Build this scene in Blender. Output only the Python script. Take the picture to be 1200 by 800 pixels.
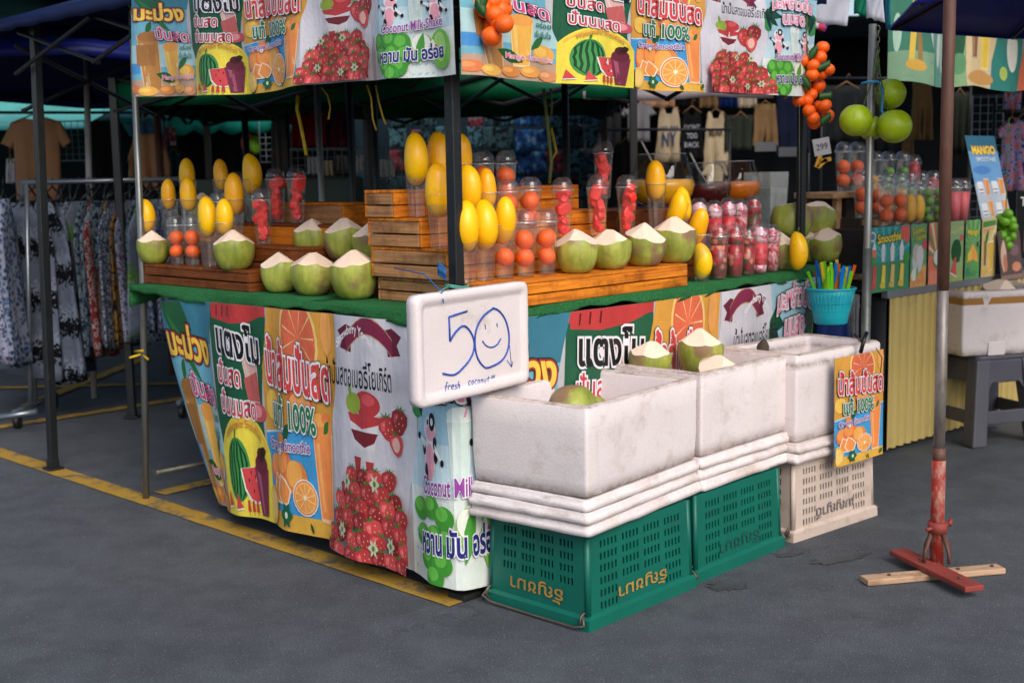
import bpy, bmesh, math, random
from mathutils import Vector, Matrix, Euler, noise
from mathutils.geometry import tessellate_polygon
R = math.radians
rnd = random.Random(7)
for o in list(bpy.data.objects): bpy.data.objects.remove(o)
C = bpy.context.scene.collection
scene = bpy.context.scene

# ---------------------------------------------------------------- camera, sky, sun, exposure
FPX, CAMH, PITCH, ROLL = 1467.0, 1.45, .133, .0181
cam = bpy.data.objects.new('camera', bpy.data.cameras.new('camera')); C.objects.link(cam)
cam.data.sensor_width = 36; cam.data.lens = FPX / 1200 * 36
cam.data.clip_start = .05; cam.data.clip_end = 500
cam.matrix_world = Matrix.Translation((0, 0, CAMH)) @ Matrix.Rotation(R(90) - PITCH, 4, 'X') @ Matrix.Rotation(-ROLL, 4, 'Z')
cam.data.dof.use_dof = True; cam.data.dof.focus_distance = 4.3; cam.data.dof.aperture_fstop = 3.2
scene.camera = cam
SUN_EL, SUN_AZ = 40, 158          # azimuth clockwise from +Y: the light comes from behind the camera, to the right
wd = bpy.data.worlds.new('World'); scene.world = wd; wd.use_nodes = True
nt = wd.node_tree; sky = nt.nodes.new('ShaderNodeTexSky'); sky.sky_type = 'NISHITA'; sky.sun_disc = False
sky.sun_elevation = R(SUN_EL); sky.sun_rotation = R(SUN_AZ); sky.air_density = 1.0; sky.dust_density = 2.5; sky.ozone_density = .6
bg = nt.nodes['Background']; bg.inputs[1].default_value = .125
nt.links.new(sky.outputs[0], bg.inputs[0])
sl = bpy.data.lights.new('sun', 'SUN'); sl.energy = 1.5; sl.angle = R(40); sl.color = (1, .94, .88)
sun = bpy.data.objects.new('sun', sl); C.objects.link(sun)
d = Vector((math.sin(R(SUN_AZ)) * math.cos(R(SUN_EL)), math.cos(R(SUN_AZ)) * math.cos(R(SUN_EL)), math.sin(R(SUN_EL))))
sun.rotation_euler = d.to_track_quat('Z', 'Y').to_euler(); sun.location = (4, -6, 8)
scene.view_settings.view_transform = 'Standard'; scene.view_settings.look = 'None'
scene.view_settings.gamma = 1; scene.view_settings.exposure = 0.48; scene.view_settings.use_curve_mapping = False
scene.cycles.max_bounces = 10; scene.cycles.transparent_max_bounces = 24; scene.cycles.diffuse_bounces = 3; scene.cycles.glossy_bounces = 3
scene.cycles.caustics_reflective = False; scene.cycles.caustics_refractive = False
scene.cycles.sample_clamp_indirect = 6

# ---------------------------------------------------------------- where things stand
cp, sp, cr, sr = math.cos(PITCH), math.sin(PITCH), math.cos(ROLL), math.sin(ROLL)
OX, OY, AN = -.183, 4.174, .81                      # the stall's corner and its two edges: s to the right, l to the left
RX, RY = math.cos(AN), math.sin(AN)
def W(s, l, z=0): return Vector((OX + s * RX - l * RY, OY + s * RY + l * RX, z))
def ray(x, y):
    X, Y = x - 600, y - 400
    x, y = X * cr - Y * sr, X * sr + Y * cr
    a, b = x / FPX, -y / FPX
    return Vector((a, cp + b * sp, -sp + b * cp))
CAM = Vector((0, 0, CAMH))
def at_z(x, y, z=0):
    r = ray(x, y); return CAM + r * ((z - CAMH) / r.z)
def at_y(x, y, Y):
    r = ray(x, y); return CAM + r * (Y / r.y)
def onplane(x, y, o, ang):                          # vertical plane through o that runs along ang
    r = ray(x, y); n = Vector((-math.sin(ang), math.cos(ang), 0)); t = (Vector((o[0], o[1], 0)) - CAM).dot(n) / r.dot(n)
    return CAM + r * t
def on_l(x, y, l): return onplane(x, y, W(0, l), AN)
def on_s(x, y, s): return onplane(x, y, W(s, 0), AN + math.pi / 2)
TZ = .987

# ---------------------------------------------------------------- objects
def tag(o, label=None, cat=None, group=None, kind=None):
    for k, v in (('label', label), ('category', cat), ('group', group), ('kind', kind)):
        if v: o[k] = v
    return o
def thing(name, label, cat, loc=(0, 0, 0), rz=0, group=None, rot=None):
    o = bpy.data.objects.new(name, None); C.objects.link(o); o.empty_display_size = .1
    o.location = loc; o.rotation_euler = rot or (0, 0, rz)
    return tag(o, label, cat, group)
def dup(root, loc=None, rz=None, label=None, group=None, rot=None):
    r = root.copy(); C.objects.link(r)
    if loc is not None: r.location = loc
    if rz is not None: r.rotation_euler = (0, 0, rz)
    if rot is not None: r.rotation_euler = rot
    if label: r['label'] = label
    if group: r['group'] = group
    for ch in list(root.children):
        c = ch.copy(); C.objects.link(c); c.parent = r
        for g in list(ch.children):
            e = g.copy(); C.objects.link(e); e.parent = c
    return r

class MB:
    def __init__(s): s.v, s.f, s.mi, s.sm, s.X = [], [], [], [], Matrix.Identity(4)
    def add(s, vs, fs, mi=0, sm=False):
        b = len(s.v); s.v += [s.X @ Vector(p) for p in vs]
        for f in fs: s.f.append([b + i for i in f]); s.mi.append(mi); s.sm.append(sm)
        return s
    def box(s, c, d, mi=0, rot=None):
        x, y, z = d[0] / 2, d[1] / 2, d[2] / 2; m = rot or Matrix.Identity(3)
        vs = [Vector(c) + m @ Vector((a * x, b * y, e * z)) for e in (-1, 1) for a, b in ((-1, -1), (1, -1), (1, 1), (-1, 1))]
        return s.add(vs, [(3, 2, 1, 0), (4, 5, 6, 7), (0, 1, 5, 4), (1, 2, 6, 5), (2, 3, 7, 6), (3, 0, 4, 7)], mi)
    def lathe(s, prof, n=20, mi=0, sm=True, caps=True, c=(0, 0, 0)):
        vs = [(c[0] + r * math.cos(2 * math.pi * k / n), c[1] + r * math.sin(2 * math.pi * k / n), c[2] + z) for r, z in prof for k in range(n)]
        fs = [(i * n + k, i * n + (k + 1) % n, (i + 1) * n + (k + 1) % n, (i + 1) * n + k) for i in range(len(prof) - 1) for k in range(n)]
        s.add(vs, fs, mi, sm)
        if caps:
            s.add(vs[:n], [list(range(n))[::-1]], mi); s.add(vs[-n:], [list(range(n))], mi)
        return s
    def tube(s, pts, r, n=8, mi=0, sm=True, caps=True):
        pts = [Vector(p) for p in pts]; rs = r if isinstance(r, (list, tuple)) else [r] * len(pts)
        t = (pts[1] - pts[0]).normalized(); u = t.orthogonal().normalized(); vs = []
        for i, p in enumerate(pts):
            a, b = pts[max(0, i - 1)], pts[min(len(pts) - 1, i + 1)]
            t = (b - a).normalized(); u = (u - t * u.dot(t)).normalized(); w = t.cross(u)
            vs += [p + (u * math.cos(2 * math.pi * k / n) + w * math.sin(2 * math.pi * k / n)) * rs[i] for k in range(n)]
        fs = [(i * n + k, i * n + (k + 1) % n, (i + 1) * n + (k + 1) % n, (i + 1) * n + k) for i in range(len(pts) - 1) for k in range(n)]
        s.add(vs, fs, mi, sm)
        if caps: s.add(vs[:n], [list(range(n))[::-1]], mi); s.add(vs[-n:], [list(range(n))], mi)
        return s
    def ell(s, c, r, nu=16, nv=10, mi=0, fn=None, rot=None):
        vs = []; m = rot or Matrix.Identity(3)
        for j in range(nv + 1):
            a = math.pi * j / nv - math.pi / 2
            for k in range(nu):
                b = 2 * math.pi * k / nu
                p = Vector((r[0] * math.cos(a) * math.cos(b), r[1] * math.cos(a) * math.sin(b), r[2] * math.sin(a)))
                if fn: p = fn(p)
                vs.append(Vector(c) + m @ p)
        return s.add(vs, [(j * nu + k, j * nu + (k + 1) % nu, (j + 1) * nu + (k + 1) % nu, (j + 1) * nu + k) for j in range(nv) for k in range(nu)], mi, True)
    def grid(s, fn, nu, nv, mi=0, sm=True, closed=False):
        vs = [fn(i / nu, j / nv) for j in range(nv + 1) for i in range(nu + 1)]; w = nu + 1
        return s.add(vs, [(j * w + i, j * w + i + 1, (j + 1) * w + i + 1, (j + 1) * w + i) for j in range(nv) for i in range(nu)], mi, sm)
    def prism(s, pts, y0, y1, mi=0):                # outline in x,z extruded along y
        n = len(pts); vs = [(x, y0, z) for x, z in pts] + [(x, y1, z) for x, z in pts]
        return s.add(vs, [list(range(n)), list(range(2 * n - 1, n - 1, -1))] + [(i, i + n, (i + 1) % n + n, (i + 1) % n) for i in range(n)], mi)
    def mesh(s, name, mats):
        me = bpy.data.meshes.new(name); me.from_pydata(s.v, [], s.f)
        for m in (mats if isinstance(mats, (list, tuple)) else [mats]): me.materials.append(m)
        me.polygons.foreach_set('material_index', s.mi); me.polygons.foreach_set('use_smooth', s.sm)
        b = bmesh.new(); b.from_mesh(me); bmesh.ops.remove_doubles(b, verts=b.verts, dist=1e-6)
        bmesh.ops.recalc_face_normals(b, faces=b.faces); b.to_mesh(me); b.free(); me.update()
        return me
    def build(s, name, mats, parent=None, loc=None, rot=None, bevel=0, solid=0, sub=0):
        o = bpy.data.objects.new(name, s.mesh(name, mats)); C.objects.link(o)
        if parent: o.parent = parent
        if loc is not None: o.location = loc
        if rot is not None: o.rotation_euler = rot
        if solid: m = o.modifiers.new('solid', 'SOLIDIFY'); m.thickness = solid; m.offset = 0
        if bevel: m = o.modifiers.new('bevel', 'BEVEL'); m.width = bevel; m.segments = 2; m.limit_method = 'ANGLE'
        if sub: m = o.modifiers.new('sub', 'SUBSURF'); m.levels = sub; m.render_levels = sub
        return o

# ---------------------------------------------------------------- materials
def lin(c):
    return tuple((x / 12.92 if x <= .04045 else ((x + .055) / 1.055) ** 2.4) for x in c[:3]) + (1,)
def hx(h): return tuple(int(h[i:i + 2], 16) / 255 for i in (0, 2, 4))
class NT:
    def __init__(s, name):
        s.m = bpy.data.materials.new(name); s.m.use_nodes = True; s.t = s.m.node_tree; s.b = s.t.nodes['Principled BSDF']; s._tc = None
    def n(s, typ, **kw):
        x = s.t.nodes.new('ShaderNode' + typ)
        for k, v in kw.items(): setattr(x, k, v)
        return x
    def l(s, a, b): s.t.links.new(a, b)
    def co(s, kind='Object', scale=(1, 1, 1), rand=False):
        tc = s.n('TexCoord'); mp = s.n('Mapping'); mp.inputs['Scale'].default_value = scale; s.l(tc.outputs[kind], mp.inputs[0])
        if rand:
            oi = s.n('ObjectInfo'); mu = s.n('Math', operation='MULTIPLY'); mu.inputs[1].default_value = 37; s.l(oi.outputs['Random'], mu.inputs[0])
            s.l(mu.outputs[0], mp.inputs['Location'])
        return mp.outputs[0]
    def noise(s, co, scale=5, detail=4, rough=.6):
        x = s.n('TexNoise'); x.inputs['Scale'].default_value = scale; x.inputs['Detail'].default_value = detail; x.inputs['Roughness'].default_value = rough
        s.l(co, x.inputs['Vector']); return x.outputs['Fac']
    def ramp(s, fac, stops):
        x = s.n('ValToRGB'); e = x.color_ramp.elements
        while len(e) < len(stops): e.new(.5)
        for a, (p, c) in zip(e, stops): a.position = p; a.color = c if len(c) == 4 else tuple(c) + (1,)
        s.l(fac, x.inputs[0]); return x.outputs[0]
    def mix(s, fac, a, b, mode='MIX'):
        x = s.n('Mix', data_type='RGBA', blend_type=mode)
        for i, v in ((0, fac), (6, a), (7, b)):
            if hasattr(v, 'links'): s.l(v, x.inputs[i])
            else: x.inputs[i].default_value = v
        return x.outputs[2]
    def bump(s, h, strength=.3, dist=.01):
        x = s.n('Bump'); x.inputs['Strength'].default_value = strength; x.inputs['Distance'].default_value = dist
        s.l(h, x.inputs['Height']); s.l(x.outputs[0], s.b.inputs['Normal'])
    def set(s, col=None, rough=None, metal=None, spec=None):
        for k, v in (('Base Color', col), ('Roughness', rough), ('Metallic', metal), ('Specular IOR Level', spec)):
            if v is None: continue
            if hasattr(v, 'links'): s.l(v, s.b.inputs[k])
            else: s.b.inputs[k].default_value = v
_mats = {}
def sc3(c, k): return (c[0] * k, c[1] * k, c[2] * k, 1)
def mat(name, col=(.5, .5, .5), rough=.6, var=.15, sc=6, bump=0, bsc=80, metal=0, dirt=0, dcol=(.06, .045, .03), stretch=(1, 1, 1), rand=True, spec=.5, sss=0):
    """plain surface: col is sRGB; broad mottling, optional dirt patches and fine bump"""
    if name in _mats: return _mats[name]
    k = NT(name); c = lin(col); co = k.co('Object', stretch, rand)
    f = k.noise(co, sc, 5)
    out = k.ramp(f, [(.3, sc3(c, 1 - var)), (.7, sc3(c, 1 + var))])
    if dirt:
        g = k.ramp(k.noise(co, sc * 2.3, 8, .7), [(.62 - .12 * dirt, (0, 0, 0, 1)), (.80 - .08 * dirt, (1, 1, 1, 1))])
        out = k.mix(g, out, dcol + (1,))
    k.set(out, rough, metal, spec)
    if bump: k.bump(k.noise(co, bsc, 3), bump, .004)
    if sss:
        k.b.inputs['Subsurface Weight'].default_value = sss; k.b.inputs['Subsurface Radius'].default_value = (.02, .012, .006)
    _mats[name] = k.m; return k.m
def wood(name, c1, c2, grain=1.0, rough=.6):
    k = NT(name); co = k.co('Object', (1.2, 14, 26), True); co2 = k.co('Object', (1, 1, 1), True)
    f = k.noise(co, 3 * grain, 6, .65); g = k.noise(co2, 7, 6, .7)
    a = k.ramp(f, [(.3, lin(c1)), (.65, lin(c2))])
    dark = k.ramp(g, [(.34, (.34, .27, .21, 1)), (.52, (1, 1, 1, 1))])
    k.set(k.mix(.75, a, dark, 'MULTIPLY'), rough, 0, .25); k.bump(f, .3, .004); return k.m
WOOD = wood('orange_stained_wood', (.62, .31, .06), (.93, .56, .15)); WOODG = wood('grey_weathered_wood', (.50, .37, .26), (.78, .56, .36))
WOODD = wood('brown_stained_wood', (.36, .17, .07), (.52, .28, .11)); PALLET = wood('raw_plank_wood', (.55, .42, .30), (.76, .61, .45))

def thin_plastic(name, tint=(.97, .98, .98), haze=.05, gl=.08, rough=.06):
    k = NT(name); t = k.t; tr = k.n('BsdfTransparent'); tr.inputs[0].default_value = tint + (1,)
    g = k.n('BsdfGlossy'); g.inputs['Roughness'].default_value = rough
    df = k.n('BsdfDiffuse'); df.inputs[0].default_value = (.8, .84, .86, 1)
    lw = k.n('LayerWeight'); lw.inputs[0].default_value = .25
    mr = k.n('MapRange'); mr.inputs[3].default_value = gl; mr.inputs[4].default_value = .75; k.l(lw.outputs['Facing'], mr.inputs[0])
    pw = k.n('Math', operation='POWER'); pw.inputs[1].default_value = 1.6; k.l(mr.outputs[0], pw.inputs[0])
    m1 = k.n('MixShader'); m1.inputs[0].default_value = haze; k.l(tr.outputs[0], m1.inputs[1]); k.l(df.outputs[0], m1.inputs[2])
    m2 = k.n('MixShader'); k.l(pw.outputs[0], m2.inputs[0]); k.l(m1.outputs[0], m2.inputs[1]); k.l(g.outputs[0], m2.inputs[2])
    k.l(m2.outputs[0], t.nodes['Material Output'].inputs[0]); return k.m
CLEAR = thin_plastic('clear_cup_plastic', (.965, .975, .978), .035, .16, .05); RIMP = thin_plastic('cup_rim_plastic', (.93, .95, .96), .30, .35, .08); GLASS = thin_plastic('bowl_glass', (.975, .985, .98), .008, .14, .02)
FILM = thin_plastic('frosted_tub_plastic', (.86, .9, .91), .28, .2, .2)

def asphalt():
    k = NT('asphalt'); co = k.co('Object'); big = k.noise(co, .55, 5, .6); mid = k.noise(co, 5, 6, .7); fine = k.noise(co, 240, 3, .85)
    a = k.ramp(big, [(.3, (.054, .061, .071, 1)), (.7, (.085, .093, .105, 1))])
    a = k.mix(.75, a, k.ramp(mid, [(.3, (.62, .62, .63, 1)), (.7, (1.25, 1.25, 1.25, 1))]), 'MULTIPLY')
    a = k.mix(.8, a, k.ramp(fine, [(.34, (.22, .22, .23, 1)), (.5, (1, 1, 1, 1)), (.64, (2.6, 2.6, 2.5, 1))]), 'MULTIPLY')
    vo = k.n('TexVoronoi'); vo.inputs['Scale'].default_value = 55; k.l(co, vo.inputs['Vector'])
    sp_ = k.ramp(vo.outputs['Distance'], [(.08, (1, 1, 1, 1)), (.16, (0, 0, 0, 1))])
    a = k.mix(sp_, a, (.20, .20, .195, 1))
    st = k.ramp(k.noise(co, 1.7, 6, .72), [(.66, (0, 0, 0, 1)), (.78, (1, 1, 1, 1))])
    m = k.n('Math', operation='MULTIPLY'); m.inputs[1].default_value = .5; k.l(st, m.inputs[0])
    a = k.mix(m.outputs[0], a, (.03, .032, .036, 1))
    vc = k.n('TexVoronoi', feature='DISTANCE_TO_EDGE'); vc.inputs['Scale'].default_value = .55; wp = k.n('VectorMath', operation='ADD'); nz = k.n('TexNoise'); nz.inputs['Scale'].default_value = 2.5; nz.inputs['Detail'].default_value = 6
    k.l(co, nz.inputs['Vector']); k.l(co, wp.inputs[0]); k.l(nz.outputs['Color'], wp.inputs[1]); k.l(wp.outputs[0], vc.inputs['Vector'])
    ck = k.ramp(vc.outputs['Distance'], [(.0, (.35, .35, .35, 1)), (.004, (0, 0, 0, 1))]); a = k.mix(ck, a, (.02, .02, .022, 1))
    wo = k.ramp(k.noise(k.co('Object', (1, 6, 1)), 2.2, 7, .75), [(.60, (0, 0, 0, 1)), (.74, (.35, .35, .35, 1))]); a = k.mix(wo, a, (.15, .15, .15, 1))
    k.set(a, .82, 0, .35); k.bump(fine, .5, .005); return k.m
ASPH = asphalt()
def roadpaint():
    k = NT('worn_yellow_paint'); co = k.co('Object'); a = k.noise(co, 9, 8, .72); b = k.noise(co, 140, 2, .8)
    y = k.ramp(k.noise(co, 2, 4), [(.3, (.36, .21, .025, 1)), (.7, (.50, .30, .04, 1))])
    y = k.mix(k.ramp(b, [(.3, (1, 1, 1, 1)), (.45, (0, 0, 0, 1))]), y, (.14, .105, .06, 1))
    k.set(k.mix(k.ramp(a, [(.36, (1, 1, 1, 1)), (.5, (0, 0, 0, 1))]), y, (.10, .095, .085, 1)), .75, 0, .3); k.bump(b, .4, .004); return k.m
RPAINT = roadpaint()
def foam(name, dirt, lines=True):
    """foam with bead texture, brown grime in patches, thin dirty seams and a soiled lower edge"""
    k = NT(name); co = k.co('Object', (1, 1, 1), True); c2 = k.co('Object', (1, 1, 7), True); c3 = k.co('Object', (9, 9, .8), True)
    base = k.ramp(k.noise(co, 3, 4), [(.3, (.72, .645, .645, 1)), (.7, (.80, .735, .73, 1))])
    vo = k.n('TexVoronoi'); vo.inputs['Scale'].default_value = 120; k.l(co, vo.inputs['Vector'])
    base = k.mix(.15 * min(1, dirt), base, k.ramp(vo.outputs['Distance'], [(.2, (1.05, 1.05, 1.05, 1)), (.7, (.72, .70, .69, 1))]), 'MULTIPLY')
    g = k.ramp(k.noise(co, 5.5, 9, .72), [(.64 - dirt * .11, (0, 0, 0, 1)), (.86, (.9, .9, .9, 1))]); base = k.mix(g, base, (.36, .26, .17, 1))
    g2 = k.ramp(k.noise(c2, 6, 8, .75), [(.69 - dirt * .075, (0, 0, 0, 1)), (.79, (1, 1, 1, 1))]); base = k.mix(g2, base, (.15, .11, .08, 1))
    g3 = k.ramp(k.noise(c3, 3, 6, .7), [(.62, (0, 0, 0, 1)), (.86, (.55, .55, .55, 1))]); base = k.mix(g3, base, (.44, .38, .31, 1))
    if dirt > .6 and lines:
        sx = k.n('SeparateXYZ'); k.l(k.co('Object'), sx.inputs[0]); nz = k.noise(co, 16, 7, .75)
        def edge(out, at_, w, amt):                 # a grimy line of uneven width at a given height or along a seam
            d1 = k.n('Math', operation='SUBTRACT'); d1.inputs[1].default_value = at_; k.l(out, d1.inputs[0]); d2 = k.n('Math', operation='ABSOLUTE'); k.l(d1.outputs[0], d2.inputs[0])
            mr = k.n('MapRange'); mr.inputs[1].default_value = 0; mr.inputs[2].default_value = w; mr.inputs[3].default_value = amt; mr.inputs[4].default_value = 0; k.l(d2.outputs[0], mr.inputs[0])
            ml = k.n('Math', operation='MULTIPLY'); k.l(mr.outputs[0], ml.inputs[0]); rr = k.ramp(nz, [(.36, (0, 0, 0, 1)), (.60, (1, 1, 1, 1))]); k.l(rr, ml.inputs[1]); return ml.outputs[0]
        base = k.mix(edge(sx.outputs[2], -.004, .034, 1.05), base, (.20, .135, .07, 1)); base = k.mix(edge(sx.outputs[2], .302, .022, .8), base, (.20, .15, .10, 1))
    k.set(base, .6, 0, .25); k.bump(vo.outputs['Distance'], .25, .002); return k.m
FOAM = foam('dirty_white_foam', 1.0); FOAML = foam('soiled_lid_foam', 1.7, False); FOAMC = foam('clean_white_foam', .0)
def husk():
    k = NT('green_coconut_husk'); co = k.co('Object', (1, 1, 1), True); st = k.co('Object', (22, 22, 2.5), True)
    g = k.ramp(k.noise(co, 9, 4), [(.3, (.20, .255, .030, 1)), (.7, (.47, .49, .10, 1))])
    g = k.mix(.5, g, k.ramp(k.noise(st, 2.5, 4), [(.35, (.62, .58, .48, 1)), (.6, (1.12, 1.12, 1.05, 1))]), 'MULTIPLY')
    b = k.ramp(k.noise(co, 8.5, 5, .55), [(.52, (0, 0, 0, 1)), (.62, (1, 1, 1, 1))])
    g = k.mix(b, g, (.25, .155, .08, 1))
    s2 = k.ramp(k.noise(co, 30, 4, .7), [(.66, (0, 0, 0, 1)), (.74, (.8, .8, .8, 1))]); g = k.mix(s2, g, (.14, .075, .03, 1))
    k.set(g, .38, 0, .5); k.bump(k.noise(st, 3, 3), .15, .003); return k.m
HUSK = husk()
PULP = mat('pale_coconut_pulp', (.95, .85, .76), .6, .06, 14, .10, 60, dirt=.05, dcol=(.62, .42, .27), stretch=(1, 1, .5), sss=.15)
def mango_skin(name, c1, c2):
    k = NT(name); co = k.co('Object', (1, 1, 1), True); a = k.ramp(k.noise(co, 9, 4), [(.3, lin(c2)), (.62, lin(c1))])
    oi = k.n('ObjectInfo'); a = k.mix(oi.outputs['Random'], a, k.mix(.5, a, lin(c2))); sp_ = k.ramp(k.noise(co, 70, 3, .7), [(.66, (0, 0, 0, 1)), (.74, (.7, .7, .7, 1))]); a = k.mix(sp_, a, lin((.66, .36, .05)))
    bl = k.ramp(k.noise(co, 14, 6, .7), [(.64, (0, 0, 0, 1)), (.78, (.6, .6, .6, 1))]); a = k.mix(bl, a, lin((.80, .42, .03)))
    k.set(a, .36, 0, .5); k.bump(k.noise(co, 45, 3), .15, .003); return k.m
MANGO = mango_skin('ripe_mango_skin', (1.0, .80, .04), (1.0, .73, .03)); MANGO2 = mango_skin('deep_yellow_mango_skin', (1.0, .77, .03), (.98, .66, .03))
ORANGE = mat('orange_peel', (1.0, .40, .02), .38, .1, 6, .5, 220); WMELON = mat('watermelon_flesh', (.96, .20, .17), .35, .14, 30, .3, 120)
LIME = mat('lime_peel', (.38, .62, .08), .4, .2, 12, .3, 200); POMELO = mat('pomelo_peel', (.60, .70, .06), .26, .22, 7, .35, 190, dirt=.2, dcol=(.10, .20, .02))
LEAF = mat('dark_green_leaf', (.10, .30, .08), .5, .3, 20); STEMG = mat('green_stem', (.25, .36, .12), .6, .3, 20)
BLKM = mat('black_painted_steel', (.085, .10, .115), .42, .2, 12, dirt=.3, dcol=(.05, .045, .04)); GREYM = mat('galvanised_steel', (.50, .51, .50), .38, .15, 9, metal=.6, dirt=.6, dcol=(.13, .09, .06), stretch=(1, 1, .3))
RUSTM = mat('rusty_brown_steel', (.37, .25, .21), .65, .35, 14, .3, 90, metal=.1, dirt=1.3, dcol=(.09, .035, .02), stretch=(1, 1, .35))
REDP = mat('chipped_red_paint', (.60, .14, .08), .6, .25, 12, .3, 60, dirt=1.5, dcol=(.36, .27, .21), stretch=(1, 1, .6)); REDW = mat('worn_red_board', (.55, .22, .19), .7, .2, 8, .3, 60, dirt=.6, dcol=(.16, .07, .05))
GREENP = mat('green_crate_plastic', (.01, .385, .325), .45, .12, 5, .05, 90, dirt=.25, dcol=(.03, .06, .05)); WHITEP = mat('off_white_crate_plastic', (.78, .71, .66), .5, .08, 5, dirt=.7, dcol=(.34, .24, .16))
TURF = None
def turf():
    k = NT('artificial_turf'); co = k.co('Object'); f = k.noise(co, 190, 2, .8); g = k.noise(co, 8, 4)
    a = k.ramp(f, [(.3, (.010, .085, .025, 1)), (.7, (.05, .30, .09, 1))]); a = k.mix(.5, a, k.ramp(g, [(.3, (.6, .6, .6, 1)), (.7, (1.2, 1.2, 1.2, 1))]), 'MULTIPLY')
    k.set(a, .8, 0, .2); k.bump(f, 1.0, .012); return k.m
TURF = turf()
def cloth(name, cols, kind=0, sc=9, rough=.85):
    """printed or plain woven cloth in one to three colours"""
    k = NT(name); co = k.co('Object', (1, 1, 1), True); wv = k.noise(co, 260, 2)
    c = [lin(x) for x in cols]
    if kind == 0: out = k.ramp(k.noise(co, 3, 3), [(.3, sc3(c[0], .85)), (.7, sc3(c[0], 1.12))])
    elif kind == 1:
        f = k.noise(co, sc, 3, .6); out = k.ramp(f, [(.44, c[0]), (.47, c[1]), (.58, c[1]), (.61, c[-1])])
    elif kind == 2:
        vo = k.n('TexVoronoi'); vo.inputs['Scale'].default_value = sc; k.l(co, vo.inputs['Vector']); out = k.ramp(vo.outputs['Distance'], [(.25, c[0]), (.3, c[1]), (.5, c[1]), (.55, c[-1])])
    else:
        sx = k.n('SeparateXYZ'); k.l(co if kind == 3 else k.co('Object'), sx.inputs[0]); m = k.n('Math', operation='MULTIPLY'); m.inputs[1].default_value = sc; k.l(sx.outputs[2], m.inputs[0])
        a = k.n('Math', operation='ADD'); k.l(m.outputs[0], a.inputs[0]); k.l(k.noise(co, 48, 4), a.inputs[1]); fr = k.n('Math', operation='FRACT'); k.l(a.outputs[0], fr.inputs[0])
        out = k.ramp(fr.outputs[0], [(.30, c[0]), (.33, c[1]), (.5, c[1]), (.53, c[-1])])
        out = k.mix(.4, out, k.ramp(k.noise(co, 30, 5, .8), [(.4, (.55, .55, .6, 1)), (.6, (1.1, 1.1, 1.1, 1))]), 'MULTIPLY')
    k.set(out, rough, 0, .15); k.bump(wv, .2, .002); return k.m
def tarp(name, c, trans=.0, rough=.55):
    k = NT(name); co = k.co('Object'); f = k.noise(co, 3, 5); a = k.ramp(f, [(.3, sc3(lin(c), .8)), (.7, sc3(lin(c), 1.15))]); k.set(a, rough, 0, .25); k.bump(f, .4, .03)
    if trans:
        tl = k.n('BsdfTranslucent'); k.l(a, tl.inputs[0]); ms = k.n('MixShader'); ms.inputs[0].default_value = trans
        k.l(k.b.outputs[0], ms.inputs[1]); k.l(tl.outputs[0], ms.inputs[2]); k.l(ms.outputs[0], k.t.nodes['Material Output'].inputs[0])
    return k.m

# ---------------------------------------------------------------- the setting
gm = MB(); gm.grid(lambda u, v: (-80 + 160 * u, -60 + 180 * v, 0), 40, 40)
tag(gm.build('ground', ASPH), kind='structure')
_lz = [.004]
def line_strip(p0, p1, w, name='yellow_line'):
    a, b = Vector(p0), Vector(p1); t = (b - a).normalized(); n = Vector((-t.y, t.x, 0)) * w / 2; L = (b - a).length; k = max(2, int(L / .12)); m = MB(); z = _lz[0]; _lz[0] += .0015
    def f(u, v):
        p = a.lerp(b, u); e = 1 + .10 * noise.noise(p * 9 + Vector((v * 7, 0, 0))); return p + n * (2 * v - 1) * e + Vector((0, 0, z))
    m.grid(f, k, 1, sm=False)
    return tag(m.build(name, RPAINT), kind='structure')
line_strip(W(-.045, -.03), W(.055, 7.2), .105)
line_strip(W(.085, 2.12), W(2.2, 2.2), .095)
line_strip(W(.0, 4.30), W(4.6, 4.2), .10)
line_strip(W(.6, 6.05), W(2.0, 4.7), .10); line_strip(W(.75, 4.85), W(2.4, 6.2), .10)
def blot(name, c, rx, ry, rot, seed):
    m = MB(); n = 90; pts = []
    for k in range(n):
        a = 2 * math.pi * k / n; q = 1 + .55 * noise.noise(Vector((math.cos(a) * 1.7, math.sin(a) * 1.7, seed))) + .45 * noise.noise(Vector((math.cos(a) * 5, math.sin(a) * 5, seed)))
        x, y = rx * q * math.cos(a), ry * q * math.sin(a); pts.append((c[0] + x * math.cos(rot) - y * math.sin(rot), c[1] + x * math.sin(rot) + y * math.cos(rot), .003))
    m.add(pts, [list(range(n))]); return tag(m.build(name, mat('damp_stain', (.262, .270, .282), .7, .3, 12, .4, 160)), kind='structure')
blot('damp_stain', at_z(855, 686), .075, .05, .3, 1); blot('damp_stain', at_z(985, 655), .12, .035, .4, 2); blot('damp_stain', at_z(925, 650), .06, .02, .4, 5)
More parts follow.
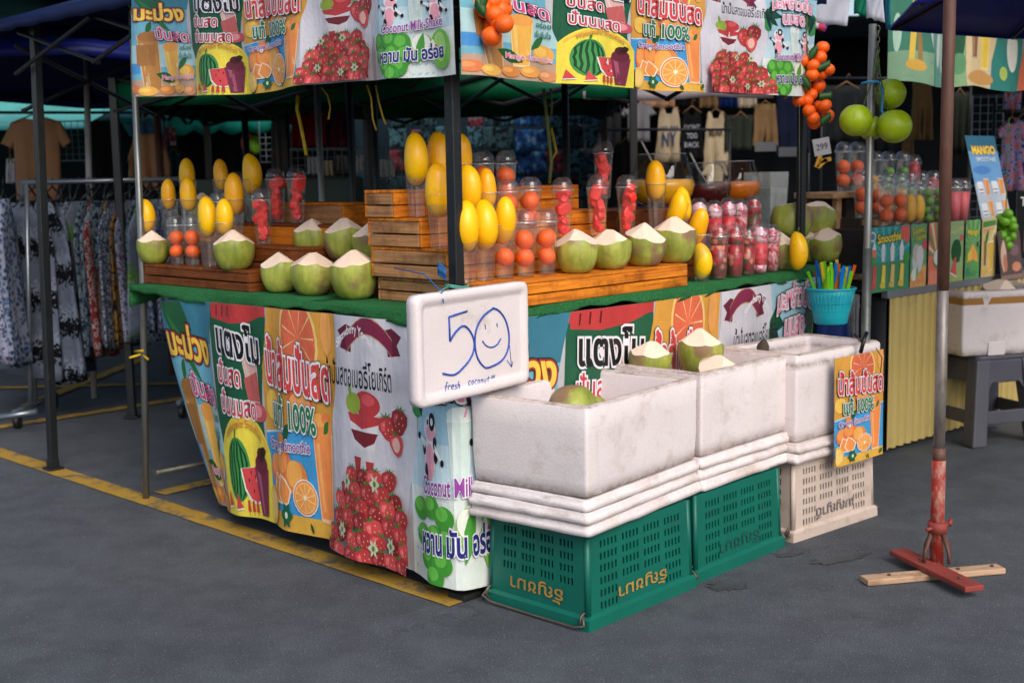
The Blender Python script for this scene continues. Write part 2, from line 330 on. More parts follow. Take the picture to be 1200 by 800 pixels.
# ---------------------------------------------------------------- printed vinyl: flat shapes and letters laid on a hanging sheet
def vinyl():
    k = NT('printed_vinyl'); at = k.n('VertexColor', layer_name='print'); co = k.co('Object'); f = k.noise(co, 6, 6, .7); wv = k.noise(co, 300, 2)
    gy = k.n('HueSaturation'); gy.inputs['Saturation'].default_value = .92; k.l(at.outputs[0], gy.inputs['Color']); a = k.mix(.6, gy.outputs[0], k.ramp(f, [(.3, (.66, .66, .67, 1)), (.68, (1.0, 1.0, .98, 1))]), 'MULTIPLY')
    k.set(a, .42, 0, .4); k.bump(k.noise(k.co('Object', (1, 1, .45)), 9, 6, .62), .32, .03); return k.m
VINYL = vinyl()
_tx = {}
def text_shape(s, off):
    if (s, off) not in _tx:
        c = bpy.data.curves.new('t', 'FONT'); c.body = s; c.size = 1; c.offset = off; c.fill_mode = 'FRONT'; c.resolution_u = 3
        o = bpy.data.objects.new('t', c); C.objects.link(o); dg = bpy.context.evaluated_depsgraph_get()
        me = bpy.data.meshes.new_from_object(o.evaluated_get(dg)); vs = [(v.co.x, v.co.y) for v in me.vertices]; fs = [tuple(p.vertices) for p in me.polygons]
        bpy.data.objects.remove(o); bpy.data.curves.remove(c); bpy.data.meshes.remove(me); _tx[(s, off)] = (vs, fs)
    return _tx[(s, off)]
class Panel:
    """a printed panel in unit coordinates; big shapes are cut finely so that they follow the sheet"""
    def __init__(s, w, h, x0=0, bl=None, br=None): s.w, s.h, s.x0, s.sets, s.n, s.cur, s.bl, s.br = w, h, x0, {'panel': []}, 0, 'panel', bl, br
    def use(s, name): s.cur = name; s.sets.setdefault(name, []); return s
    def raw(s, vs, fs, col):
        s.n += 1; s.sets[s.cur].append(([(s.x0 + u * s.w, v * s.h) for u, v in vs], fs, col, s.n)); return s
    def P(s, pts, col):
        t = tessellate_polygon([[Vector((u * s.w, v * s.h, 0)) for u, v in pts]]); return s.raw(pts, [tuple(f) for f in t], col)
    def E(s, cx, cy, rx, ry, col, rot=0, n=22, a0=0, a1=360):
        full = a1 - a0 >= 360; pts = []
        for k in range(n if full else n + 1):
            a = R(a0 + (a1 - a0) * k / n); x, y = rx * math.cos(a), ry * math.sin(a); pts.append((cx + x * math.cos(rot) - y * math.sin(rot), cy + x * math.sin(rot) + y * math.cos(rot)))
        return s.P(pts, col)
    def L(s, x0, y0, x1, y1, w, col):               # leaf or petal
        dx, dy = x1 - x0, y1 - y0; pts = []
        for k in range(7): t = k / 6; o = w * math.sin(math.pi * t); pts.append((x0 + dx * t - dy * o, y0 + dy * t + dx * o))
        for k in range(5, 0, -1): t = k / 6; o = -w * math.sin(math.pi * t); pts.append((x0 + dx * t - dy * o, y0 + dy * t + dx * o))
        return s.P(pts, col)
    def T(s, body, x, y, w, h, col, outs=(), slant=0, arc=0, bold=.012, rot=0):
        bx, bf = text_shape(body, bold); x0, x1 = min(p[0] for p in bx), max(p[0] for p in bx); y0, y1 = min(p[1] for p in bx), max(p[1] for p in bx)
        for c, off in list(outs) + [(col, bold)]:
            vs, fs = text_shape(body, off); out = []
            for a, b in vs:
                u, v = (a - x0) / (x1 - x0), (b - y0) / (y1 - y0)
                px, py = x + u * w + slant * v * h, y + v * h + arc * (1 - (2 * u - 1) ** 2) + rot * u * w; out.append((px, py))
            s.raw(out, fs, c)
        return s
    def berry(s, cx, cy, r, rot=0, dark=0, k=1.0):
        q = lambda x, y: (cx + r * (x * math.cos(rot) - y * math.sin(rot)), cy + k * r * (x * math.sin(rot) + y * math.cos(rot)))
        c = [(.76, .09, .13), (.58, .04, .09), (.84, .18, .20), (.68, .07, .12)][dark % 4]
        s.P([q(x, y) for x, y in ((0, -1.2), (.45, -.85), (.8, -.1), (.75, .5), (.35, .8), (-.35, .8), (-.75, .5), (-.8, -.1), (-.45, -.85))], c)
        s.P([q(x, y) for x, y in ((-.1, .5), (-.55, .35), (-.6, -.2), (-.35, -.3), (-.2, .1))], (min(1, c[0] + .15), c[1] + .2, c[2] + .2))
        for x, y in ((-.3, .2), (.25, .3), (0, -.2), (.4, -.2), (-.3, -.45), (.1, -.7)): s.P([q(x - .05, y), q(x, y - .1), q(x + .05, y), q(x, y + .1)], (.95, .78, .5))
        for a in (-60, -25, 10, 45): s.P([q(-.12, .72), q(.12, .72), q(.9 * math.sin(R(a)), .72 + .5 * math.cos(R(a)))], (.24, .5, .16))
        return s
    def glass(s, x, y, w, h, col, rim=(1, 1, 1), foam_=None, lean=0):
        s.P([(x + .18 * w, y), (x + .82 * w, y), (x + w + lean, y + h), (x + lean, y + h)], tuple(min(1, c * .5 + .5) for c in col))
        s.P([(x + .22 * w, y + .02), (x + .78 * w, y + .02), (x + .95 * w + lean, y + h * .93), (x + .05 * w + lean, y + h * .93)], col)
        s.P([(x + .30 * w, y + .05), (x + .42 * w, y + .05), (x + .3 * w + lean, y + h * .85), (x + .15 * w + lean, y + h * .85)], tuple(min(1, c * .7 + .3) for c in col))
        if foam_: s.E(x + w / 2 + lean, y + h * .96, w * .5, h * .10, foam_)
        s.P([(x + lean, y + h * .93), (x + w + lean, y + h * .93), (x + w + lean, y + h * .955), (x + lean, y + h * .955)], rim); return s
WHT, BLK = (.93, .92, .94), (.06, .06, .09)
def bg_poly(p, col):
    K = 14; L = [((p.bl(k / K) if p.bl else 0), k / K) for k in range(K + 1)]; Rr = [(1 + (p.br(k / K) if p.br else 0), k / K) for k in range(K, -1, -1)]
    return p.P(L + Rr, col)
def part_poly(p, v0, v1, col, tilt=0):
    K = 10; ks = [v0 + (v1 - v0) * k / K for k in range(K + 1)]
    return p.P([((p.bl(v) if p.bl else 0), v) for v in ks] + [(1 + (p.br(v) if p.br else 0), v + tilt * (1 if v == v1 else 0)) for v in ks[::-1]], col)
def d_mango(p):
    bg_poly(p, (.40, .70, .80)); part_poly(p, .80, 1, (.16, .48, .58)); part_poly(p, .28, .50, (.66, .83, .85)); part_poly(p, 0, .16, (.76, .62, .52))
    p.use('fruit_print').P([(.0, .22), (.16, .22), (.16, .32), (.0, .32)], (.05, .55, .85)); p.L(0, .99, .55, .86, .2, (.07, .36, .2)); p.L(.1, .95, .62, .60, .06, (.13, .45, .2))
    p.glass(.16, .04, .30, .56, (.72, .48, .14), (.95, .85, .6), None, -.06); p.E(.27, .58, .16, .05, (.66, .42, .12)); p.L(.22, .62, .30, .72, .3, (.15, .4, .12)); p.P([(.12, .3), (.34, .3), (.33, .5), (.10, .5)], (.64, .42, .13))
    p.glass(.47, .10, .26, .38, (.96, .70, .10), (1, .9, .55)); p.E(.60, .47, .13, .045, (.95, .62, .10)); p.L(.34, .22, .62, .14, .16, (.06, .36, .12))
    p.E(.85, .22, .13, .075, (.95, .66, .10)); p.E(.82, .24, .08, .04, (1, .78, .25)); p.L(.70, .25, .86, .36, .18, (.10, .42, .16))
    for x, y, c in ((.06, .07, (.90, .45, .10)), (.25, .05, (.96, .70, .15)), (.48, .06, (.88, .52, .08)), (.70, .07, (.95, .62, .14)), (.9, .05, (.86, .55, .3))): p.E(x, y, .11, .045, c); p.E(x - .03, y + .01, .06, .02, tuple(min(1, q + .12) for q in c))
    p.use('lettering').T('มะม่วง', .06, .74, .80, .17, (.98, .80, .08), [(BLK, .11), ((.62, .10, .06), .085)], .0, 0, .035, -.06)
    p.T('ปั่นสด', .38, .55, .54, .12, (.86, .12, .48), [(BLK, .10), (WHT, .07)], -.2, 0, .02, -.10)
    p.T('อร่อย', .76, .43, .18, .05, (.05, .42, .32)); p.T('เย็นชื่นใจ', .74, .35, .20, .055, (.05, .42, .32)); p.T('Mango Smoothie', .42, .145, .54, .06, (.92, .45, .55), [(WHT, .05)])
def d_melon(p):
    bg_poly(p, (.02, .36, .23)); part_poly(p, .955, 1, (.76, .05, .05)); p.use('fruit_print')
    p.P([(.0, .955), (.97, .955), (.7, .92), (.35, .91), (.0, .93)], (.76, .05, .05))
    for x in (.1, .22, .34): p.P([(x, .94), (x + .02, .94), (x + .03, .99), (x + .01, .99)], (.35, .02, .03))
    c = [(u, .40 * math.sqrt(max(0, 1 - ((u - .5) / .62) ** 2)) + .09) for u in [i / 16 for i in range(17)]]
    p.P([(.0, 0)] + c + [(1.0, 0)], (.96, .87, .03)); p.P([(u, v - .02) for u, v in c[1:-1]] + [(u, v - .045) for u, v in c[::-1][1:-1]], (.93, .74, .03))
    p.glass(.62, .52, .28, .28, (.86, .68, .64), (.95, .9, .9), None, -.08); p.E(.70, .80, .16, .04, (.90, .72, .70)); p.P([(.62, .56), (.86, .56), (.82, .70), (.58, .66)], (.76, .32, .30)); p.E(.80, .51, .17, .045, (.80, .25, .32)); p.E(.78, .515, .1, .03, (.92, .55, .58))
    p.E(.34, .225, .215, .155, (.20, .60, .26), .1)
    for k, o in enumerate((-.16, -.10, -.035, .03, .095, .155)):
        hw = .155 * math.sqrt(1 - (o / .20) ** 2); p.P([(.34 + o * .25, .225 + .150)] + [(.34 + o + .012 * math.sin(9 * q + k) + .014, .225 + hw * (.8 - 1.6 * q)) for q in (0, .25, .5, .75, 1)] + [(.34 + o * .25, .225 - .150)] + [(.34 + o + .012 * math.sin(9 * q + k) - .016, .225 + hw * (.8 - 1.6 * q)) for q in (1, .75, .5, .25, 0)], (.02, .27, .12))
    p.L(.33, .37, .37, .43, .2, (.25, .5, .15))
    p.P([(.40, .235), (.44, .13), (.52, .075), (.62, .065), (.80, .09), (.86, .26)], (.90, .95, .86)); p.P([(.42, .235), (.46, .14), (.53, .09), (.62, .078), (.79, .10), (.85, .255)], (.85, .14, .18))
    for x, y in ((.52, .18), (.58, .13), (.62, .2), (.56, .22), (.68, .15)): p.E(x, y, .008, .010, (.15, .03, .05), 0, 6)
    p.P([(.70, .02), (.86, .02), (.93, .25), (.63, .25)], (.48, .13, .26)); p.P([(.74, .03), (.78, .03), (.74, .24), (.67, .24)], (.66, .30, .42)); p.E(.78, .265, .13, .05, (.42, .10, .20)); p.E(.78, .31, .08, .035, (.32, .06, .12)); p.L(.76, .31, .90, .335, .2, (.2, .1, .1))
    for x, y in ((.06, .05), (.27, .045)): p.P([(x, y - .01), (x + .13, y), (x + .03, y + .07)], (.85, .12, .14)); p.P([(x - .01, y - .018), (x + .14, y - .008), (x + .13, y), (x, y - .01)], (.92, .96, .9))
    for x in (.46, .53, .60): p.P([(x, .03), (x + .05, .03), (x + .04, .085), (x + .01, .085)], (.78, .10, .12)); p.P([(x + .015, .01), (x + .03, .01), (x + .03, .03), (x + .015, .03)], (.8, .6, .2))
    p.use('lettering').T('แตงโม', .10, .77, .82, .17, BLK, [(WHT, .085)], -.05, 0, .03, -.05)
    p.T('ปั่นสด', .08, .63, .46, .115, (.80, .05, .16), [(WHT, .08)], 0, 0, .018, -.03); p.T('ปั่นนมสด', .10, .49, .66, .115, (.80, .05, .16), [(WHT, .08)], 0, 0, .018, -.03)
    p.T('Watermelon Smoothies', .18, .365, .64, .04, (.80, .50, .04), (), 0, .065)
def fruit_half(p, x, y, r, k):
    p.E(x, y, r, r * k, WHT); p.E(x, y, r * .93, r * k * .93, (.92, .50, .06)); p.E(x, y, r * .84, r * k * .84, (.99, .80, .45)); 
    for a in range(0, 360, 36): p.P([(x + r * .10 * math.cos(R(a)), y + r * k * .10 * math.sin(R(a))), (x + r * .78 * math.cos(R(a - 15)), y + r * k * .78 * math.sin(R(a - 15))), (x + r * .78 * math.cos(R(a + 15)), y + r * k * .78 * math.sin(R(a + 15)))], (.97, .60, .10))
    p.E(x, y, r * .14, r * k * .14, (1, .93, .78))
def d_orange(p, k=1.0):
    bg_poly(p, (.86, .60, .02)); K = 8; lo = [((p.bl(v) if p.bl else 0), v) for v in [.42 * q / K for q in range(K + 1)]]; ro = [(1 + (p.br(v) if p.br else 0), v) for v in [.50 * q / K for q in range(K, -1, -1)]]
    p.P(lo + ro, (.04, .60, .85)); p.P(lo[-1:] + [(lo[-1][0], .43)] + [(ro[0][0], .51)] + ro[:1], (.75, .88, .92)); part_poly(p, 0, .08, (.90, .68, .05))
    p.use('fruit_print').E(.55, .88, .27, .19, (.96, .80, .42), -.2); p.E(.55, .88, .24, .165, (.88, .35, .12), -.2)
    for a in range(0, 360, 40): p.P([(.55, .88), (.55 + .22 * math.cos(R(a - 1.5)), .88 + .15 * math.sin(R(a - 1.5))), (.55 + .22 * math.cos(R(a + 2)), .88 + .15 * math.sin(R(a + 2)))], (.96, .78, .5))
    p.E(.55, .60, .17, .08, (.84, .32, .08)); p.E(.55, .59, .14, .05, (.95, .62, .25)); p.E(.93, .92, .07, .10, (.93, .62, .22)); p.E(.10, .56, .11, .07, (.96, .76, .20))
    p.glass(.70, .07, .24, .42, (.96, .52, .05), (1, .85, .6)); p.E(.82, .49, .12, .06, (.96, .55, .08)); p.E(.78, .53, .07, .03, (.98, .66, .2)); p.E(.86, .54, .05, .025, (.95, .48, .05)); p.L(.83, .47, .90, .53, .25, (.15, .45, .15))
    for x, y, r in ((.14, .27, .12), (.28, .30, .13)): p.E(x, y, r, r * k, (.93, .42, .04)); p.E(x - .02, y + .02, r * .7, r * .7 * k, (.98, .58, .12))
    p.E(.25, .42, .06, .025, (.92, .5, .1)); p.L(.30, .42, .40, .49, .25, (.06, .36, .18))
    p.E(.47, .25, .14, .13 * k, (.90, .50, .06)); p.E(.44, .27, .10, .10 * k, (.97, .66, .18))
    for a, o in ((.10, 0), (-.3, .1)): p.P([(.13 + o, .26), (.07 + o, .17), (.14 + o, .12), (.25 + o, .12), (.30 + o, .19), (.22 + o, .24)], (.99, .90, .78)); p.P([(.14 + o, .25), (.09 + o, .17), (.15 + o, .13), (.24 + o, .13), (.28 + o, .19), (.21 + o, .23)], (.97, .56, .08))
    fruit_half(p, .57, .17, .155, .88 * k)
    p.E(.05, .10, .10, .09, (.92, .70, .22)); p.E(.05, .10, .08, .07, (.97, .8, .4))
    for a in range(0, 360, 60): p.L(.32, .075, .32 + .085 * math.cos(R(a)), .075 + .065 * math.sin(R(a)), .28, (.03, .40, .24))
    p.E(.32, .075, .02, .016, (.85, .9, .8)); p.L(.62, .06, .66, .01, .2, (.1, .3, .1)); p.L(.9, .03, .96, .07, .3, (.1, .4, .15))
    p.use('lettering').T('น้ำส้มปั่นสด', .04, .66, .92, .22, (.86, .07, .10), [(BLK, .095), (WHT, .08)], -.02, 0, .03, -.05)
    p.T('แท้ 100%', .14, .475, .62, .15, (.03, .48, .28), [(BLK, .09), (WHT, .075)], -.03, 0, .028, -.03); p.T('Orange Smoothie', .05, .345, .62, .07, (.52, .26, .62), [(WHT, .075)], 0, 0, .02, .02)
def d_berry(p, k=1.0):
    bg_poly(p, (.84, .83, .87)); p.use('fruit_print')
    m = (.52, .04, .26)
    p.P([(.10, .935), (.17, .90), (.13, .865), (.28, .85), (.30, .955), (.22, .965)], (.42, .03, .20)); p.P([(.90, .935), (.84, .90), (.88, .86), (.73, .85), (.70, .955), (.78, .965)], (.42, .03, .20))
    arc = [(.22 + .56 * q, .87 + .085 * (1 - (2 * q - 1) ** 2)) for q in [i / 8 for i in range(9)]]; p.P([(u, v + .05) for u, v in arc] + [(u, v - .025) for u, v in arc[::-1]], (.80, .62, .42)); p.P([(u, v + .045) for u, v in arc] + [(u, v - .02) for u, v in arc[::-1]], m)
    p.P([(.30, .44), (.55, .44), (.63, .62), (.22, .62)], (.92, .90, .92)); p.P([(.22, .60), (.63, .60), (.60, .565), (.42, .54), (.25, .565)], (.80, .08, .12)); p.E(.47, .645, .16, .055, (.80, .07, .12)); p.E(.30, .64, .10, .045, (.62, .72, .15)); p.L(.27, .66, .24, .73, .25, (.50, .66, .15)); p.E(.50, .665, .08, .025, (.92, .25, .28))
    p.P([(.26, .53), (.60, .53), (.56, .49), (.45, .465), (.31, .49)], (.50, .03, .12)); p.P([(.29, .455), (.57, .455), (.52, .33), (.34, .33)], (.88, .87, .88)); p.P([(.30, .42), (.40, .42), (.38, .34), (.33, .34)], (.72, .06, .12)); p.P([(.46, .41), (.55, .41), (.53, .35), (.47, .35)], (.76, .10, .14))
    p.berry(.70, .565, .115, .2, 0, .75 * k); p.berry(.84, .60, .12, -.15, 1, .75 * k); p.berry(.80, .505, .10, .1, 2, .75 * k); p.E(.80, .50, .045, .05 * k, (.95, .72, .66))
    q = random.Random(3)
    for row, (n, y, r) in enumerate(((4, .335, .10), (5, .275, .105), (6, .215, .105), (6, .15, .11), (7, .085, .105), (7, .025, .105))):
        for i in range(n):
            x = .5 + (i - (n - 1) / 2) * .148 + q.uniform(-.02, .02); p.berry(x, y + q.uniform(-.015, .015), r, q.uniform(-.5, .5), row + i, .72 * k)
    for x, y in ((.36, .33), (.66, .34), (.28, .12), (.62, .07), (.82, .10)):
        for a in range(0, 360, 60): p.L(x, y, x + .05 * math.cos(R(a)), y + .04 * math.sin(R(a)), .25, (.78, .80, .68))
        p.E(x, y, .015, .012, (.35, .5, .2))
    p.use('lettering').T('Strawberry Yogurt', .27, .862, .46, .05, WHT, (), 0, .07, .02); p.T('น้ำปั่นสตอเบอรี่โยเกิร์ต', .10, .725, .82, .11, BLK, (), 0, 0, .012, .0)
def d_coco(p, k=1.0):
    bg_poly(p, (.62, .80, .87)); part_poly(p, .0, .36, (.88, .92, .90)); part_poly(p, .36, .55, (.76, .87, .91)); p.use('fruit_print')
    for x, s_ in ((.02, 1), (.98, -1)):
        p.E(x + s_ * .06, .76, .10, .09, (.10, .45, .22)); p.E(x + s_ * .04, .70, .08, .07, (.16, .55, .25))
        for a in (-70, -40, -10, 20): p.L(x, .82, x + s_ * .30 * math.cos(R(a)), .82 + .20 * math.sin(R(a)), .14, (.03, .32 + .002 * a, .20))
    p.glass(.44, .40, .20, .26, (.80, .88, .86), (.92, .96, .96)); p.E(.54, .67, .10, .03, (.88, .93, .92)); p.P([(.57, .66), (.59, .66), (.66, .78), (.64, .78)], (.9, .6, .7))
    for x, o in ((.24, 1), (.78, -1)):
        p.E(x, .50, .075, .085, (.94, .92, .93)); p.E(x, .475, .06, .07, (.95, .62, .70)); p.E(x, .60, .085, .05, (.94, .92, .93)); p.E(x + o * .01, .585, .065, .03, (.95, .66, .72)); p.E(x + o * .03, .63, .04, .035, BLK); p.E(x + o * .03, .63, .018, .015, WHT); p.E(x - o * .03, .625, .012, .012, BLK)
        for q in ((-.08, .52), (.08, .50), (-.05, .44), (.07, .55)): p.E(x + q[0], q[1], .022, .026, BLK)
        p.P([(x - .07, .52), (x - .15, .56), (x - .14, .57), (x - .06, .55)], WHT); p.P([(x + .07, .52), (x + .15, .47), (x + .15, .49), (x + .07, .55)], WHT); p.E(x - .15, .565, .018, .014, BLK); p.E(x + .15, .48, .018, .014, BLK); p.P([(x - .05, .44), (x - .02, .44), (x - .03, .38), (x - .06, .38)], BLK)
    for x, y in ((.10, .28), (.26, .30), (.40, .27), (.14, .18), (.30, .19), (.44, .18), (.22, .10), (.38, .09), (.30, .03)): p.E(x, y, .095, .075 * k, (.20, .60, .10)); p.E(x - .02, y + .015, .06, .045 * k, (.36, .74, .20))
    p.E(.62, .24, .12, .09, (.50, .74, .30)); p.E(.61, .26, .10, .07, (.93, .95, .90)); p.E(.84, .20, .13, .15, (.42, .72, .22)); p.E(.83, .22, .08, .11, (.62, .84, .42)); p.E(.74, .2, .03, .08, (.93, .95, .92)); p.L(.56, .10, .64, .34, .18, (.25, .62, .18)); p.E(.78, .22, .02, .02, (.8, .3, .6))
    p.use('lettering').T('มะพร้าวปั่น', .12, .84, .76, .13, (.93, .45, .62), [(BLK, .12), (WHT, .08)], 0, .03, .02); p.T('นมสด', .30, .71, .42, .10, (.93, .45, .62), [(BLK, .12), (WHT, .08)], 0, .01, .02)
    p.T('Coconut Milk-Shake', .16, .345, .72, .075, (.58, .20, .62), [(WHT, .07)], 0, 0, .022, .04); p.T('หวาน มัน อร่อย', .14, .115, .74, .12, (.05, .12, .48), [(WHT, .085)], 0, 0, .035, .03)
DRAW = [('mango_panel', d_mango), ('watermelon_panel', d_melon), ('orange_panel', d_orange), ('strawberry_panel', d_berry), ('coconut_panel', d_coco)]
def print_mesh(name, items, surf, parent, clip=None, cu=.024, cv=.07, base=.0004, step=.00012):
    V, F, Cc = [], [], []
    for pts, fs, col, ly in items:
        b = bmesh.new(); vs = [b.verts.new((x, y, 0)) for x, y in pts]
        for f in fs:
            try: b.faces.new([vs[i] for i in f])
            except ValueError: pass
        xs = [p[0] for p in pts]; ys = [p[1] for p in pts]
        for ax, lo, hi, st in ((0, min(xs), max(xs), cu), (1, min(ys), max(ys), cv)):
            k = math.floor(lo / st) + 1
            while k * st < hi - 1e-5:
                co = Vector((0, 0, 0)); co[ax] = k * st; no = Vector((0, 0, 0)); no[ax] = 1
                bmesh.ops.bisect_plane(b, geom=b.verts[:] + b.edges[:] + b.faces[:], plane_co=co, plane_no=no); k += 1
        if clip:
            for ax, val, sg in ((0, clip[0], -1), (0, clip[1], 1), (1, clip[2], -1), (1, clip[3], 1)):
                if (min(xs), 0, min(ys))[0 if ax == 0 else 2] < val if sg < 0 else (max(xs) if ax == 0 else max(ys)) > val:
                    co = Vector((0, 0, 0)); co[ax] = val; no = Vector((0, 0, 0)); no[ax] = sg
                    bmesh.ops.bisect_plane(b, geom=b.verts[:] + b.edges[:] + b.faces[:], plane_co=co, plane_no=no, clear_outer=True)
        o = len(V); b.verts.index_update()
        for v in b.verts: p, n = surf(v.co.x, v.co.y); V.append(p + n * (base + step * ly))
        c = lin(col)
        for f in b.faces:
            q = [o + v.index for v in f.verts]; a, e = V[q[1]] - V[q[0]], V[q[-1]] - V[q[0]]
            if a.cross(e).dot(surf(*f.calc_center_median()[:2])[1]) < 0: q = q[::-1]
            F.append(q); Cc += [c] * len(q)
        b.free()
    me = bpy.data.meshes.new(name); me.from_pydata([tuple(v) for v in V], [], F); me.materials.append(VINYL)
    ca = me.color_attributes.new('print', 'FLOAT_COLOR', 'CORNER'); ca.data.foreach_set('color', [x for c in Cc for x in c])
    ob = bpy.data.objects.new(name, me); C.objects.link(ob); ob.parent = parent; return ob
SHEETM = mat('plain_vinyl_back', (.72, .72, .74), .6, .1, 6)
def banner(name, label, cat, panels, H, surf, widths, x0=0.0, group=None, kcirc=1.0, wave=True, xmax=None):
    tot = sum(widths); m = MB(); raw, memo, cu, cv = surf, {}, .024, .07
    def node(i, j):
        if (i, j) not in memo: memo[(i, j)] = raw(i * cu, j * cv)
        return memo[(i, j)]
    def surf(x, z):                                 # the sheet as a fine grid of flat facets, so that every printed layer follows it exactly
        i, j = math.floor(x / cu), math.floor(z / cv); a, b = x / cu - i, z / cv - j
        (p0, n0), (p1, n1), (p2, n2), (p3, n3) = node(i, j), node(i + 1, j), node(i, j + 1), node(i + 1, j + 1)
        return (p0 * (1 - a) + p1 * a) * (1 - b) + (p2 * (1 - a) + p3 * a) * b, ((n0 * (1 - a) + n1 * a) * (1 - b) + (n2 * (1 - a) + n3 * a) * b).normalized()
    nu = max(2, int(tot / .024))
    def back(u, v): p, n = surf(x0 + tot * u, H * v); return p - n * .0015
    m.grid(back, nu, 12, sm=True)
    root = m.build(name, SHEETM); tag(root, label, cat, group); x = x0
    wv = lambda ph: (lambda v: .10 * math.sin(5.5 * v + ph) - .02)
    for i, ((nm, fn), w) in enumerate(zip(panels, widths)):
        p = Panel(w, H, x, wv(i) if (i and wave) else None, wv(i + 1) if (i < len(panels) - 1 and wave) else None)
        if fn in (d_orange, d_berry, d_coco): fn(p, kcirc)
        else: fn(p)
        pr = print_mesh(nm, p.sets['panel'], surf, root, (x - .02, x + w + .02, 0, H))
        if p.sets.get('fruit_print'): print_mesh('fruit_print', p.sets['fruit_print'], surf, pr, (x, x + w, .0015, H - .0015))
        if p.sets.get('lettering'): print_mesh('lettering', p.sets['lettering'], surf, pr, (x - .01, x + w + .01, .0015, H - .0015))
        x += w
    return root
# ---------------------------------------------------------------- the stall: counter, gazebo, banners
stall = thing('market_counter', 'L shaped stall counter topped with green turf, wrapped in a printed fruit banner', 'counter', W(0, 0), AN)
def bow(s): return .075 * math.sin(math.pi * min(1, max(0, s / 2.4)))       # the right-hand front edge bulges
m = MB()
def top_r(u, v): s = -.04 + 2.47 * u; a = -.04 - bow(s); return (s, a + (.74 - a) * v, TZ - .004)
m.grid(top_r, 30, 6); m.grid(lambda u, v: (-.04 + .78 * v, .741 + 1.29 * u, TZ - .004), 12, 6)
m.build('table_top', TURF, stall, solid=.024)
m = MB()                                            # hem of the turf, hanging unevenly over the front edges
def hem_r(u, v): s = -.04 + 2.47 * u; return (s, -.042 - bow(s) - .006 * v, TZ + .006 - v * (.035 + .012 * math.sin(7 * s) + .006 * math.sin(31 * s)))
def hem_l(u, v): l = -.04 + 2.08 * u; return (-.042 - .006 * v - .008 * math.sin(9 * l) * v, l, TZ + .006 - v * (.042 + .012 * math.sin(5 * l + 1) + .005 * math.sin(37 * l)))
m.grid(hem_r, 60, 3); m.grid(hem_l, 60, 3); m.grid(lambda u, v: (-.048 + .4 * u, 2.042 + .004 * v, TZ + .006 - v * (.10 - .08 * u)), 10, 3); m.build('turf_hem', TURF, stall, solid=.01)
LEGM = mat('aluminium_leg', (.42, .41, .37), .45, .15, 8, metal=.5, dirt=.5)
m = MB(); m.lathe([(.02, .0), (.02, .96)], 12, c=(.02, .03, 0)); m.build('leg', LEGM, stall)
for a, b in ((2.32, .03), (.66, 1.97), (2.32, .68)):
    m = MB(); m.lathe([(.016, 0), (.016, .96)], 10, c=(a, b, 0)); m.build('leg', LEGM, stall)
m = MB(); m.tube([(.04, 2.06, .12), (.66, 2.04, .12)], .012, 8); m.build('stretcher', LEGM, stall)
m = MB(); m.box((0.01, .005, .012), (.085, .085, .024)); m.box((.02, .03, .03), (.055, .055, .03)); m.build('rubber_foot', mat('black_rubber', (.06, .07, .075), .7, .2, 20), stall, bevel=.006)
m = MB(); m.box((.35, 1.05, .5), (.02, 1.9, .8)); m.box((1.2, .42, .5), (1.9, .02, .8)); m.build('inner_panel', mat('dark_inner_board', (.12, .13, .14), .8), stall)

GREEN_T = tarp('green_gazebo_cloth', (.06, .45, .30), .5); NAVY = tarp('navy_tarp', (.10, .15, .32), .26, .5); BLUE = tarp('blue_umbrella_cloth', (.045, .09, .36), .06, .5); DARKT = tarp('black_shade_cloth', (.30, .33, .36), .30, .8)
gz = thing('stall_gazebo', 'navy canopy gazebo on black square posts standing over the fruit counter', 'gazebo', W(0, 0), AN)
def post(parent, x, y, z1, w=.052, z0=0, mt=BLKM, name='post', foot=True, lx=0, ly=0):
    m = MB(); m.add([(x + a * w / 2, y + b * w / 2, z0) for a, b in ((-1, -1), (1, -1), (1, 1), (-1, 1))] + [(x + lx + a * w / 2, y + ly + b * w / 2, z1) for a, b in ((-1, -1), (1, -1), (1, 1), (-1, 1))], [(3, 2, 1, 0), (4, 5, 6, 7), (0, 1, 5, 4), (1, 2, 6, 5), (2, 3, 7, 6), (3, 0, 4, 7)])
    o = m.build(name, mt, parent, bevel=.004)
    if foot: m = MB(); m.box((x, y, .01), (w * 1.9, w * 1.9, .012)); m.box((x, y, .035), (w * 1.15, w * 1.15, .04)); m.build('foot_plate', mt, o, bevel=.003)
    return o
post(gz, .055, .055, 2.25, .040, TZ + .008, foot=False); post(gz, 2.22, .01, 2.25, .034); post(gz, .0, 2.985, 2.25, .042, lx=.04, ly=-.04); post(gz, 2.22, 3.07, 2.25, .04)
def xtruss(parent, p0, p1, z0, z1, n, mt=BLKM, r=.011):
    p0, p1 = Vector(p0), Vector(p1); m = MB()
    for i in range(n):
        a, b = p0.lerp(p1, i / n), p0.lerp(p1, (i + 1) / n); o = (p1 - p0).normalized().cross(Vector((0, 0, 1))) * .014
        m.tube([a + Vector((0, 0, z0)) + o, b + Vector((0, 0, z1)) + o], r, 6, sm=False); m.tube([a + Vector((0, 0, z1)) - o, b + Vector((0, 0, z0)) - o], r, 6, sm=False)
    return m.build('scissor_truss', mt, parent)
xtruss(gz, (0, 0, 0), (2.22, 0, 0), 1.98, 2.18, 3); xtruss(gz, (0, 0, 0), (0, 3.07, 0), 1.98, 2.18, 4); xtruss(gz, (2.22, 0, 0), (2.22, 3.07, 0), 1.80, 2.12, 4); xtruss(gz, (0, 3.07, 0), (2.22, 3.07, 0), 1.80, 2.12, 3)
m = MB(); A, B, ap = (-.06, -.06), (2.30, 3.15), (1.12, 1.54, 2.85); cs = [(A[0], A[1]), (B[0], A[1]), (B[0], B[1]), (A[0], B[1])]
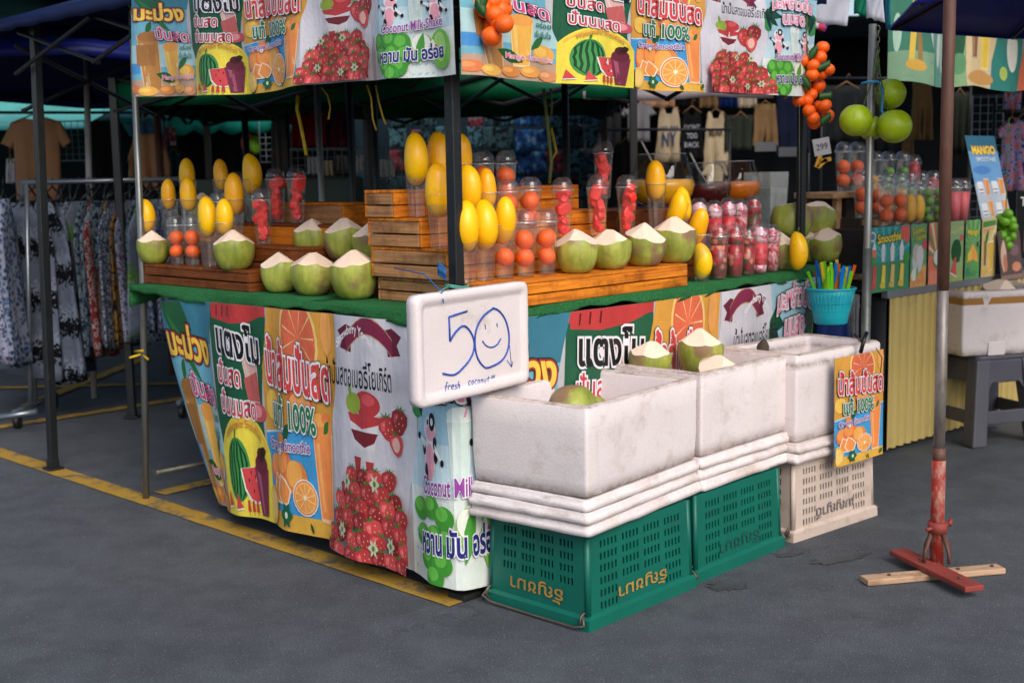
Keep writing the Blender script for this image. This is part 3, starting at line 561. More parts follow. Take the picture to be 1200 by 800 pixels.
for i in range(4):
    a, b = cs[i], cs[(i + 1) % 4]
    def f(u, v, a=a, b=b):
        x, y = a[0] + (b[0] - a[0]) * u, a[1] + (b[1] - a[1]) * u; q = v ** .9
        return (x + (ap[0] - x) * q, y + (ap[1] - y) * q, 2.24 + (ap[2] - 2.24) * q - .08 * math.sin(math.pi * v) * 1)
    m.grid(f, 10, 6)
    m.grid(lambda u, v, a=a, b=b: (a[0] + (b[0] - a[0]) * u, a[1] + (b[1] - a[1]) * u, 2.24 - .05 * v - .012 * abs(math.sin(u * 40)) * v), 40, 2)
m.build('canopy_cloth', NAVY, gz, solid=.003)
# grey upright of the counter's left end, and two inner poles
pl = MB(); pl.tube([(0, 0, 0), (.042, .0, 1.0), (.062, .0, 2.25)], .0150, 12); p_ = pl.build('tent_pole', GREYM, None, loc=W(.0, 2.088)); tag(p_, 'slim grey metal pole at the left end of the fruit counter', 'pole')
m = MB(); m.tube([(-.03, -.03, .66), (.03, .01, .675), (-.02, .03, .68), (.03, -.02, .69)], .006, 6); m.tube([(.02, 0, .67), (.06, -.05, .655)], .005, 6); m.build('yellow_string', mat('yellow_twine', (.75, .62, .10), .8, .2, 40), p_)
def rpole(label, x, yt, yb, Y, zt, r, mt=GREYM, zb=0):
    b = at_y(x, yb, Y); m = MB(); m.tube([(0, 0, zb), (-.02, 0, zt)], r, 10); o = m.build('tent_pole', mt, None, loc=(b.x, Y, 0)); return tag(o, label, 'pole')
rpole('silver pole standing behind the watermelon cups on the left', 380, 100, 235, 6.6, 2.3, .017)
rpole('black pole left of the stacked wooden crates, nearer the silver pole', 419, 100, 300, 7.4, 2.3, .020, BLKM)
rpole('dark pole just behind the stacked wooden crates', 444, 100, 200, 6.9, 2.3, .018, BLKM)
rpole('dark pole behind the top row of orange cups', 667, 110, 200, 6.3, 2.3, .018, BLKM)
rpole('dark pole behind the left mangoes under the green canopy', 292, 130, 200, 9.6, 2.2, .025, BLKM)
rpole('brown rusty pole beside the hanging tan sweatshirt', 190, 120, 200, 9.3, 2.2, .028, RUSTM)

# skirt banner of the left side, which turns the corner
SL = 1.77
def skirt_l(x, z):
    v = z / .90; t = max(0, 1 - v); w = .020 * math.sin(2 * math.pi * x / .43 + .6 + .9 * t) * (.25 + .75 * t) + .003 * math.sin(2 * math.pi * x / .17 + 2 * t)
    e = math.exp(-max(x, 0) / .26); back = .16 * t ** 1.4 * e; sl = .17 * t ** 1.3 * e
    zz = .062 + z * .992 + .025 * t * math.sin(x * 2.2 - .4) - .02 * (1 - t) * math.exp(-x / .15)
    r = .035; c0 = -.058 + r; xa = SL - c0; arc = r * math.pi / 2
    if x < xa: p, n = Vector((-.058 - w + back, SL - sl - x, zz)), Vector((-1, 0, 0)); p.y = max(p.y, c0 + 1e-4 * (xa - x))
    elif x < xa + arc: a = (x - xa) / r; n = Vector((-math.cos(a), -math.sin(a), 0)); p = Vector((c0, c0, zz)) + n * (r + w * (1 - (x - xa) / arc))
    else: u = x - xa - arc; p, n = Vector((c0 + u, -.058 - .010 * math.sin(u * 14), zz)), Vector((0, -1, 0))
    q = Matrix.Rotation(AN, 3, 'Z'); return W(0, 0) + q @ p, q @ n
banner('skirt_banner', 'tall printed juice banner hanging on the left side of the counter and turning its corner', 'banner', DRAW, .90, skirt_l, [.385, .345, .425, .435, .43], group='printed fruit banners of the stall', kcirc=.62)
def skirt_r(x, z):
    v = z / .90; t = 1 - v; w = .010 * math.sin(2 * math.pi * x / .5 + 1) * t + .002 * math.sin(2 * math.pi * x / .19)
    p = Vector((x + .03, -.052 - bow(x + .03) * 1.0 - w + .05 * t, .068 + z * .988)); q = Matrix.Rotation(AN, 3, 'Z'); return W(0, 0) + q @ p, q @ Vector((0, -1, 0))
banner('skirt_banner', 'printed juice banner on the right front of the counter, half hidden by foam boxes', 'banner', DRAW, .90, skirt_r, [.44] * 5, group='printed fruit banners of the stall', kcirc=.62)
def top_l(x, z):
    v = z / .42; w = (.022 * math.sin(2 * math.pi * x / .55 + 1.3) + .010 * math.sin(2 * math.pi * x / .27 + 2 * v)) * (1.1 - v) + .002 * math.sin(2 * math.pi * x / .16)
    zz = 1.772 + z + .028 * math.exp(-x / .3) * 1 + .006 * math.sin(x * 6); p = Vector((-.075 - w, 1.83 - x * .985, zz)); q = Matrix.Rotation(AN, 3, 'Z'); return W(0, 0) + q @ p, q @ Vector((-1, 0, 0))
banner('hanging_banner', 'printed juice banner hung along the left edge of the gazebo above the mangoes', 'banner', DRAW, .42, top_l, [.445, .36, .385, .39, .365], group='printed fruit banners of the stall', kcirc=1.0)
def top_r2(x, z):
    v = z / .42; w = (.020 * math.sin(2 * math.pi * x / .6 + .4) + .009 * math.sin(2 * math.pi * x / .29 + 2 * v)) * (1.1 - v) + .002 * math.sin(2 * math.pi * x / .16)
    p = Vector((x - .035, -.075 - w, 1.768 + z - .012 * math.sin(math.pi * x / 2.25))); q = Matrix.Rotation(AN, 3, 'Z'); return W(0, 0) + q @ p, q @ Vector((0, -1, 0))
banner('hanging_banner', 'printed juice banner hung along the right edge of the gazebo above the orange cups', 'banner', DRAW, .42, top_r2, [.49, .42, .43, .45, .44], group='printed fruit banners of the stall', kcirc=1.0)
# ---------------------------------------------------------------- wooden crates that step up on the counter
def wooden_crate(label, s0, s1, l0, l1, z0, z1, mt, along='s', group='wooden crates stepping up on the counter', wend=None, cat='crate'):
    """a slatted box between s0..s1 and l0..l1"""
    t = thing('wooden_crate', label, cat, W(0, 0), AN, group); wend = wend or mt; h = z1 - z0; th = .012
    def brd(name, x0, x1, y0, y1, a, b, mm, ax='s'):
        m = MB(); c = ((x0 + x1) / 2, (y0 + y1) / 2, (a + b) / 2)
        if ax == 's': m.box((0, 0, 0), (x1 - x0, y1 - y0, b - a)); o = m.build(name, mm, t, loc=c, bevel=.0025)
        else: m.box((0, 0, 0), (y1 - y0, x1 - x0, b - a)); o = m.build(name, mm, t, loc=c, rot=(0, 0, R(90)), bevel=.0025)
        return o
    g = .004; n = 2 if h < .13 else 3; hs = (h - .012 - g * (n - 1)) / n
    for k in range(n):
        a = z0 + k * (hs + g); b = a + hs
        for (y0, y1) in ((l0, l0 + th), (l1 - th, l1)): brd('side_board', s0 + .001, s1 - .001, y0, y1, a, b, mt if along == 's' or True else mt)
        for (x0, x1) in ((s0, s0 + th), (s1 - th, s1)): brd('end_board', x0, x1, l0 + th + .001, l1 - th - .001, a + .001, b - .001, wend, 'l')
    k = max(1, round((l1 - l0) / .11)); w = (l1 - l0) / k
    for i in range(k): brd('top_board', s0, s1, l0 + i * w + .0015, l0 + (i + 1) * w - .0015, z1 - .0115, z1, mt)
    for x in (s0 + th + .014, s1 - th - .014):
        for y in (l0 + th + .014, l1 - th - .014): m = MB(); m.box((x, y, (z0 + z1) / 2 - .008), (.026, .026, h - .018)); m.build('corner_post', wend, t)
    return t
T2 = TZ + .009
RZ = [1.083, 1.195, 1.300, 1.400]; LZ = [1.080, 1.172, 1.257, 1.343]
wooden_crate('long orange wooden crate along the right front, coconuts and cups on it', .09, 1.20, -.085, .135, T2, RZ[0], WOOD, wend=WOODG)
for k, (l0, s1, txt) in enumerate(((.14, 1.16, 'second'), (.265, 1.12, 'third'), (.395, 1.10, 'topmost'))):
    wooden_crate('%s crate from below in the weathered wooden stack behind the corner post' % txt, .095 - .006 * k, s1, l0, .55 + .006 * k, RZ[k] + .002, RZ[k + 1], WOOD, wend=WOODG)
wooden_crate('weathered bottom crate filling in behind the long orange crate at the corner', .12, 1.1, .142, .545, T2, RZ[0] - .001, WOODG, wend=WOODG)
wooden_crate('dark brown plank crate at the left end under two coconuts', .02, .14, 1.22, 2.03, T2, LZ[0], WOODD, wend=WOODD)
wooden_crate('brown crate forming the second step of the left display', .145, .29, 1.03, 2.02, T2, LZ[1], WOODD, wend=WOODD)
wooden_crate('brown crate forming the third step under the left watermelon cups', .295, .43, 1.0, 2.02, T2, LZ[2], WOODD, wend=WOOD)
wooden_crate('small orange crate at the back of the left display, beside the silver pole', .435, .58, 1.12, 1.6, T2, LZ[3], WOOD, wend=WOODG)
wooden_crate('low plank crate under the back row of left coconuts', .22, .42, .62, 1.01, T2, 1.112, WOODD, wend=WOODD)

# ---------------------------------------------------------------- fruit, one source each
def coconut_src(seed, tilt=0):
    """husk of revolution sliced by a few slanting knife cuts that leave a pale faceted point"""
    q = random.Random(seed); t = thing('coconut', 'x', 'coconut'); n = 54; ph = [q.uniform(0, 6.28) for _ in range(4)]; N = q.choice((6, 7, 7, 8))
    prof = [(0, .036), (.004, .047), (.018, .060), (.042, .0705), (.066, .0760), (.088, .0765), (.105, .0745), (.13, .066), (.2, .02)]
    def pr(z):
        for (z0, r0), (z1, r1) in zip(prof, prof[1:]):
            if z <= z1: return r0 + (r1 - r0) * (z - z0) / (z1 - z0)
        return .02
    def rad(z, a): return pr(z) * (1 + .015 * math.sin(2 * a + ph[0]) + .010 * math.sin(5 * a + ph[1] + 20 * z) - .028 * max(0, math.cos(2.5 * a + ph[2])) ** 8)
    pls = [(2 * math.pi * k / N + q.uniform(-.2, .2), q.uniform(.60, .86), q.uniform(.149, .161)) for k in range(N)]; cap = q.uniform(.145, .153); tx = q.uniform(-.12, .12)
    def top(x, y): return min([cap + tx * x] + [c - s_ * (x * math.cos(a) + y * math.sin(a)) for a, s_, c in pls])
    rim = []
    for k in range(n):
        a = 2 * math.pi * k / n; z = .1
        for _ in range(12): r = rad(z, a); z = .5 * z + .5 * top(r * math.cos(a), r * math.sin(a))
        rim.append((r, z, a))
    m = MB(); vs = []
    for f in (0, .02, .07, .15, .28, .42, .58, .74, .88, 1):
        for r, z, a in rim: zz = z * f; rr = rad(zz, a) if f < 1 else r; vs.append((rr * math.cos(a), rr * math.sin(a), zz))
    m.add(vs, [(i * n + k, i * n + (k + 1) % n, (i + 1) * n + (k + 1) % n, (i + 1) * n + k) for i in range(9) for k in range(n)], 0, True); m.add(vs[:n], [list(range(n))[::-1]]); m.build('husk', HUSK, t)
    m = MB(); vs = []
    for f in (1, .985, .9, .8, .7, .6, .5, .4, .3, .22, .15, .08):
        for r, z, a in rim: x, y = r * f * math.cos(a), r * f * math.sin(a); vs.append((x, y, z if f == 1 else top(x, y) + .0006 * noise.noise(Vector((x * 160, y * 160, seed))) + (.0008 if f < .99 else 0)))
    m.add(vs, [(i * n + k, i * n + (k + 1) % n, (i + 1) * n + (k + 1) % n, (i + 1) * n + k) for i in range(11) for k in range(n)]); m.add(vs[-n:], [list(range(n))]); m.build('white_top', PULP, t); return t
COCO = [coconut_src(s) for s in (1, 2, 5, 9, 12, 17)]; _ci = [0]; _first = {}
def use(src, key, loc, rot, label, group):
    """the source itself the first time, a copy afterwards"""
    if key in _first: return dup(src, loc, None, label, group, rot)
    _first[key] = 1; src.location = loc; src.rotation_euler = rot; src['label'] = label
    if group: src['group'] = group
    return src
def coconut(loc, label, sc=1.0, rot=None, group='trimmed green coconuts'):
    i = _ci[0] % 6; _ci[0] += 1
    o = use(COCO[i], ('c', i), loc, rot or (rnd.uniform(-.04, .04), rnd.uniform(-.04, .04), rnd.uniform(0, 6)), label, group); o.scale = (sc, sc, sc); return o
def one_mesh(name, mb, mt, cat):
    o = mb.build(name, mt); o['category'] = cat; return o
def mangofn(p):
    t = p.z / .08; k = 1 + .16 * t * t - .10 * abs(t) ** 5 - .05 * t
    return Vector((p.x * k + .012 * t * t - .006, p.y * k, p.z + .05 * p.x * t))
mb = MB(); mb.ell((0, 0, 0), (.0435, .039, .082), 22, 18, 0, mangofn); MSRC = [one_mesh('mango', mb, MANGO, 'mango')]
mb = MB(); mb.ell((0, 0, 0), (.041, .0375, .080), 22, 18, 0, lambda p: mangofn(Vector((p.x, p.y, p.z))) + Vector((.010 * math.cos(p.z * 22), 0, 0))); MSRC.append(one_mesh('mango', mb, MANGO2, 'mango'))
mb = MB(); mb.ell((0, 0, 0), (.0345, .0345, .032), 18, 12, 0, lambda p: p * (1 - .06 * math.exp(-(p.x ** 2 + p.y ** 2) / .0002))); OSRC = one_mesh('orange', mb, ORANGE, 'orange')
def mango(loc, label, ax=0, ay=0, rz=0, k=1.0, i=0, group='ripe yellow mangoes'):
    o = use(MSRC[i], ('m', i), loc, (ax, ay, rz + rnd.uniform(-.5, .5)), label, group); o.scale = (k * rnd.uniform(.93, 1.06), k * rnd.uniform(.94, 1.06), k * rnd.uniform(.95, 1.05)); return o
def orange(loc, label, k=1.0, group='oranges in plastic cups'):
    o = use(OSRC, 'o', loc, (rnd.uniform(-1, 1), rnd.uniform(-1, 1), rnd.uniform(0, 6)), label, group); o.scale = (k, k, k); return o
CUPH, CUPR0, CUPR1 = .190, .030, .042
def cup_src(lid, nm='plastic_cup', h=CUPH, r0=CUPR0, r1=CUPR1):
    t = thing(nm, 'x', 'cup'); m = MB(); n = 28
    m.lathe([(.001, .004), (r0 * .8, .003), (r0 * .97, .0), (r0, .006), (r0 + (r1 - r0) * .18, h * .18), (r0 + (r1 - r0) * .19, h * .2), (r0 + (r1 - r0) * .6, h * .6), (r1, h * .985)], n, caps=False); m.build('cup_wall', CLEAR, t)
    m = MB(); m.tube([(r1 * math.cos(2 * math.pi * k / 32), r1 * math.sin(2 * math.pi * k / 32), h * .99) for k in range(33)], .0018, 6, caps=False); m.build('cup_rim', RIMP, t)
    if lid:
        m = MB(); m.lathe([(r1 + .004, h - .004), (r1 + .004, h + .003), (r1 + .0005, h + .004), (r1 - .001, h + .012), (r1 * .93, h + .024), (r1 * .72, h + .038), (r1 * .42, h + .046), (r1 * .28, h + .0465)], n, caps=False); m.build('dome_lid', CLEAR, t)
    return t
CUP = cup_src(False); CUPL = cup_src(True)
def cup(loc, label, lid=False, group='tall clear plastic cups', k=1.0):
    o = use(CUPL if lid else CUP, ('cup', lid), loc, (0, 0, rnd.uniform(0, 6)), label, group); o.scale = (k, k, k); return o
def wedge_src():
    m = MB(); pts = [(-.027, -.015), (.012, -.019), (.029, -.004), (.020, .018), (-.012, .021), (-.029, .010)]
    m.prism(pts, -.013, .014); o = m.build('watermelon_slice', WMELON, bevel=.005); o['category'] = 'watermelon'; return o
WSRC = [wedge_src()]
def melon_cup(loc, where, k=1.0, n=6):
    cup(loc, 'tall domed cup of red watermelon slices %s' % where, True, 'domed cups of watermelon', k)
    q = random.Random(sum(map(ord, where)))
    for i in range(n):
        z = .034 + i * .027; w_ = .004 + .012 * i / n; p = loc + Vector((q.uniform(-w_, w_), q.uniform(-w_, w_), z * k))
        use(WSRC[0], 'w', p, (q.uniform(-.7, .7), q.uniform(-1.4, 1.4), q.uniform(0, 6)), 'red watermelon slice inside the domed cup %s' % where, 'watermelon slices in the cup %s' % where).scale = (k * q.uniform(.95, 1.25) * (.80 + .06 * i),) * 3
def orange_cup(loc, where, n=2, lid=True, k=1.0, z0=.066):
    cup(loc, 'tall %scup holding %s %s' % ('domed ' if lid else '', 'two oranges' if n == 2 else 'oranges', where), lid, 'cups of oranges', k)
    for i in range(n): orange(loc + Vector((rnd.uniform(-.003, .003), rnd.uniform(-.003, .003), (z0 + .064 * i) * k)), '%s orange in the domed cup %s' % (('lower', 'upper')[i], where), k * (.98 + .09 * i))
def mango_cup(loc, where, k=1.0, ang=0, ay=0, i=0, dz=0, cupk=1.0, dx=0):
    cup(loc, 'tall open mango cup %s' % where, False, 'open cups with a mango on top', cupk)
    mango(loc + Vector((dx, 0, CUPH * cupk + .012 + dz)), 'yellow mango in the cup %s' % where, 0, ay, ang, k, i)
def at_row(x, yb, plane, z): p = on_l(x, yb, plane) ; return Vector((p.x, p.y, z))
def at_rows(x, yb, plane, z): p = on_s(x, yb, plane); return Vector((p.x, p.y, z))

# left wing
for x, pl_, z, w_, i, k, ay in ((172, .075, LZ[0], 'at the far left, above the left-end coconut', 0, .93, .05), (199, .21, LZ[1], 'second from the left end, beside the grey pole', 1, .92, 0), (222, .36, LZ[2], 'highest at the left end of the left display', 0, .94, -.05), (223, .215, LZ[1], 'directly below the highest left-end mango', 1, .96, .03), (243, .075, LZ[0], 'in the low front row left of the paired mangoes', 0, 1.06, .1), (262, .36, LZ[2], 'in the top left row, between its two tallest neighbours', 1, .92, .12), (263, .075, LZ[0], 'leaning above the second coconut of the left display', 0, .95, -.12), (276, .215, LZ[1], 'in the middle row just left of the watermelon cups', 1, 1.10, .0), (297, .36, LZ[2], 'at the right end of the top left row', 0, 1.06, .02)):
    p = at_rows(x, 260, pl_, z + .001); mango_cup(p, w_, k, rnd.uniform(0, 6) * 0 + 2.3, ay, i, .01)
orange_cup(at_rows(208, 311, .075, LZ[0]), 'left of the pair in front of the left mangoes', k=.92); orange_cup(at_rows(226, 312, .075, LZ[0]), 'right of the pair in front of the left mangoes', k=.94)
orange_cup(at_rows(280, 262, .38, LZ[2]), 'peeping out behind the left mangoes', k=.95); orange_cup(at_rows(258, 288, .225, LZ[1]), 'half hidden between the left mangoes', k=.95)
melon_cup(at_rows(309, 288, .205, LZ[1]), 'in front on the left display'); melon_cup(at_rows(325, 262, .35, LZ[2]), 'behind on the left display, nearer the mangoes'); melon_cup(at_rows(349, 262, .35, LZ[2]), 'at the right end of the left display')
coconut(at_rows(181, 309, .07, LZ[0]), 'green coconut on the left end of the brown plank crate', .98); coconut(at_rows(276, 316, .06, LZ[0] - .002), 'green coconut on the right end of the brown plank crate', 1.10)
coconut(at_rows(238, 262, .40, LZ[2] + .012), 'pale coconut top peeping between the left mangoes', .8)
for x, w_ in ((330, 'left'), (367, 'middle'), (417, 'right')): coconut(at_rows(x, 347, .10, T2), '%s coconut of the front three on the left turf' % {'left': 'leftmost', 'middle': 'middle', 'right': 'rightmost, brown patched'}[w_], {330: 1.05, 367: 1.12, 417: 1.22}[x])
for x, k, w_ in ((368, 1.10, 'leftmost'), (405, 1.15, 'middle'), (439, 1.1, 'rightmost, beside the crates')): coconut(at_rows(x, 303, .31, 1.114), '%s coconut of the raised back row behind the left three' % w_, k)

# right wing: front row on the long crate, then the steps
p = lambda x, l, z: at_row(x, 320, l, z + .001)
mango_cup(p(548, .05, RZ[0]), 'front row, right behind the corner post', 1.12, 2, 0, 0, -.01); mango_cup(p(569, .05, RZ[0]), 'front row, second right of the corner post', 1.12, 2.4, .04, 0, -.01)
mango_cup(p(592, .05, RZ[0]), 'front row, tilted, with an orange under it', 1.02, 2.2, -.26, 0, 0); orange(p(592, .05, RZ[0]) + Vector((0, 0, .075)), 'orange below the tilted mango in the front row cup', .98)
orange_cup(p(616, .045, RZ[0]), 'left of the front pair beside the coconuts', k=1.02); orange_cup(p(641, .04, RZ[0]), 'right of the front pair, touching the coconuts', k=1.02)
mango_cup(p(516, .19, RZ[1]), 'second row, left of the corner post', 1.14, 2.2, 0, 1, .0); mango_cup(p(551, .19, RZ[1]), 'second row, behind the corner post', 1.08, 2.0, -.05, 0, .0); mango_cup(p(573, .19, RZ[1]), 'second row, right of the corner post', .95, 2.6, .05, 1, .0)
orange_cup(p(597, .19, RZ[1]), 'second row, left of two', k=1.0, z0=.08); orange_cup(p(623, .19, RZ[1]), 'second row, right of two', k=1.02, z0=.085)
mango_cup(p(491, .33, RZ[2]), 'back row, at the left edge of the crate stack', 1.12, 2.2, .02, 0, .005); mango_cup(p(518, .33, RZ[2]), 'back row, just left of the corner post', 1.15, 2.0, .05, 1, .01); mango_cup(p(543, .33, RZ[2]), 'back row, hidden half by the corner post', 1.12, 2.2, -.12, 1, .005)
orange_cup(p(569, .33, RZ[2]), 'back row, left of the top two', k=1.0, z0=.08); orange_cup(p(595, .33, RZ[2]), 'back row, right of the top two', k=1.0, z0=.08)
melon_cup(p(660, .19, RZ[1]), 'nearest the oranges on the right display'); melon_cup(p(701, .19, RZ[1]), 'in the middle of the right display', 1.03); melon_cup(p(735, .19, RZ[1]), 'beside the juice bowls', 1.02); melon_cup(at_row(707, 222, .34, RZ[2] + .04), 'raised at the back of the right display', 1.0)
for x, k, w_ in ((676, 1.06, 'leftmost, brown patched'), (716, 1.03, 'second from the left'), (755, 1.12, 'third from the left'), (789, 1.22, 'rightmost and largest')): coconut(at_row(x, 317, -.005, RZ[0]), '%s coconut of the four on the long orange crate' % w_, k)
wooden_crate('low brown crate holding the juice bowls at the back right', 1.25, 2.15, .30, .62, T2, 1.288, WOODD, wend=WOODD); wooden_crate('small step crate under the strawberry cups', 1.25, 1.98, .10, .26, T2, 1.112, WOODD, wend=WOODD)
mango_cup(at_row(769, 262, .21, 1.205), 'alone in front of the yellow juice bowl', 1.08, 2.2, .02, 1, 0, 1.02)
q_ = at_row(796, 285, .10, 1.125); cup(q_, 'open cup with two mangoes above the largest coconut', False, 'open cups with a mango on top', 1.0)
mango(q_ + Vector((-.012, -.01, .165)), 'left of the two mangoes in the cup above the largest coconut', .1, -.3, 2.2, .95); mango(q_ + Vector((.016, .012, .185)), 'right of the two mangoes in the cup above the largest coconut', -.05, .2, 2, .95, 1)
q_ = at_row(822, 335, -.02, T2); cup(q_, 'open cup with two mangoes standing on the turf by the strawberry cups', False, 'open cups with a mango on top', 1.02)
mango(q_ + Vector((.0, .0, .083)), 'lower mango in the turf cup beside the long orange crate', .0, .05, 2.2, .92); mango(q_ + Vector((-.012, -.004, .225)), 'upper tilted mango in the turf cup beside the long orange crate', .0, -.38, 2.2, .98, 1)

# strawberry cups
def drink(name, cols, kind):
    k = NT(name); co = k.co('Object', (1, 1, 1), True); c = [lin(x) for x in cols]
    if kind == 'layer':
        f = k.noise(co, 28, 3, .6); out = k.ramp(f, [(.40, c[0]), (.47, c[1]), (.55, c[1 if len(c) < 3 else 2])])
    else:
        vo = k.n('TexVoronoi'); vo.inputs['Scale'].default_value = 46; k.l(co, vo.inputs['Vector']); sx = k.n('SeparateColor'); k.l(vo.outputs['Color'], sx.inputs[0])
        out = k.ramp(sx.outputs[0], [(.15, c[0]), (.16, c[1]), (.5, c[1]), (.52, c[2]), (.74, c[2]), (.76, c[3 % len(c)])]); k.b.inputs['Coat Weight'].default_value = .3
        out = k.mix(k.ramp(vo.outputs['Distance'], [(.35, (0, 0, 0, 1)), (.75, (.7, .7, .7, 1))]), out, (.12, .01, .015, 1))
    k.set(out, .35, 0, .5); return k.m
SMOO = drink('red_strawberry_smoothie', [(.78, .10, .17), (.86, .16, .22), (.92, .30, .34)], 'layer'); CREAM = drink('pink_whipped_cream', [(.96, .72, .78), (.98, .86, .88), (.85, .30, .42)], 'layer')
CUTF = drink('cut_strawberries', [(.32, .38, .20), (.80, .12, .18), (.70, .06, .12), (.90, .55, .45)], 'cut'); YOG = drink('yogurt_layers', [(.90, .25, .32), (.95, .80, .82), (.75, .08, .15)], 'layer')
def straw_src(fill, topm, low=None):
    t = cup_src(True, 'strawberry_cup', .165, .029, .039); t['category'] = 'strawberry cup'
    m = MB(); m.lathe([(.0272, .008), (.0275 + .0085 * .78, .130)], 20); m.build('filling', fill, t)
    m = MB(); m.lathe([(.0335, .131), (.0355, .150), (.034, .168), (.026, .182), (.012, .192), (.002, .194)], 18, caps=True); m.build('topping', topm, t)
    if low: m = MB(); m.lathe([(.0277, .012), (.0290, .040)], 20); m.build('bottom_layer', low, t)
    return t
SC = [straw_src(SMOO, CREAM), straw_src(CUTF, CUTF), straw_src(SMOO, CREAM, CREAM), straw_src(YOG, CREAM)]
def scup(kind, loc, label, k=1.0): use(SC[kind], ('s', kind), loc, (0, 0, rnd.uniform(0, 6)), label, 'strawberry drinks on the right of the counter').scale = (k, k, k)
for x, kd, k, w_ in ((819, 0, 1.06, 'bright red smoothie cup, leftmost of the back strawberry row'), (837, 0, 1.0, 'bright red smoothie cup, second in the back strawberry row'), (853, 0, 1.04, 'bright red smoothie cup, third in the back strawberry row'), (867, 3, 1.0, 'streaky pink yogurt cup in the back strawberry row'), (883, 1, 1.06, 'cup of cut dark berries at the right end of the back row')): scup(kd, at_row(x, 275, .15, 1.114), w_, k * .97)
for x, kd, k, l, w_ in ((842, 1, 1.10, -.03, 'cup of cut strawberries nearest the lone mango cup in the front row'), (861, 1, 1.08, -.03, 'cup of cut strawberries second in the front row'), (876, 1, 1.0, -.02, 'narrow cup of cut strawberries in the middle of the front row'), (890, 2, 1.06, -.03, 'red smoothie cup with pink bottom layer in the front row'), (904, 3, 1.0, -.01, 'red and white layered cup at the right end of the front row')): scup(kd, at_row(x, 330, l, T2), w_, k)

# juice bowls, tub, far coconuts
def juice_bowl(label, loc, k, col, full, ladle, nm):
    t = thing('juice_bowl', label, 'juice bowl', loc, .6, 'glass juice bowls on the counter'); m = MB()
    pr = [(.05, .0), (.085, .012), (.112, .04), (.120, .075), (.113, .115), (.098, .155), (.088, .19)]; m.lathe([(r * k, z * k) for r, z in pr], 32, caps=False); m.lathe([(.001, .001), (.05 * k, .0)], 32, caps=False); m.build('glass_wall', GLASS, t)
    m = MB(); m.tube([(.088 * k * math.cos(2 * math.pi * i / 32), .088 * k * math.sin(2 * math.pi * i / 32), .19 * k) for i in range(33)], .0022, 6, caps=False); m.build('rim', RIMP, t)
    km = mat(nm, col, .2, .08, 4, spec=.6); m = MB(); prj = [(.048, .004), (.083, .016), (.109, .042), (.1165, .075), (.112, full)] if full > .08 else [(.048, .004), (.083, .016), (.109, .042), (.112, full)]
    m.lathe([(r * k, z * k) for r, z in prj], 32); m.build('juice', km, t)
    if ladle:
        tk = mat('white_plastic_ladle', (.85, .86, .87), .35, .05); a = thing('ladle', 'long white ladle standing in the %s' % ladle, 'ladle', loc, .6, 'ladles in the juice bowls')
        m = MB(); m.tube([(.05 * k, .02 * k, .07 * k), (-.05 * k, .0, .165 * k), (-.115 * k, -.02 * k, .235 * k)], .005, 8); m.build('handle', tk, a); m = MB(); m.ell((.055 * k, .022 * k, .065 * k), (.03 * k, .03 * k, .018 * k), 14, 8); m.build('ladle_head', tk, a)
    return t
bz = 1.29
juice_bowl('big glass bowl of yellow juice behind the lone mango cup', at_row(776, 240, .45, bz), 1.25, (1.0, .72, .04), .098, 'yellow juice bowl', 'yellow_mango_juice')
juice_bowl('glass bowl of dark red juice between the yellow and orange bowls', at_row(827, 240, .42, bz), 1.02, (.30, .02, .06), .092, 'dark red juice bowl', 'dark_red_juice')
juice_bowl('glass bowl of orange juice beside the frosted tub', at_row(861, 240, .45, bz), 1.06, (1.0, .52, .03), .098, None, 'orange_juice')
FOAMW = mat('pale_juice_foam', (.97, .88, .68), .6, .08, 20)
for x, l in ((790, .43), (858, .45)):
    m = MB(); m.ell((0, 0, 0), (.05, .042, .014), 16, 8); tag(m.build('lemon_slab', FOAMW, loc=at_row(x, 215, l, bz + (.105 if x < 800 else .085))), 'pale fruit slab floating in the %s juice bowl' % ('yellow' if x < 800 else 'orange'), 'fruit', 'fruit slabs floating in juice')
t = thing('frosted_tub', 'large frosted plastic tub standing behind the strawberry cups', 'tub', at_row(897, 300, .47, T2), AN)
m = MB(); q = .085; m.add([(a * q * s_, b * q * s_, z) for z, s_ in ((0, .85), (.44, 1.0)) for a, b in ((-1, -1), (1, -1), (1, 1), (-1, 1))], [(3, 2, 1, 0), (0, 1, 5, 4), (1, 2, 6, 5), (2, 3, 7, 6), (3, 0, 4, 7)]); m.build('tub_wall', FILM, t, bevel=.01)
m = MB(); q = .078; m.add([(a * q * s_, b * q * s_, z) for z, s_ in ((.006, .85), (.36, .97)) for a, b in ((-1, -1), (1, -1), (1, 1), (-1, 1))], [(3, 2, 1, 0), (4, 5, 6, 7), (0, 1, 5, 4), (1, 2, 6, 5), (2, 3, 7, 6), (3, 0, 4, 7)]); m.build('ice', mat('cloudy_ice', (.66, .72, .71), .3, .25, 24, .3, 60), t)
coconut(at_row(912, 322, .03, T2), 'green coconut at the right end of the turf, behind the lone hanging mango', 1.15); coconut(at_row(966, 322, .10, T2), 'brownish coconut at the far right corner of the turf', 1.15)
coconut(at_row(921, 322, .10, T2 + .130), 'large tilted green coconut atop the right end pile', 1.28, (-.25, .5, .4)); coconut(at_row(953, 322, .16, T2 + .132), 'coconut atop the pile half hidden by the right post', 1.15, (.1, .35, 1.0)); coconut(at_row(944, 322, .20, T2), 'coconut at the back of the right end pile', 1.15)
hm = MB(); hm.ell((0, 0, 0), (.042, .037, .082), 20, 16, 0, mangofn); hp = on_l(935, 294, -.10); ho = thing('hanging_mango', 'single yellow mango hanging by a string from the right post', 'mango', hp)
ho2 = hm.build('mango_body', MANGO, ho, rot=(0, .05, 2)); ho.scale = (1.05,) * 3
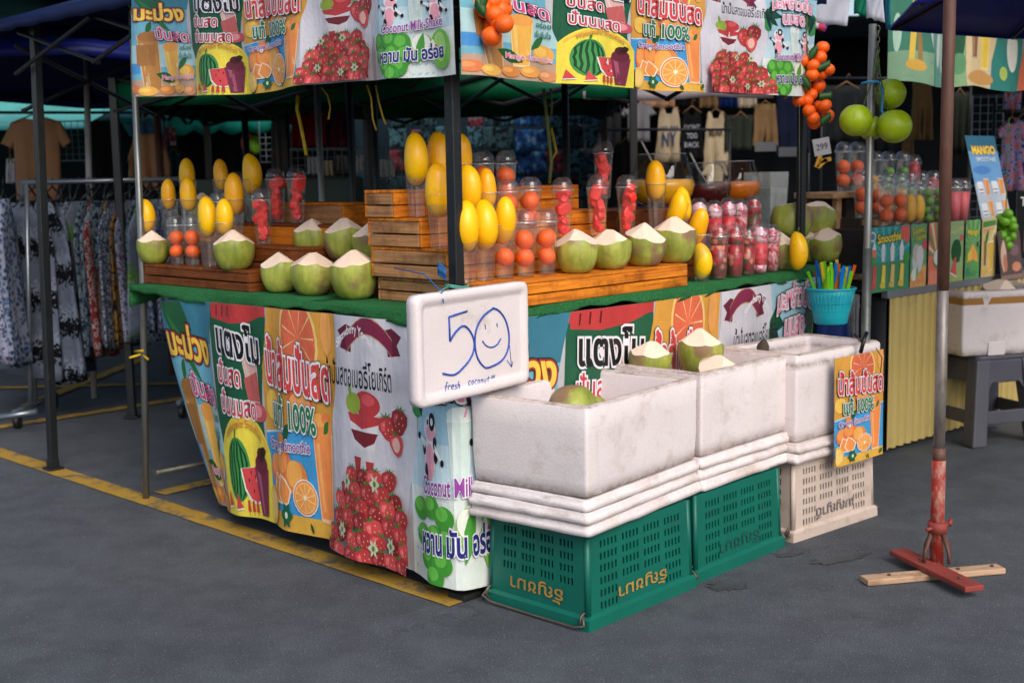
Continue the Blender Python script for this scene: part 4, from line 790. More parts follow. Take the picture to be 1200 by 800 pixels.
m = MB(); m.tube([(0, 0, .078), (.003, .0, .10)], .004, 6); m.build('stem', STEMG, ho); m = MB(); m.tube([(.003, 0, .10), (.01, .03, .30), (.01, .05, .62)], .0012, 5); m.build('string', mat('thin_grey_string', (.35, .36, .36), .8), ho)
# ---------------------------------------------------------------- plastic crates (upside down) and foam boxes in front
def text_flat(name, body, w, h, mt, parent, X, bold=.01, slant=0, jit=0):
    vs, fs = text_shape(body, bold); x0, x1 = min(p[0] for p in vs), max(p[0] for p in vs); y0, y1 = min(p[1] for p in vs), max(p[1] for p in vs); m = MB(); m.X = X
    m.add([((a - x0) / (x1 - x0) * w - w / 2 + slant * (b - y0) / (y1 - y0) * h, 0, (b - y0) / (y1 - y0) * h - h / 2) for a, b in vs], fs)
    return m.build(name, mt, parent)
def crate(label, loc, rz, mt, L=.545, D=.42, H=.312, text=None, tmat=None, cat='crate', ends=True):
    t = thing('plastic_crate', label, cat, loc, rz, 'upturned plastic crates under the foam boxes')
    def wall(w, rows_full, rows_side, ng, ns):
        mg, gap, sw = .055, .020, .0092; gw = (w - 2 * mg - gap * (ng - 1)) / ng; xs = []
        for g in range(ng):
            for k in range(ns): c = mg + g * (gw + gap) + gw * (k + .5) / ns; xs.append((c - sw / 2, c + sw / 2, g))
        rh, rg = .024, .0165; zs = [(H - .032 - (k + 1) * rh - k * rg, H - .032 - k * rh - k * rg, k) for k in range(rows_full + rows_side)]
        xb = sorted({0, w} | {round(a, 5) for x in xs for a in x[:2]}); zb = sorted({0, H, .036, .0361 + .01} | {round(a, 5) for z in zs for a in z[:2]})
        V, F = [], []
        for z in zb:
            for x in xb: V.append((x - w / 2, 0, z))
        n = len(xb)
        for j in range(len(zb) - 1):
            for i in range(n - 1):
                cx, cz = (xb[i] + xb[i + 1]) / 2, (zb[j] + zb[j + 1]) / 2; hole = False
                for a, b, k in zs:
                    if a < cz < b:
                        for p, q, g in xs:
                            if p < cx < q and (k < rows_full or g in (0, ng - 1)): hole = True
                if not hole: F.append((j * n + i, j * n + i + 1, (j + 1) * n + i + 1, (j + 1) * n + i))
        return V, F
    out = lambda z: .010 * (1 - z / H) + (.012 if z < .0365 else 0)
    for w, rf, rs_, ng, ns, places in ((L, 4, 2, 4, 5, ((0, -D / 2), (math.pi, -D / 2))), (D, 4, 0, 4, 4, ((math.pi / 2, -L / 2), (-math.pi / 2, -L / 2)))):
        V, F = wall(w, rf, rs_, ng, ns)
        for a, off in places:
            m = MB(); m.X = Matrix.Rotation(a, 4, 'Z'); m.add([(x * (1 + 2 * out(z) / w), off - out(z), z) for x, y, z in V], F); m.build('slotted_wall', mt, t, solid=.005)
    m = MB(); m.box((0, 0, H - .004), (L - .012, D - .012, .006)); m.build('base_panel', mt, t)
    for a in (-1, 1):
        for b in (-1, 1): m = MB(); m.tube([(a * (L / 2 + .004), b * (D / 2 + .004), .04), (a * (L / 2 - .004), b * (D / 2 - .004), H)], .011, 8); m.build('corner_rib', mt, t)
    wm = mat('rusty_wire', (.42, .38, .34), .5, .2, 30, metal=.5, dirt=.9, dcol=(.15, .06, .03)); x = -L / 2 - .030
    for sg in (-1, 1):
        xx = sg * (L / 2 + .027); pts = [(xx, -D / 2 - .0, .05), (xx + sg * .012, -D / 2 - .018, .026), (xx + sg * .012, -D / 2 + .02, .012), (xx + sg * .008, 0, .008), (xx + sg * .012, D / 2 - .02, .012), (xx + sg * .012, D / 2 + .018, .026), (xx, D / 2, .05)]
        m = MB(); m.tube(pts, .0045, 6); m.build('wire_handle', wm, t)
        for y in (-D / 2, D / 2): m = MB(); m.tube([(xx - sg * .012 + .02 * math.cos(q), y + .002, .036 + .02 * math.sin(q)) for q in [k * .5 for k in range(12)]], .004, 6); m.build('wire_hook', wm, t)
    if text:
        y = -D / 2 - .010 - .0045; fl = Matrix.Rotation(math.pi, 4, 'Y')
        text_flat('painted_lettering', text, L * .48, .058, tmat, t, Matrix.Translation((.0, y + .0005, .088)) @ Matrix.Rotation(R(-1.9), 4, 'X') @ fl, .012)
        if ends: text_flat('painted_lettering', text, D * .56, .062, tmat, t, Matrix.Translation((-L / 2 - .0145, 0, .092)) @ Matrix.Rotation(R(-90), 4, 'Z') @ Matrix.Rotation(R(-1.9), 4, 'X') @ fl, .012)
    return t
GOLD = mat('gold_marker_paint', (.66, .50, .22), .6, .2, 40, dirt=.5, dcol=(.03, .2, .16)); GREYT = mat('grey_faded_marker', (.42, .38, .37), .7, .2, 30, dirt=.8, dcol=(.55, .5, .46)); FADE = mat('faded_marker_on_green', (.05, .32, .27), .6, .2, 30)
def crate_at(label, cpx, ang, mt, **k):
    c = at_z(cpx[0], cpx[1]); L, D = k.get('L', .545) / 2 + .022, k.get('D', .42) / 2 + .022; v = Matrix.Rotation(ang, 3, 'Z') @ Vector((L, D, 0)); return crate(label, c + v, ang, mt, **k)
crate_at('green slotted crate at the front corner with gold upside down writing on two sides', (690, 741), AN, GREENP, text='ธัญชมา', tmat=GOLD)
c2 = at_z(690, 741); crate_at('green slotted crate in the middle with only faded writing', (816, 684), AN, GREENP, L=.545, text='ธัญชมา', tmat=FADE, ends=False)
crate_at('dirty off white slotted crate at the right end with grey writing', (930, 636), .71, WHITEP, L=.53, D=.36, text='เบญญาดี', tmat=GREYT, ends=False)

def ring(L, D, r, n=6, jit=0, q=None):
    pts = []
    for cx, cy, a0 in ((L / 2 - r, D / 2 - r, 0), (-L / 2 + r, D / 2 - r, 90), (-L / 2 + r, -D / 2 + r, 180), (L / 2 - r, -D / 2 + r, 270)):
        for k in range(n + 1): a = R(a0 + 90 * k / n); pts.append([cx + r * math.cos(a), cy + r * math.sin(a)])
    out = []
    for i, p in enumerate(pts):
        e = pts[(i + 1) % len(pts)]; k = 10 if (i + 1) % (n + 1) == 0 else 1
        for j in range(k): out.append((p[0] + (e[0] - p[0]) * j / k, p[1] + (e[1] - p[1]) * j / k))
    return out
def jit3(p, amp, fr, seed): v = noise.noise_vector(Vector(p) * fr + Vector((seed, seed * 2.3, 0))); return (p[0] + v.x * amp, p[1] + v.y * amp, p[2] + v.z * amp)
def loops(m, rings, cap0=True, cap1=True, sm=True):
    n = len(rings[0]); vs = [p for r in rings for p in r]
    m.add(vs, [(i * n + k, i * n + (k + 1) % n, (i + 1) * n + (k + 1) % n, (i + 1) * n + k) for i in range(len(rings) - 1) for k in range(n)], 0, sm)
    if cap0: m.add(rings[0], [list(range(n))[::-1]])
    if cap1: m.add(rings[-1], [list(range(n))])
    return m
def foam_lid(label, loc, rz, L, D, h, seed, mt=FOAML):
    m = MB(); spec = [(0, .010), (.003, .002), (h * .3, .0), (h * .58, .0), (h * .62, .007), (h - .004, .008), (h, .011)]
    loops(m, [[jit3((x, y, z), .0042, 17, seed) for x, y in ring(L - 2 * e, D - 2 * e, .016)] for z, e in spec]); o = m.build('foam_slab', mt, loc=loc, rot=(0, 0, rz)); return tag(o, label, 'foam lid', 'foam lids stacked on the crates')
def foam_box(label, loc, rz, L, D, H, seed, mt=FOAM, group='open foam boxes of coconuts', th=.032):
    t = thing('foam_box', label, 'foam box', loc, rz, group); m = MB(); rs = []
    for z, e in ((0, .012), (.006, .003), (.05, .0), (H * .35, -.002), (H * .7, -.003), (H - .008, -.004), (H, .002)): rs.append([jit3((x, y, z), .0022, 9, seed) for x, y in ring(L - 2 * e, D - 2 * e, .012)])
    for z, e in ((H - .001, th - .004), (H - .012, th), (H * .5, th + .003), (.035, th + .008)): rs.append([jit3((x, y, z), .002, 9, seed) for x, y in ring(L - 2 * e, D - 2 * e, .018)])
    loops(m, rs); m.build('box_shell', mt, t)
    m = MB(); q = random.Random(seed)                # crumbled grimy rim
    loops(m, [[jit3((x, y, H + dz), .002, 40, seed + 1) for x, y in ring(L - 2 * e, D - 2 * e, .02)] for dz, e in ((-.001, .0), (.0035, .004), (.0035, th - .010), (-.001, th - .003))], False, False)
    m.build('rim', mat('grimy_foam_rim', (.80, .74, .71), .7, .12, 9, .3, 60, dirt=1.1, dcol=(.20, .15, .10)), t); return t
def frame_pt(c, ang, x, y): return c + Matrix.Rotation(ang, 3, 'Z') @ Vector((x, y, 0))
boxes = []
for i, (cx, cy, ang, L, D, nl, lab) in enumerate(((691, 632, .905, .715, .50, 3, 'front foam box with brown grime, one coconut in it'), (824, 577, .83, .655, .47, 3, 'middle foam box filled with three trimmed coconuts'), (934, 545, .725, .61, .40, 2, 'foam box farthest right, behind the small orange sign'))):
    c = at_z(cx, cy, .316); h = .0385; z = .3165
    for k in range(nl):
        q = random.Random(i * 7 + k); e = .006 * k; foam_lid('%s dirty foam lid under the %s foam box' % (('bottom', 'second', 'third')[k], ('front', 'middle', 'right')[i]), frame_pt(Vector((c.x, c.y, z + k * (h + .0008))), ang, L / 2 + q.uniform(-.004, .004), D / 2 + q.uniform(-.004, .004)), ang + q.uniform(-.012, .012), L - e, D - e, h, i * 3 + k)
    zb = z + nl * (h + .0008) + .0005; H = .745 - zb - .02
    boxes.append(foam_box(lab, frame_pt(Vector((c.x, c.y, zb)), ang, L / 2 + .004, D / 2 + .004), ang, L - .035, D - .035, H + (.0, .01, .012)[i], i + 11)); boxes[-1]['H'] = 1.0
def in_box(x, y, z): return at_z(x, y, z)
coconut(at_y(668, 455, 4.12) - Vector((0, 0, .002)), 'bright green coconut lying bottom up in the front foam box', 1.15, (2.75, .35, .9)); 
coconut(at_y(758, 402, 4.64) - Vector((0, 0, .15)), 'coconut on the left in the middle foam box', 1.06, (.10, .1, 1)); coconut(at_y(822, 388, 4.78) - Vector((0, 0, .165)), 'tallest green coconut in the middle foam box', 1.18, (0, .05, 2.2)); coconut(at_y(840, 416, 4.61) - Vector((0, 0, .150)), 'pale topped coconut low at the front of the middle foam box', 1.05, (.25, -.1, .5))
m = MB(); m.ell((0, 0, 0), (.05, .028, .016), 14, 8); tag(m.build('green_husk_chip', HUSK, loc=in_box(700, 470, .69), rot=(.2, .3, .6)), 'small green husk chip beside the coconut in the front box', 'husk chip')
m = MB(); m.ell((0, 0, 0), (.026, .024, .045), 14, 8, 0, lambda p: p + noise.noise_vector(p * 30) * .012); tag(m.build('sack', mat('brown_sacking', (.30, .26, .21), .9, .3, 20, .5, 80), loc=at_z(893, 410, .72), rot=(.2, .1, 0)), 'dark brown cloth bundle standing at the back of the middle foam box', 'bundle')

# ---------------------------------------------------------------- the price board: a foam lid on edge, with marker writing
PB0, PB1 = at_y(487, 343, 3.75), at_y(620, 330, 4.22); pang = math.atan2(PB1.y - PB0.y, PB1.x - PB0.x); PL = math.hypot(PB1.x - PB0.x, PB1.y - PB0.y); PH = .350
t = thing('price_board', 'foam lid used as price board, handwritten 50 with a smiling face in blue', 'sign', (PB0.x, PB0.y, .742), pang)
m = MB(); rr = []
for y, e in ((.045, .012), (.041, .002), (.005, .002), (.0, .010), (-.002, .026), (.008, .036), (.010, .046)): rr.append([jit3((x + PL / 2, y, z + PH / 2), .0016, 16, 4) for x, z in ring(PL - 2 * e, PH - 2 * e, max(.008, .03 - e * .4))])
loops(m, rr); m.build('foam_panel', foam('lightly_soiled_foam', .45), t)
BLUE_INK = mat('blue_marker_ink', (.10, .28, .66), .5, .2, 30)
pm = (Matrix.Translation((PB0.x, PB0.y, .742)) @ Matrix.Rotation(pang, 4, 'Z')).inverted()
def bpt(X, Y): p = pm @ onplane(380 + X / 4, 320 + Y / 4, PB0 + Vector((math.sin(pang), -math.cos(pang), 0)) * -.008, pang); return (p.x, .0085, p.z)
def smooth_pts(pts, n=5):
    out = []
    for i in range(len(pts) - 1):
        p0, p1, p2, p3 = (Vector(pts[max(0, i - 1)]), Vector(pts[i]), Vector(pts[i + 1]), Vector(pts[min(len(pts) - 1, i + 2)]))
        for k in range(n): u = k / n; out.append(.5 * ((2 * p1) + (p2 - p0) * u + (2 * p0 - 5 * p1 + 4 * p2 - p3) * u * u + (3 * p1 - p0 - 3 * p2 + p3) * u ** 3))
    return out + [Vector(pts[-1])]
def stroke(m, pts, r=.003, sm=True):
    w = [bpt(*p) for p in pts]; m.tube(smooth_pts(w) if sm and len(w) > 2 else w, r, 6)
m = MB(); stroke(m, [(670, 178), (632, 190), (585, 205)], .0034, False); stroke(m, [(585, 205), (588, 262), (590, 318)], .0034, False); stroke(m, [(590, 318), (620, 272), (655, 247), (688, 278), (704, 332), (692, 388), (655, 440), (610, 476), (556, 470)], .0034); m.build('numeral_five', BLUE_INK, t)
m = MB(); stroke(m, [(795, 163), (748, 200), (716, 255), (706, 320), (716, 390), (745, 435), (772, 442), (830, 412), (860, 360), (866, 290), (850, 220), (820, 177), (790, 163)], .0034); m.build('numeral_zero', BLUE_INK, t)
m = MB(); stroke(m, [(755, 240), (757, 262)], .0016); stroke(m, [(810, 234), (812, 252)], .0016); stroke(m, [(742, 318), (760, 340), (785, 347), (810, 335), (828, 306)], .0024); m.build('smiling_face', BLUE_INK, t)
m = MB(); stroke(m, [(869, 338), (874, 390), (879, 438)], .0013); stroke(m, [(858, 408), (879, 440), (885, 414)], .0013, False); m.build('arrow', BLUE_INK, t)
HW = {'f': [[(.8, 1.5), (.45, 1.55), (.35, 1.1), (.35, -.4)], [(0, .75), (.7, .8)]], 'r': [[(.1, .9), (.15, 0)], [(.15, .6), (.5, .95), (.8, .8)]], 'e': [[(.1, .5), (.75, .6), (.6, .95), (.25, .85), (.1, .45), (.35, .02), (.8, .15)]], 's': [[(.7, .9), (.3, .85), (.25, .6), (.65, .4), (.6, .05), (.1, .05)]], 'h': [[(.15, 1.6), (.15, 0)], [(.15, .6), (.45, .9), (.65, .6), (.68, 0)]],
      'c': [[(.75, .85), (.4, .95), (.12, .5), (.35, .03), (.75, .15)]], 'o': [[(.4, .95), (.12, .5), (.4, .02), (.72, .5), (.4, .95)]], 'n': [[(.12, .9), (.15, 0)], [(.15, .6), (.45, .92), (.66, .6), (.7, 0)]], 'u': [[(.12, .9), (.15, .25), (.4, .02), (.65, .3)], [(.68, .9), (.7, 0)]], 't': [[(.4, 1.4), (.4, .1), (.7, .05)], [(.05, .95), (.8, 1.0)]], '=': [[(0, .9), (.8, 1.0)], [(0, .5), (.8, .6)]]}
m = MB()
for word, x0, y0, w, h, sl_ in (('fresh', 564, 548, 15, 23, -.10), ('coconut', 674, 525, 14.5, 22, -.13), ('=', 782, 500, 20, 20, -.1)):
    for i, ch in enumerate(word):
        for st in HW[ch]: stroke(m, [(x0 + (i + x) * w + y * 3, y0 - y * h + (i + x) * w * sl_) for x, y in st], .0013, len(st) > 3)
m.build('fresh_coconut_lettering', BLUE_INK, t)
m = MB(); m.tube([(.12, .012, PH - .012), (.125, -.004, PH + .004), (.128, .02, PH + .012), (.16, .10, PH + .05), (.22, .28, PH + .06)], .0022, 6); m.tube([(.122, -.004, PH - .02), (.124, -.006, PH - .034)], .0022, 5); m.build('blue_string', mat('blue_twine', (.12, .36, .62), .7, .2, 40), t)
m = MB(); c = W(.055, .055, 0)
for z in (1.072, 1.078): m.tube([(c.x + .04 * math.cos(a), c.y + .04 * math.sin(a), z + .004 * math.sin(a * 2)) for a in [k * .524 for k in range(13)]], .0028, 6, caps=False)
m.tube([(c.x - .03, c.y - .03, 1.075), (c.x - .06, c.y - .06, 1.06), (c.x - .05, c.y - .07, 1.052)], .0025, 6)
tag(m.build('green_twine', mat('mint_twine', (.35, .66, .58), .7, .2, 40)), 'mint green twine knotted round the black corner post above the price board', 'twine')
m = MB(); m.grid(lambda u, v: (c.x - .062 + .03 * u, c.y - .02 - .02 * u + .004 * math.sin(9 * v), 1.115 + .045 * v - .02 * u), 4, 6); tag(m.build('blue_rag', mat('blue_rag_cloth', (.13, .36, .58), .8), solid=.003), 'scrap of blue plastic tied on the left of the corner post', 'rag')

# ---------------------------------------------------------------- small orange sign, silver pole, straw basket
c0 = at_z(934, 545, .316); a3 = .725; off = Vector((math.sin(a3), -math.cos(a3), 0)) * .025; sg0 = onplane(978, 420, c0 + off, a3); sg1 = onplane(1036, 412, c0 + off, a3); sgb = onplane(979, 547, c0 + off, a3)
SW, SH = (sg1 - sg0).length, sg0.z - sgb.z
def sign_surf(x, z): q = Matrix.Rotation(a3, 3, 'Z'); return Vector((sg0.x, sg0.y, sgb.z)) + q @ Vector((x, -.004 * math.sin(x * 12) - .006 * (1 - z / SH), z)), q @ Vector((0, -1, 0))
sgn = banner('orange_smoothie_sign', 'small upright orange juice sign clipped in front of the right foam box', 'sign', [('orange_panel', d_orange)], SH, sign_surf, [SW], kcirc=.62, wave=False)
m = MB(); p = onplane(1012, 405, c0 + off, a3); m.tube([p + Vector((-.012, 0, -.03)), p + Vector((0, .0, .02)), p + Vector((.02, .03, .05))], .008, 6); m.tube([p + Vector((0, 0, .01)), p + Vector((-.035, .02, .045))], .005, 6); m.tube([p + Vector((.05, .0, -.01)), p + Vector((.075, 0, -.05)), p + Vector((.07, 0, -.11))], .002, 5); m.build('black_clip', mat('black_clip_plastic', (.06, .06, .07), .4), sgn)
sb = at_y(1012, 410, 5.16); pl2 = MB(); pl2.tube([(0, 0, .0), (.006, 0, 1.0), (.012, 0, sb.z * 0 + 2.02)], .0155, 12); o = pl2.build('tent_pole', GREYM, None, loc=(sb.x - .0, 5.16, 0)); tag(o, 'thin silver pole standing between the two juice stalls, pomelos tied to it', 'pole')
m = MB(); m.tube([(0.004, 0, 0), (.009, 0, 1.12)], .019, 12); m.build('lower_sleeve', mat('dull_dark_steel', (.36, .38, .37), .45, .2, 12, metal=.5, dirt=.6), o)
bp = at_y(974, 338, 5.55); t = thing('straw_basket', 'turquoise plastic basket of drinking straws hanging at the right table end', 'basket', (bp.x, bp.y, bp.z - .155)); TURQ = mat('turquoise_plastic', (.12, .70, .76), .4, .1, 6)
m = MB(); n = 40; prof = [(.068, .0), (.072, .004), (.080, .05), (.092, .12), (.104, .155)]
m.lathe(prof, n, caps=False); m.lathe([(.001, .001), (.068, .0)], n, caps=False); m.build('basket_wall', TURQ, t, solid=.002)
m = MB(); m.tube([(.106 * math.cos(a), .106 * math.sin(a), .156) for a in [k * math.pi / 20 for k in range(41)]], .005, 8, caps=False); m.build('rim', TURQ, t)
for k in range(3): m = MB(); m.tube([((.074 + .009 * k) * 1.012 * math.cos(a), (.074 + .009 * k) * 1.012 * math.sin(a), .025 + .035 * k) for a in [j * math.pi / 20 for j in range(41)]], .0016, 6, caps=False); m.build('raised_band', TURQ, t)
for k in range(36): a = k * math.pi / 18; m = MB(); m.tube([(.0715 * math.cos(a), .0715 * math.sin(a), .012), (.1035 * math.cos(a), .1035 * math.sin(a), .150)], .0013, 5); m.build('rib', TURQ, t)
SCOL = [('yellow', (.95, .86, .10)), ('lime green', (.45, .84, .12)), ('bright blue', (.05, .50, .88)), ('orange', (.96, .42, .10)), ('cyan', (.15, .68, .85))]; base = Vector((bp.x, bp.y, bp.z - .145)); q = random.Random(5); ss = {}
for i in range(46):
    nm, colr = SCOL[(0, 1, 2, 0, 1, 2, 4, 1, 0, 2, 3, 1)[i % 12]]; a = q.uniform(0, 6.28); r0, r1 = q.uniform(.01, .062), q.uniform(.03, .115); a2 = a + q.uniform(-.5, .5)
    p0 = Vector((r0 * math.cos(a), r0 * math.sin(a), .004)); p1 = Vector((r1 * math.cos(a2), r1 * math.sin(a2), q.uniform(.19, .27))); dv = p1 - p0
    if nm not in ss:
        m = MB(); m.lathe([(.0072, 0), (.0072, 1.0)], 10, caps=False); m.lathe([(.0072, 1.0), (.0062, .998), (.0062, .6)], 10, caps=False); ss[nm] = m.build('drinking_straw', mat(nm.replace(' ', '_') + '_straw_plastic', colr, .3, .05)); o = ss[nm]
    else: o = ss[nm].copy(); C.objects.link(o)
    o.location = base + p0; o.rotation_euler = dv.to_track_quat('Z', 'Y').to_euler(); o.scale = (1, 1, dv.length); tag(o, '%s drinking straw standing in the turquoise basket' % nm, 'straw', '%s straws in the basket' % nm)

# ---------------------------------------------------------------- rusty umbrella pole on its crossed foot
ub = at_z(1097, 671); t = thing('umbrella_pole', 'tall rusty pole with chipped red lower sleeve on a crossed plank foot', 'pole', ub); tp = at_y(1113, 0, ub.y + .02)
k_ = (tp.x - ub.x) / tp.z
def axp(z): return (k_ * z, .01 * z, z)
m = MB(); m.tube([axp(1.02), axp(1.6), axp(2.6)], .0215, 14); m.build('rusty_upper_tube', RUSTM, t)
m = MB(); m.tube([axp(.40), axp(.7), axp(1.03)], .0205, 14); m.build('bare_steel_tube', mat('worn_bare_steel', (.50, .48, .46), .45, .25, 20, metal=.4, dirt=1.0, dcol=(.12, .08, .07), stretch=(1, 1, .3)), t)
m = MB(); m.tube([axp(.03), axp(.25), axp(.415)], .0248, 14); m.build('red_sleeve', REDP, t)
m = MB(); m.tube([axp(.40), axp(.46)], .0235, 14); m.build('rust_collar', RUSTM, t)
m = MB(); m.tube([(-.05, -.03, .17), (.055, .03, .17)], .006, 8); m.tube([(.05, .022, .17), (.062, .04, .185)], .008, 8); m.build('clamp_bolt', REDW, t); m = MB(); m.lathe([(.034, .15), (.034, .19)], 14); m.build('clamp_ring', REDW, t)
def plank(name, p0, p1, w, th, z0, mt, bolts=3):
    a, b = at_z(*p0), at_z(*p1); c = (a + b) / 2; dv = b - a; m = MB(); n = 10; L = dv.length; pts = []
    for k in range(n + 1): pts.append((-L / 2 + L * k / n))
    m.box((0, 0, 0), (L, w, th)); o = m.build(name, mt, t, loc=(c.x - ub.x, c.y - ub.y, z0 + th / 2), rot=(0, 0, math.atan2(dv.y, dv.x)), bevel=.004)
    for k in range(bolts): m = MB(); m.lathe([(.007, 0), (.006, .006)], 8, c=(-L / 2 + L * (k + .5) / bolts + .03, 0, th / 2)); m.build('bolt', RUSTM, o)
plank('wooden_foot_plank', (1012, 684), (1173, 670), .062, .022, .002, wood('pale_worn_plank', (.62, .50, .40), (.80, .67, .55)), 4); plank('red_foot_plank', (1052, 657), (1142, 702), .075, .020, .027, REDW, 2)
for a in (.4, 2.0, 3.6, 5.2): m = MB(); m.tube([(.028 * math.cos(a), .028 * math.sin(a), .15), (.055 * math.cos(a), .055 * math.sin(a), .09), (.06 * math.cos(a), .06 * math.sin(a), .05)], .007, 6); m.build('foot_brace', RUSTM, t)

# ---------------------------------------------------------------- hanging fruit
def orange_bunch(label, top, pts, r, yy, leaves, slen):
    t = thing('orange_bunch', label, 'fruit bunch', top, 0, 'bunches of oranges hung on the stall'); wps = []
    q = random.Random(len(pts))
    for i, (x, y) in enumerate(pts):
        p = at_y(x, y, yy + q.uniform(-.05, .05)) - Vector(top); wps.append(p); o = OSRC.copy(); C.objects.link(o); o.name = 'orange'; o.parent = t; o.location = p; o.scale = (r / .034 * q.uniform(.93, 1.05),) * 3; o.rotation_euler = (q.uniform(-1, 1), q.uniform(-1, 1), 0)
        for k in ('label', 'category', 'group'):
            if k in o: del o[k]
    for x, y, a in leaves:
        p = at_y(x, y, yy - .05) - Vector(top); m = MB(); m.grid(lambda u, v: (p.x + (u - .5) * .036 * math.sin(math.pi * (v * .9 + .05)) * math.cos(a) + (v - .5) * .06 * math.sin(a), p.y - .01 * math.sin(math.pi * u), p.z + (v - .5) * .06 * math.cos(a) - (u - .5) * .036 * math.sin(a)), 4, 6); m.build('leaf', LEAF, t, solid=.001)
    lo = min(wps, key=lambda v: v.z); m = MB(); m.tube([(0, 0, slen), (0, 0, 0), (lo.x * .4, lo.y * .3, lo.z * .5), (lo.x * .7, lo.y * .3, lo.z)], .004, 6); m.build('stem_string', STEMG, t); return t
Y1 = on_l(955, 100, -.10).y
orange_bunch('long bunch of small oranges hanging at the right post', at_y(945, 45, Y1), [(964, 56), (961, 68), (942, 72), (953, 77), (971, 82), (963, 86), (952, 88), (939, 89), (943, 101), (960, 101), (951, 111), (936, 118), (946, 118), (960, 125), (967, 124), (948, 130), (953, 139), (970, 136), (954, 144)], .0295, Y1, [(953, 62, .6), (965, 78, 1.2), (967, 113, 1.5), (967, 140, .9), (944, 96, -.6)], .25)
Y2 = on_l(578, 40, -.13).y
orange_bunch('small bunch of oranges hanging in front of the right banner', at_y(575, -12, Y2), [(577, 3), (587, 2), (567, 10), (590, 11), (579, 17), (586, 13), (575, 30), (591, 28), (576, 43), (583, 25)], .0325, Y2, [(565, 2, .4), (563, 8, -.5)], .05)
Yp = 5.12; tpp = at_y(1029, 28, Yp); t = thing('pomelo_bunch', 'four large green pomelos hung on a chain beside the silver pole', 'fruit bunch', tpp)
for x, y, r in ((1003, 141, .066), (1048, 148, .070), (1043, 110, .064), (1021, 150, .052)):
    p = at_y(x, y, Yp + (.06 if y < 120 or x == 1021 else -.02)) - tpp; m = MB(); m.ell((0, 0, 0), (r, r, r * .97), 22, 16, 0, lambda q: q * (1 - .05 * math.exp(-((q.x ** 2 + q.y ** 2) / (r * .3) ** 2)) * (q.z > 0))); m.build('pomelo', POMELO, t, loc=p)
cm = mat('grey_chain_links', (.35, .37, .33), .4, .2, 30, metal=.6)
for k in range(14): z = -.02 - k * .021; m = MB(); ax = k % 2; m.tube([((.008 * math.cos(a)) * (1 - ax), (.008 * math.cos(a)) * ax, z + .014 * math.sin(a)) for a in [j * .785 for j in range(9)]], .0022, 5, caps=False); m.build('chain_link', cm, t)
for i in range(3): x1 = (-.05, .02, .05)[i]; m = MB(); m.tube([(0.0, 0, -.10), (.012 * (i - 1), 0, -.2), (x1, .02, -.33), (x1 * 1.2, .02, -.39)], .003, 5); m.build('green_twine', STEMG, t)
m = MB(); p = at_y(1018, 97, Yp - .02) - tpp; m.tube([p + Vector((-.03, 0, -.004)), p + Vector((0, -.02, .004)), p + Vector((.04, 0, .002)), p + Vector((.065, .03, -.03)), p + Vector((.06, .02, -.11)), p + Vector((.075, 0, -.15))], .005, 6); m.build('blue_tie', mat('sky_blue_cord', (.15, .50, .70), .7, .2, 30), t)
# ---------------------------------------------------------------- the juice stall on the right
RA = R(42.8); RO_ = at_z(1035, 533); RO_ = Vector((RO_.x, RO_.y, 0))
def rp(u, w, z=0): return RO_ + Matrix.Rotation(RA, 3, 'Z') @ Vector((u, w, z))
def rhit(x, y, w=0): p = onplane(x, y, rp(0, w), RA); return (p - RO_).dot(Vector((math.cos(RA), math.sin(RA), 0))), p.z
CT = .835
t = thing('juice_counter', 'neighbouring juice counter faced with cream corrugated metal and a grey edge strip', 'counter', RO_, RA)
CORR = mat('cream_corrugated_metal', (.76, .68, .42), .45, .08, 3, metal=.0, dirt=.45, dcol=(.30, .25, .14), stretch=(1, 1, .4)); m = MB()
def corr(u, v): x = 2.6 * u; f = (x / .074) % 1; return (x, -.019 * min(1, max(0, (abs(f - .5) - .18) / .12)) , .03 + (CT - .06) * v)
m.grid(corr, 420, 1, sm=False); m.build('corrugated_front', CORR, t)
m = MB(); m.grid(lambda u, v: (.0, .0 + .7 * u, .03 + (CT - .06) * v), 10, 1); m.build('end_panel', mat('dark_counter_end', (.08, .09, .11), .7), t, solid=.01)
m = MB(); m.box((1.3, -.006, CT - .012), (2.66, .038, .045)); m.build('edge_strip', mat('grey_aluminium_edge', (.50, .51, .53), .4, .1, 6, metal=.4), t, bevel=.004)
m = MB(); m.box((1.3, .36, CT), (2.62, .70, .02)); m.build('counter_top', mat('grey_counter_top', (.38, .39, .41), .5), t)
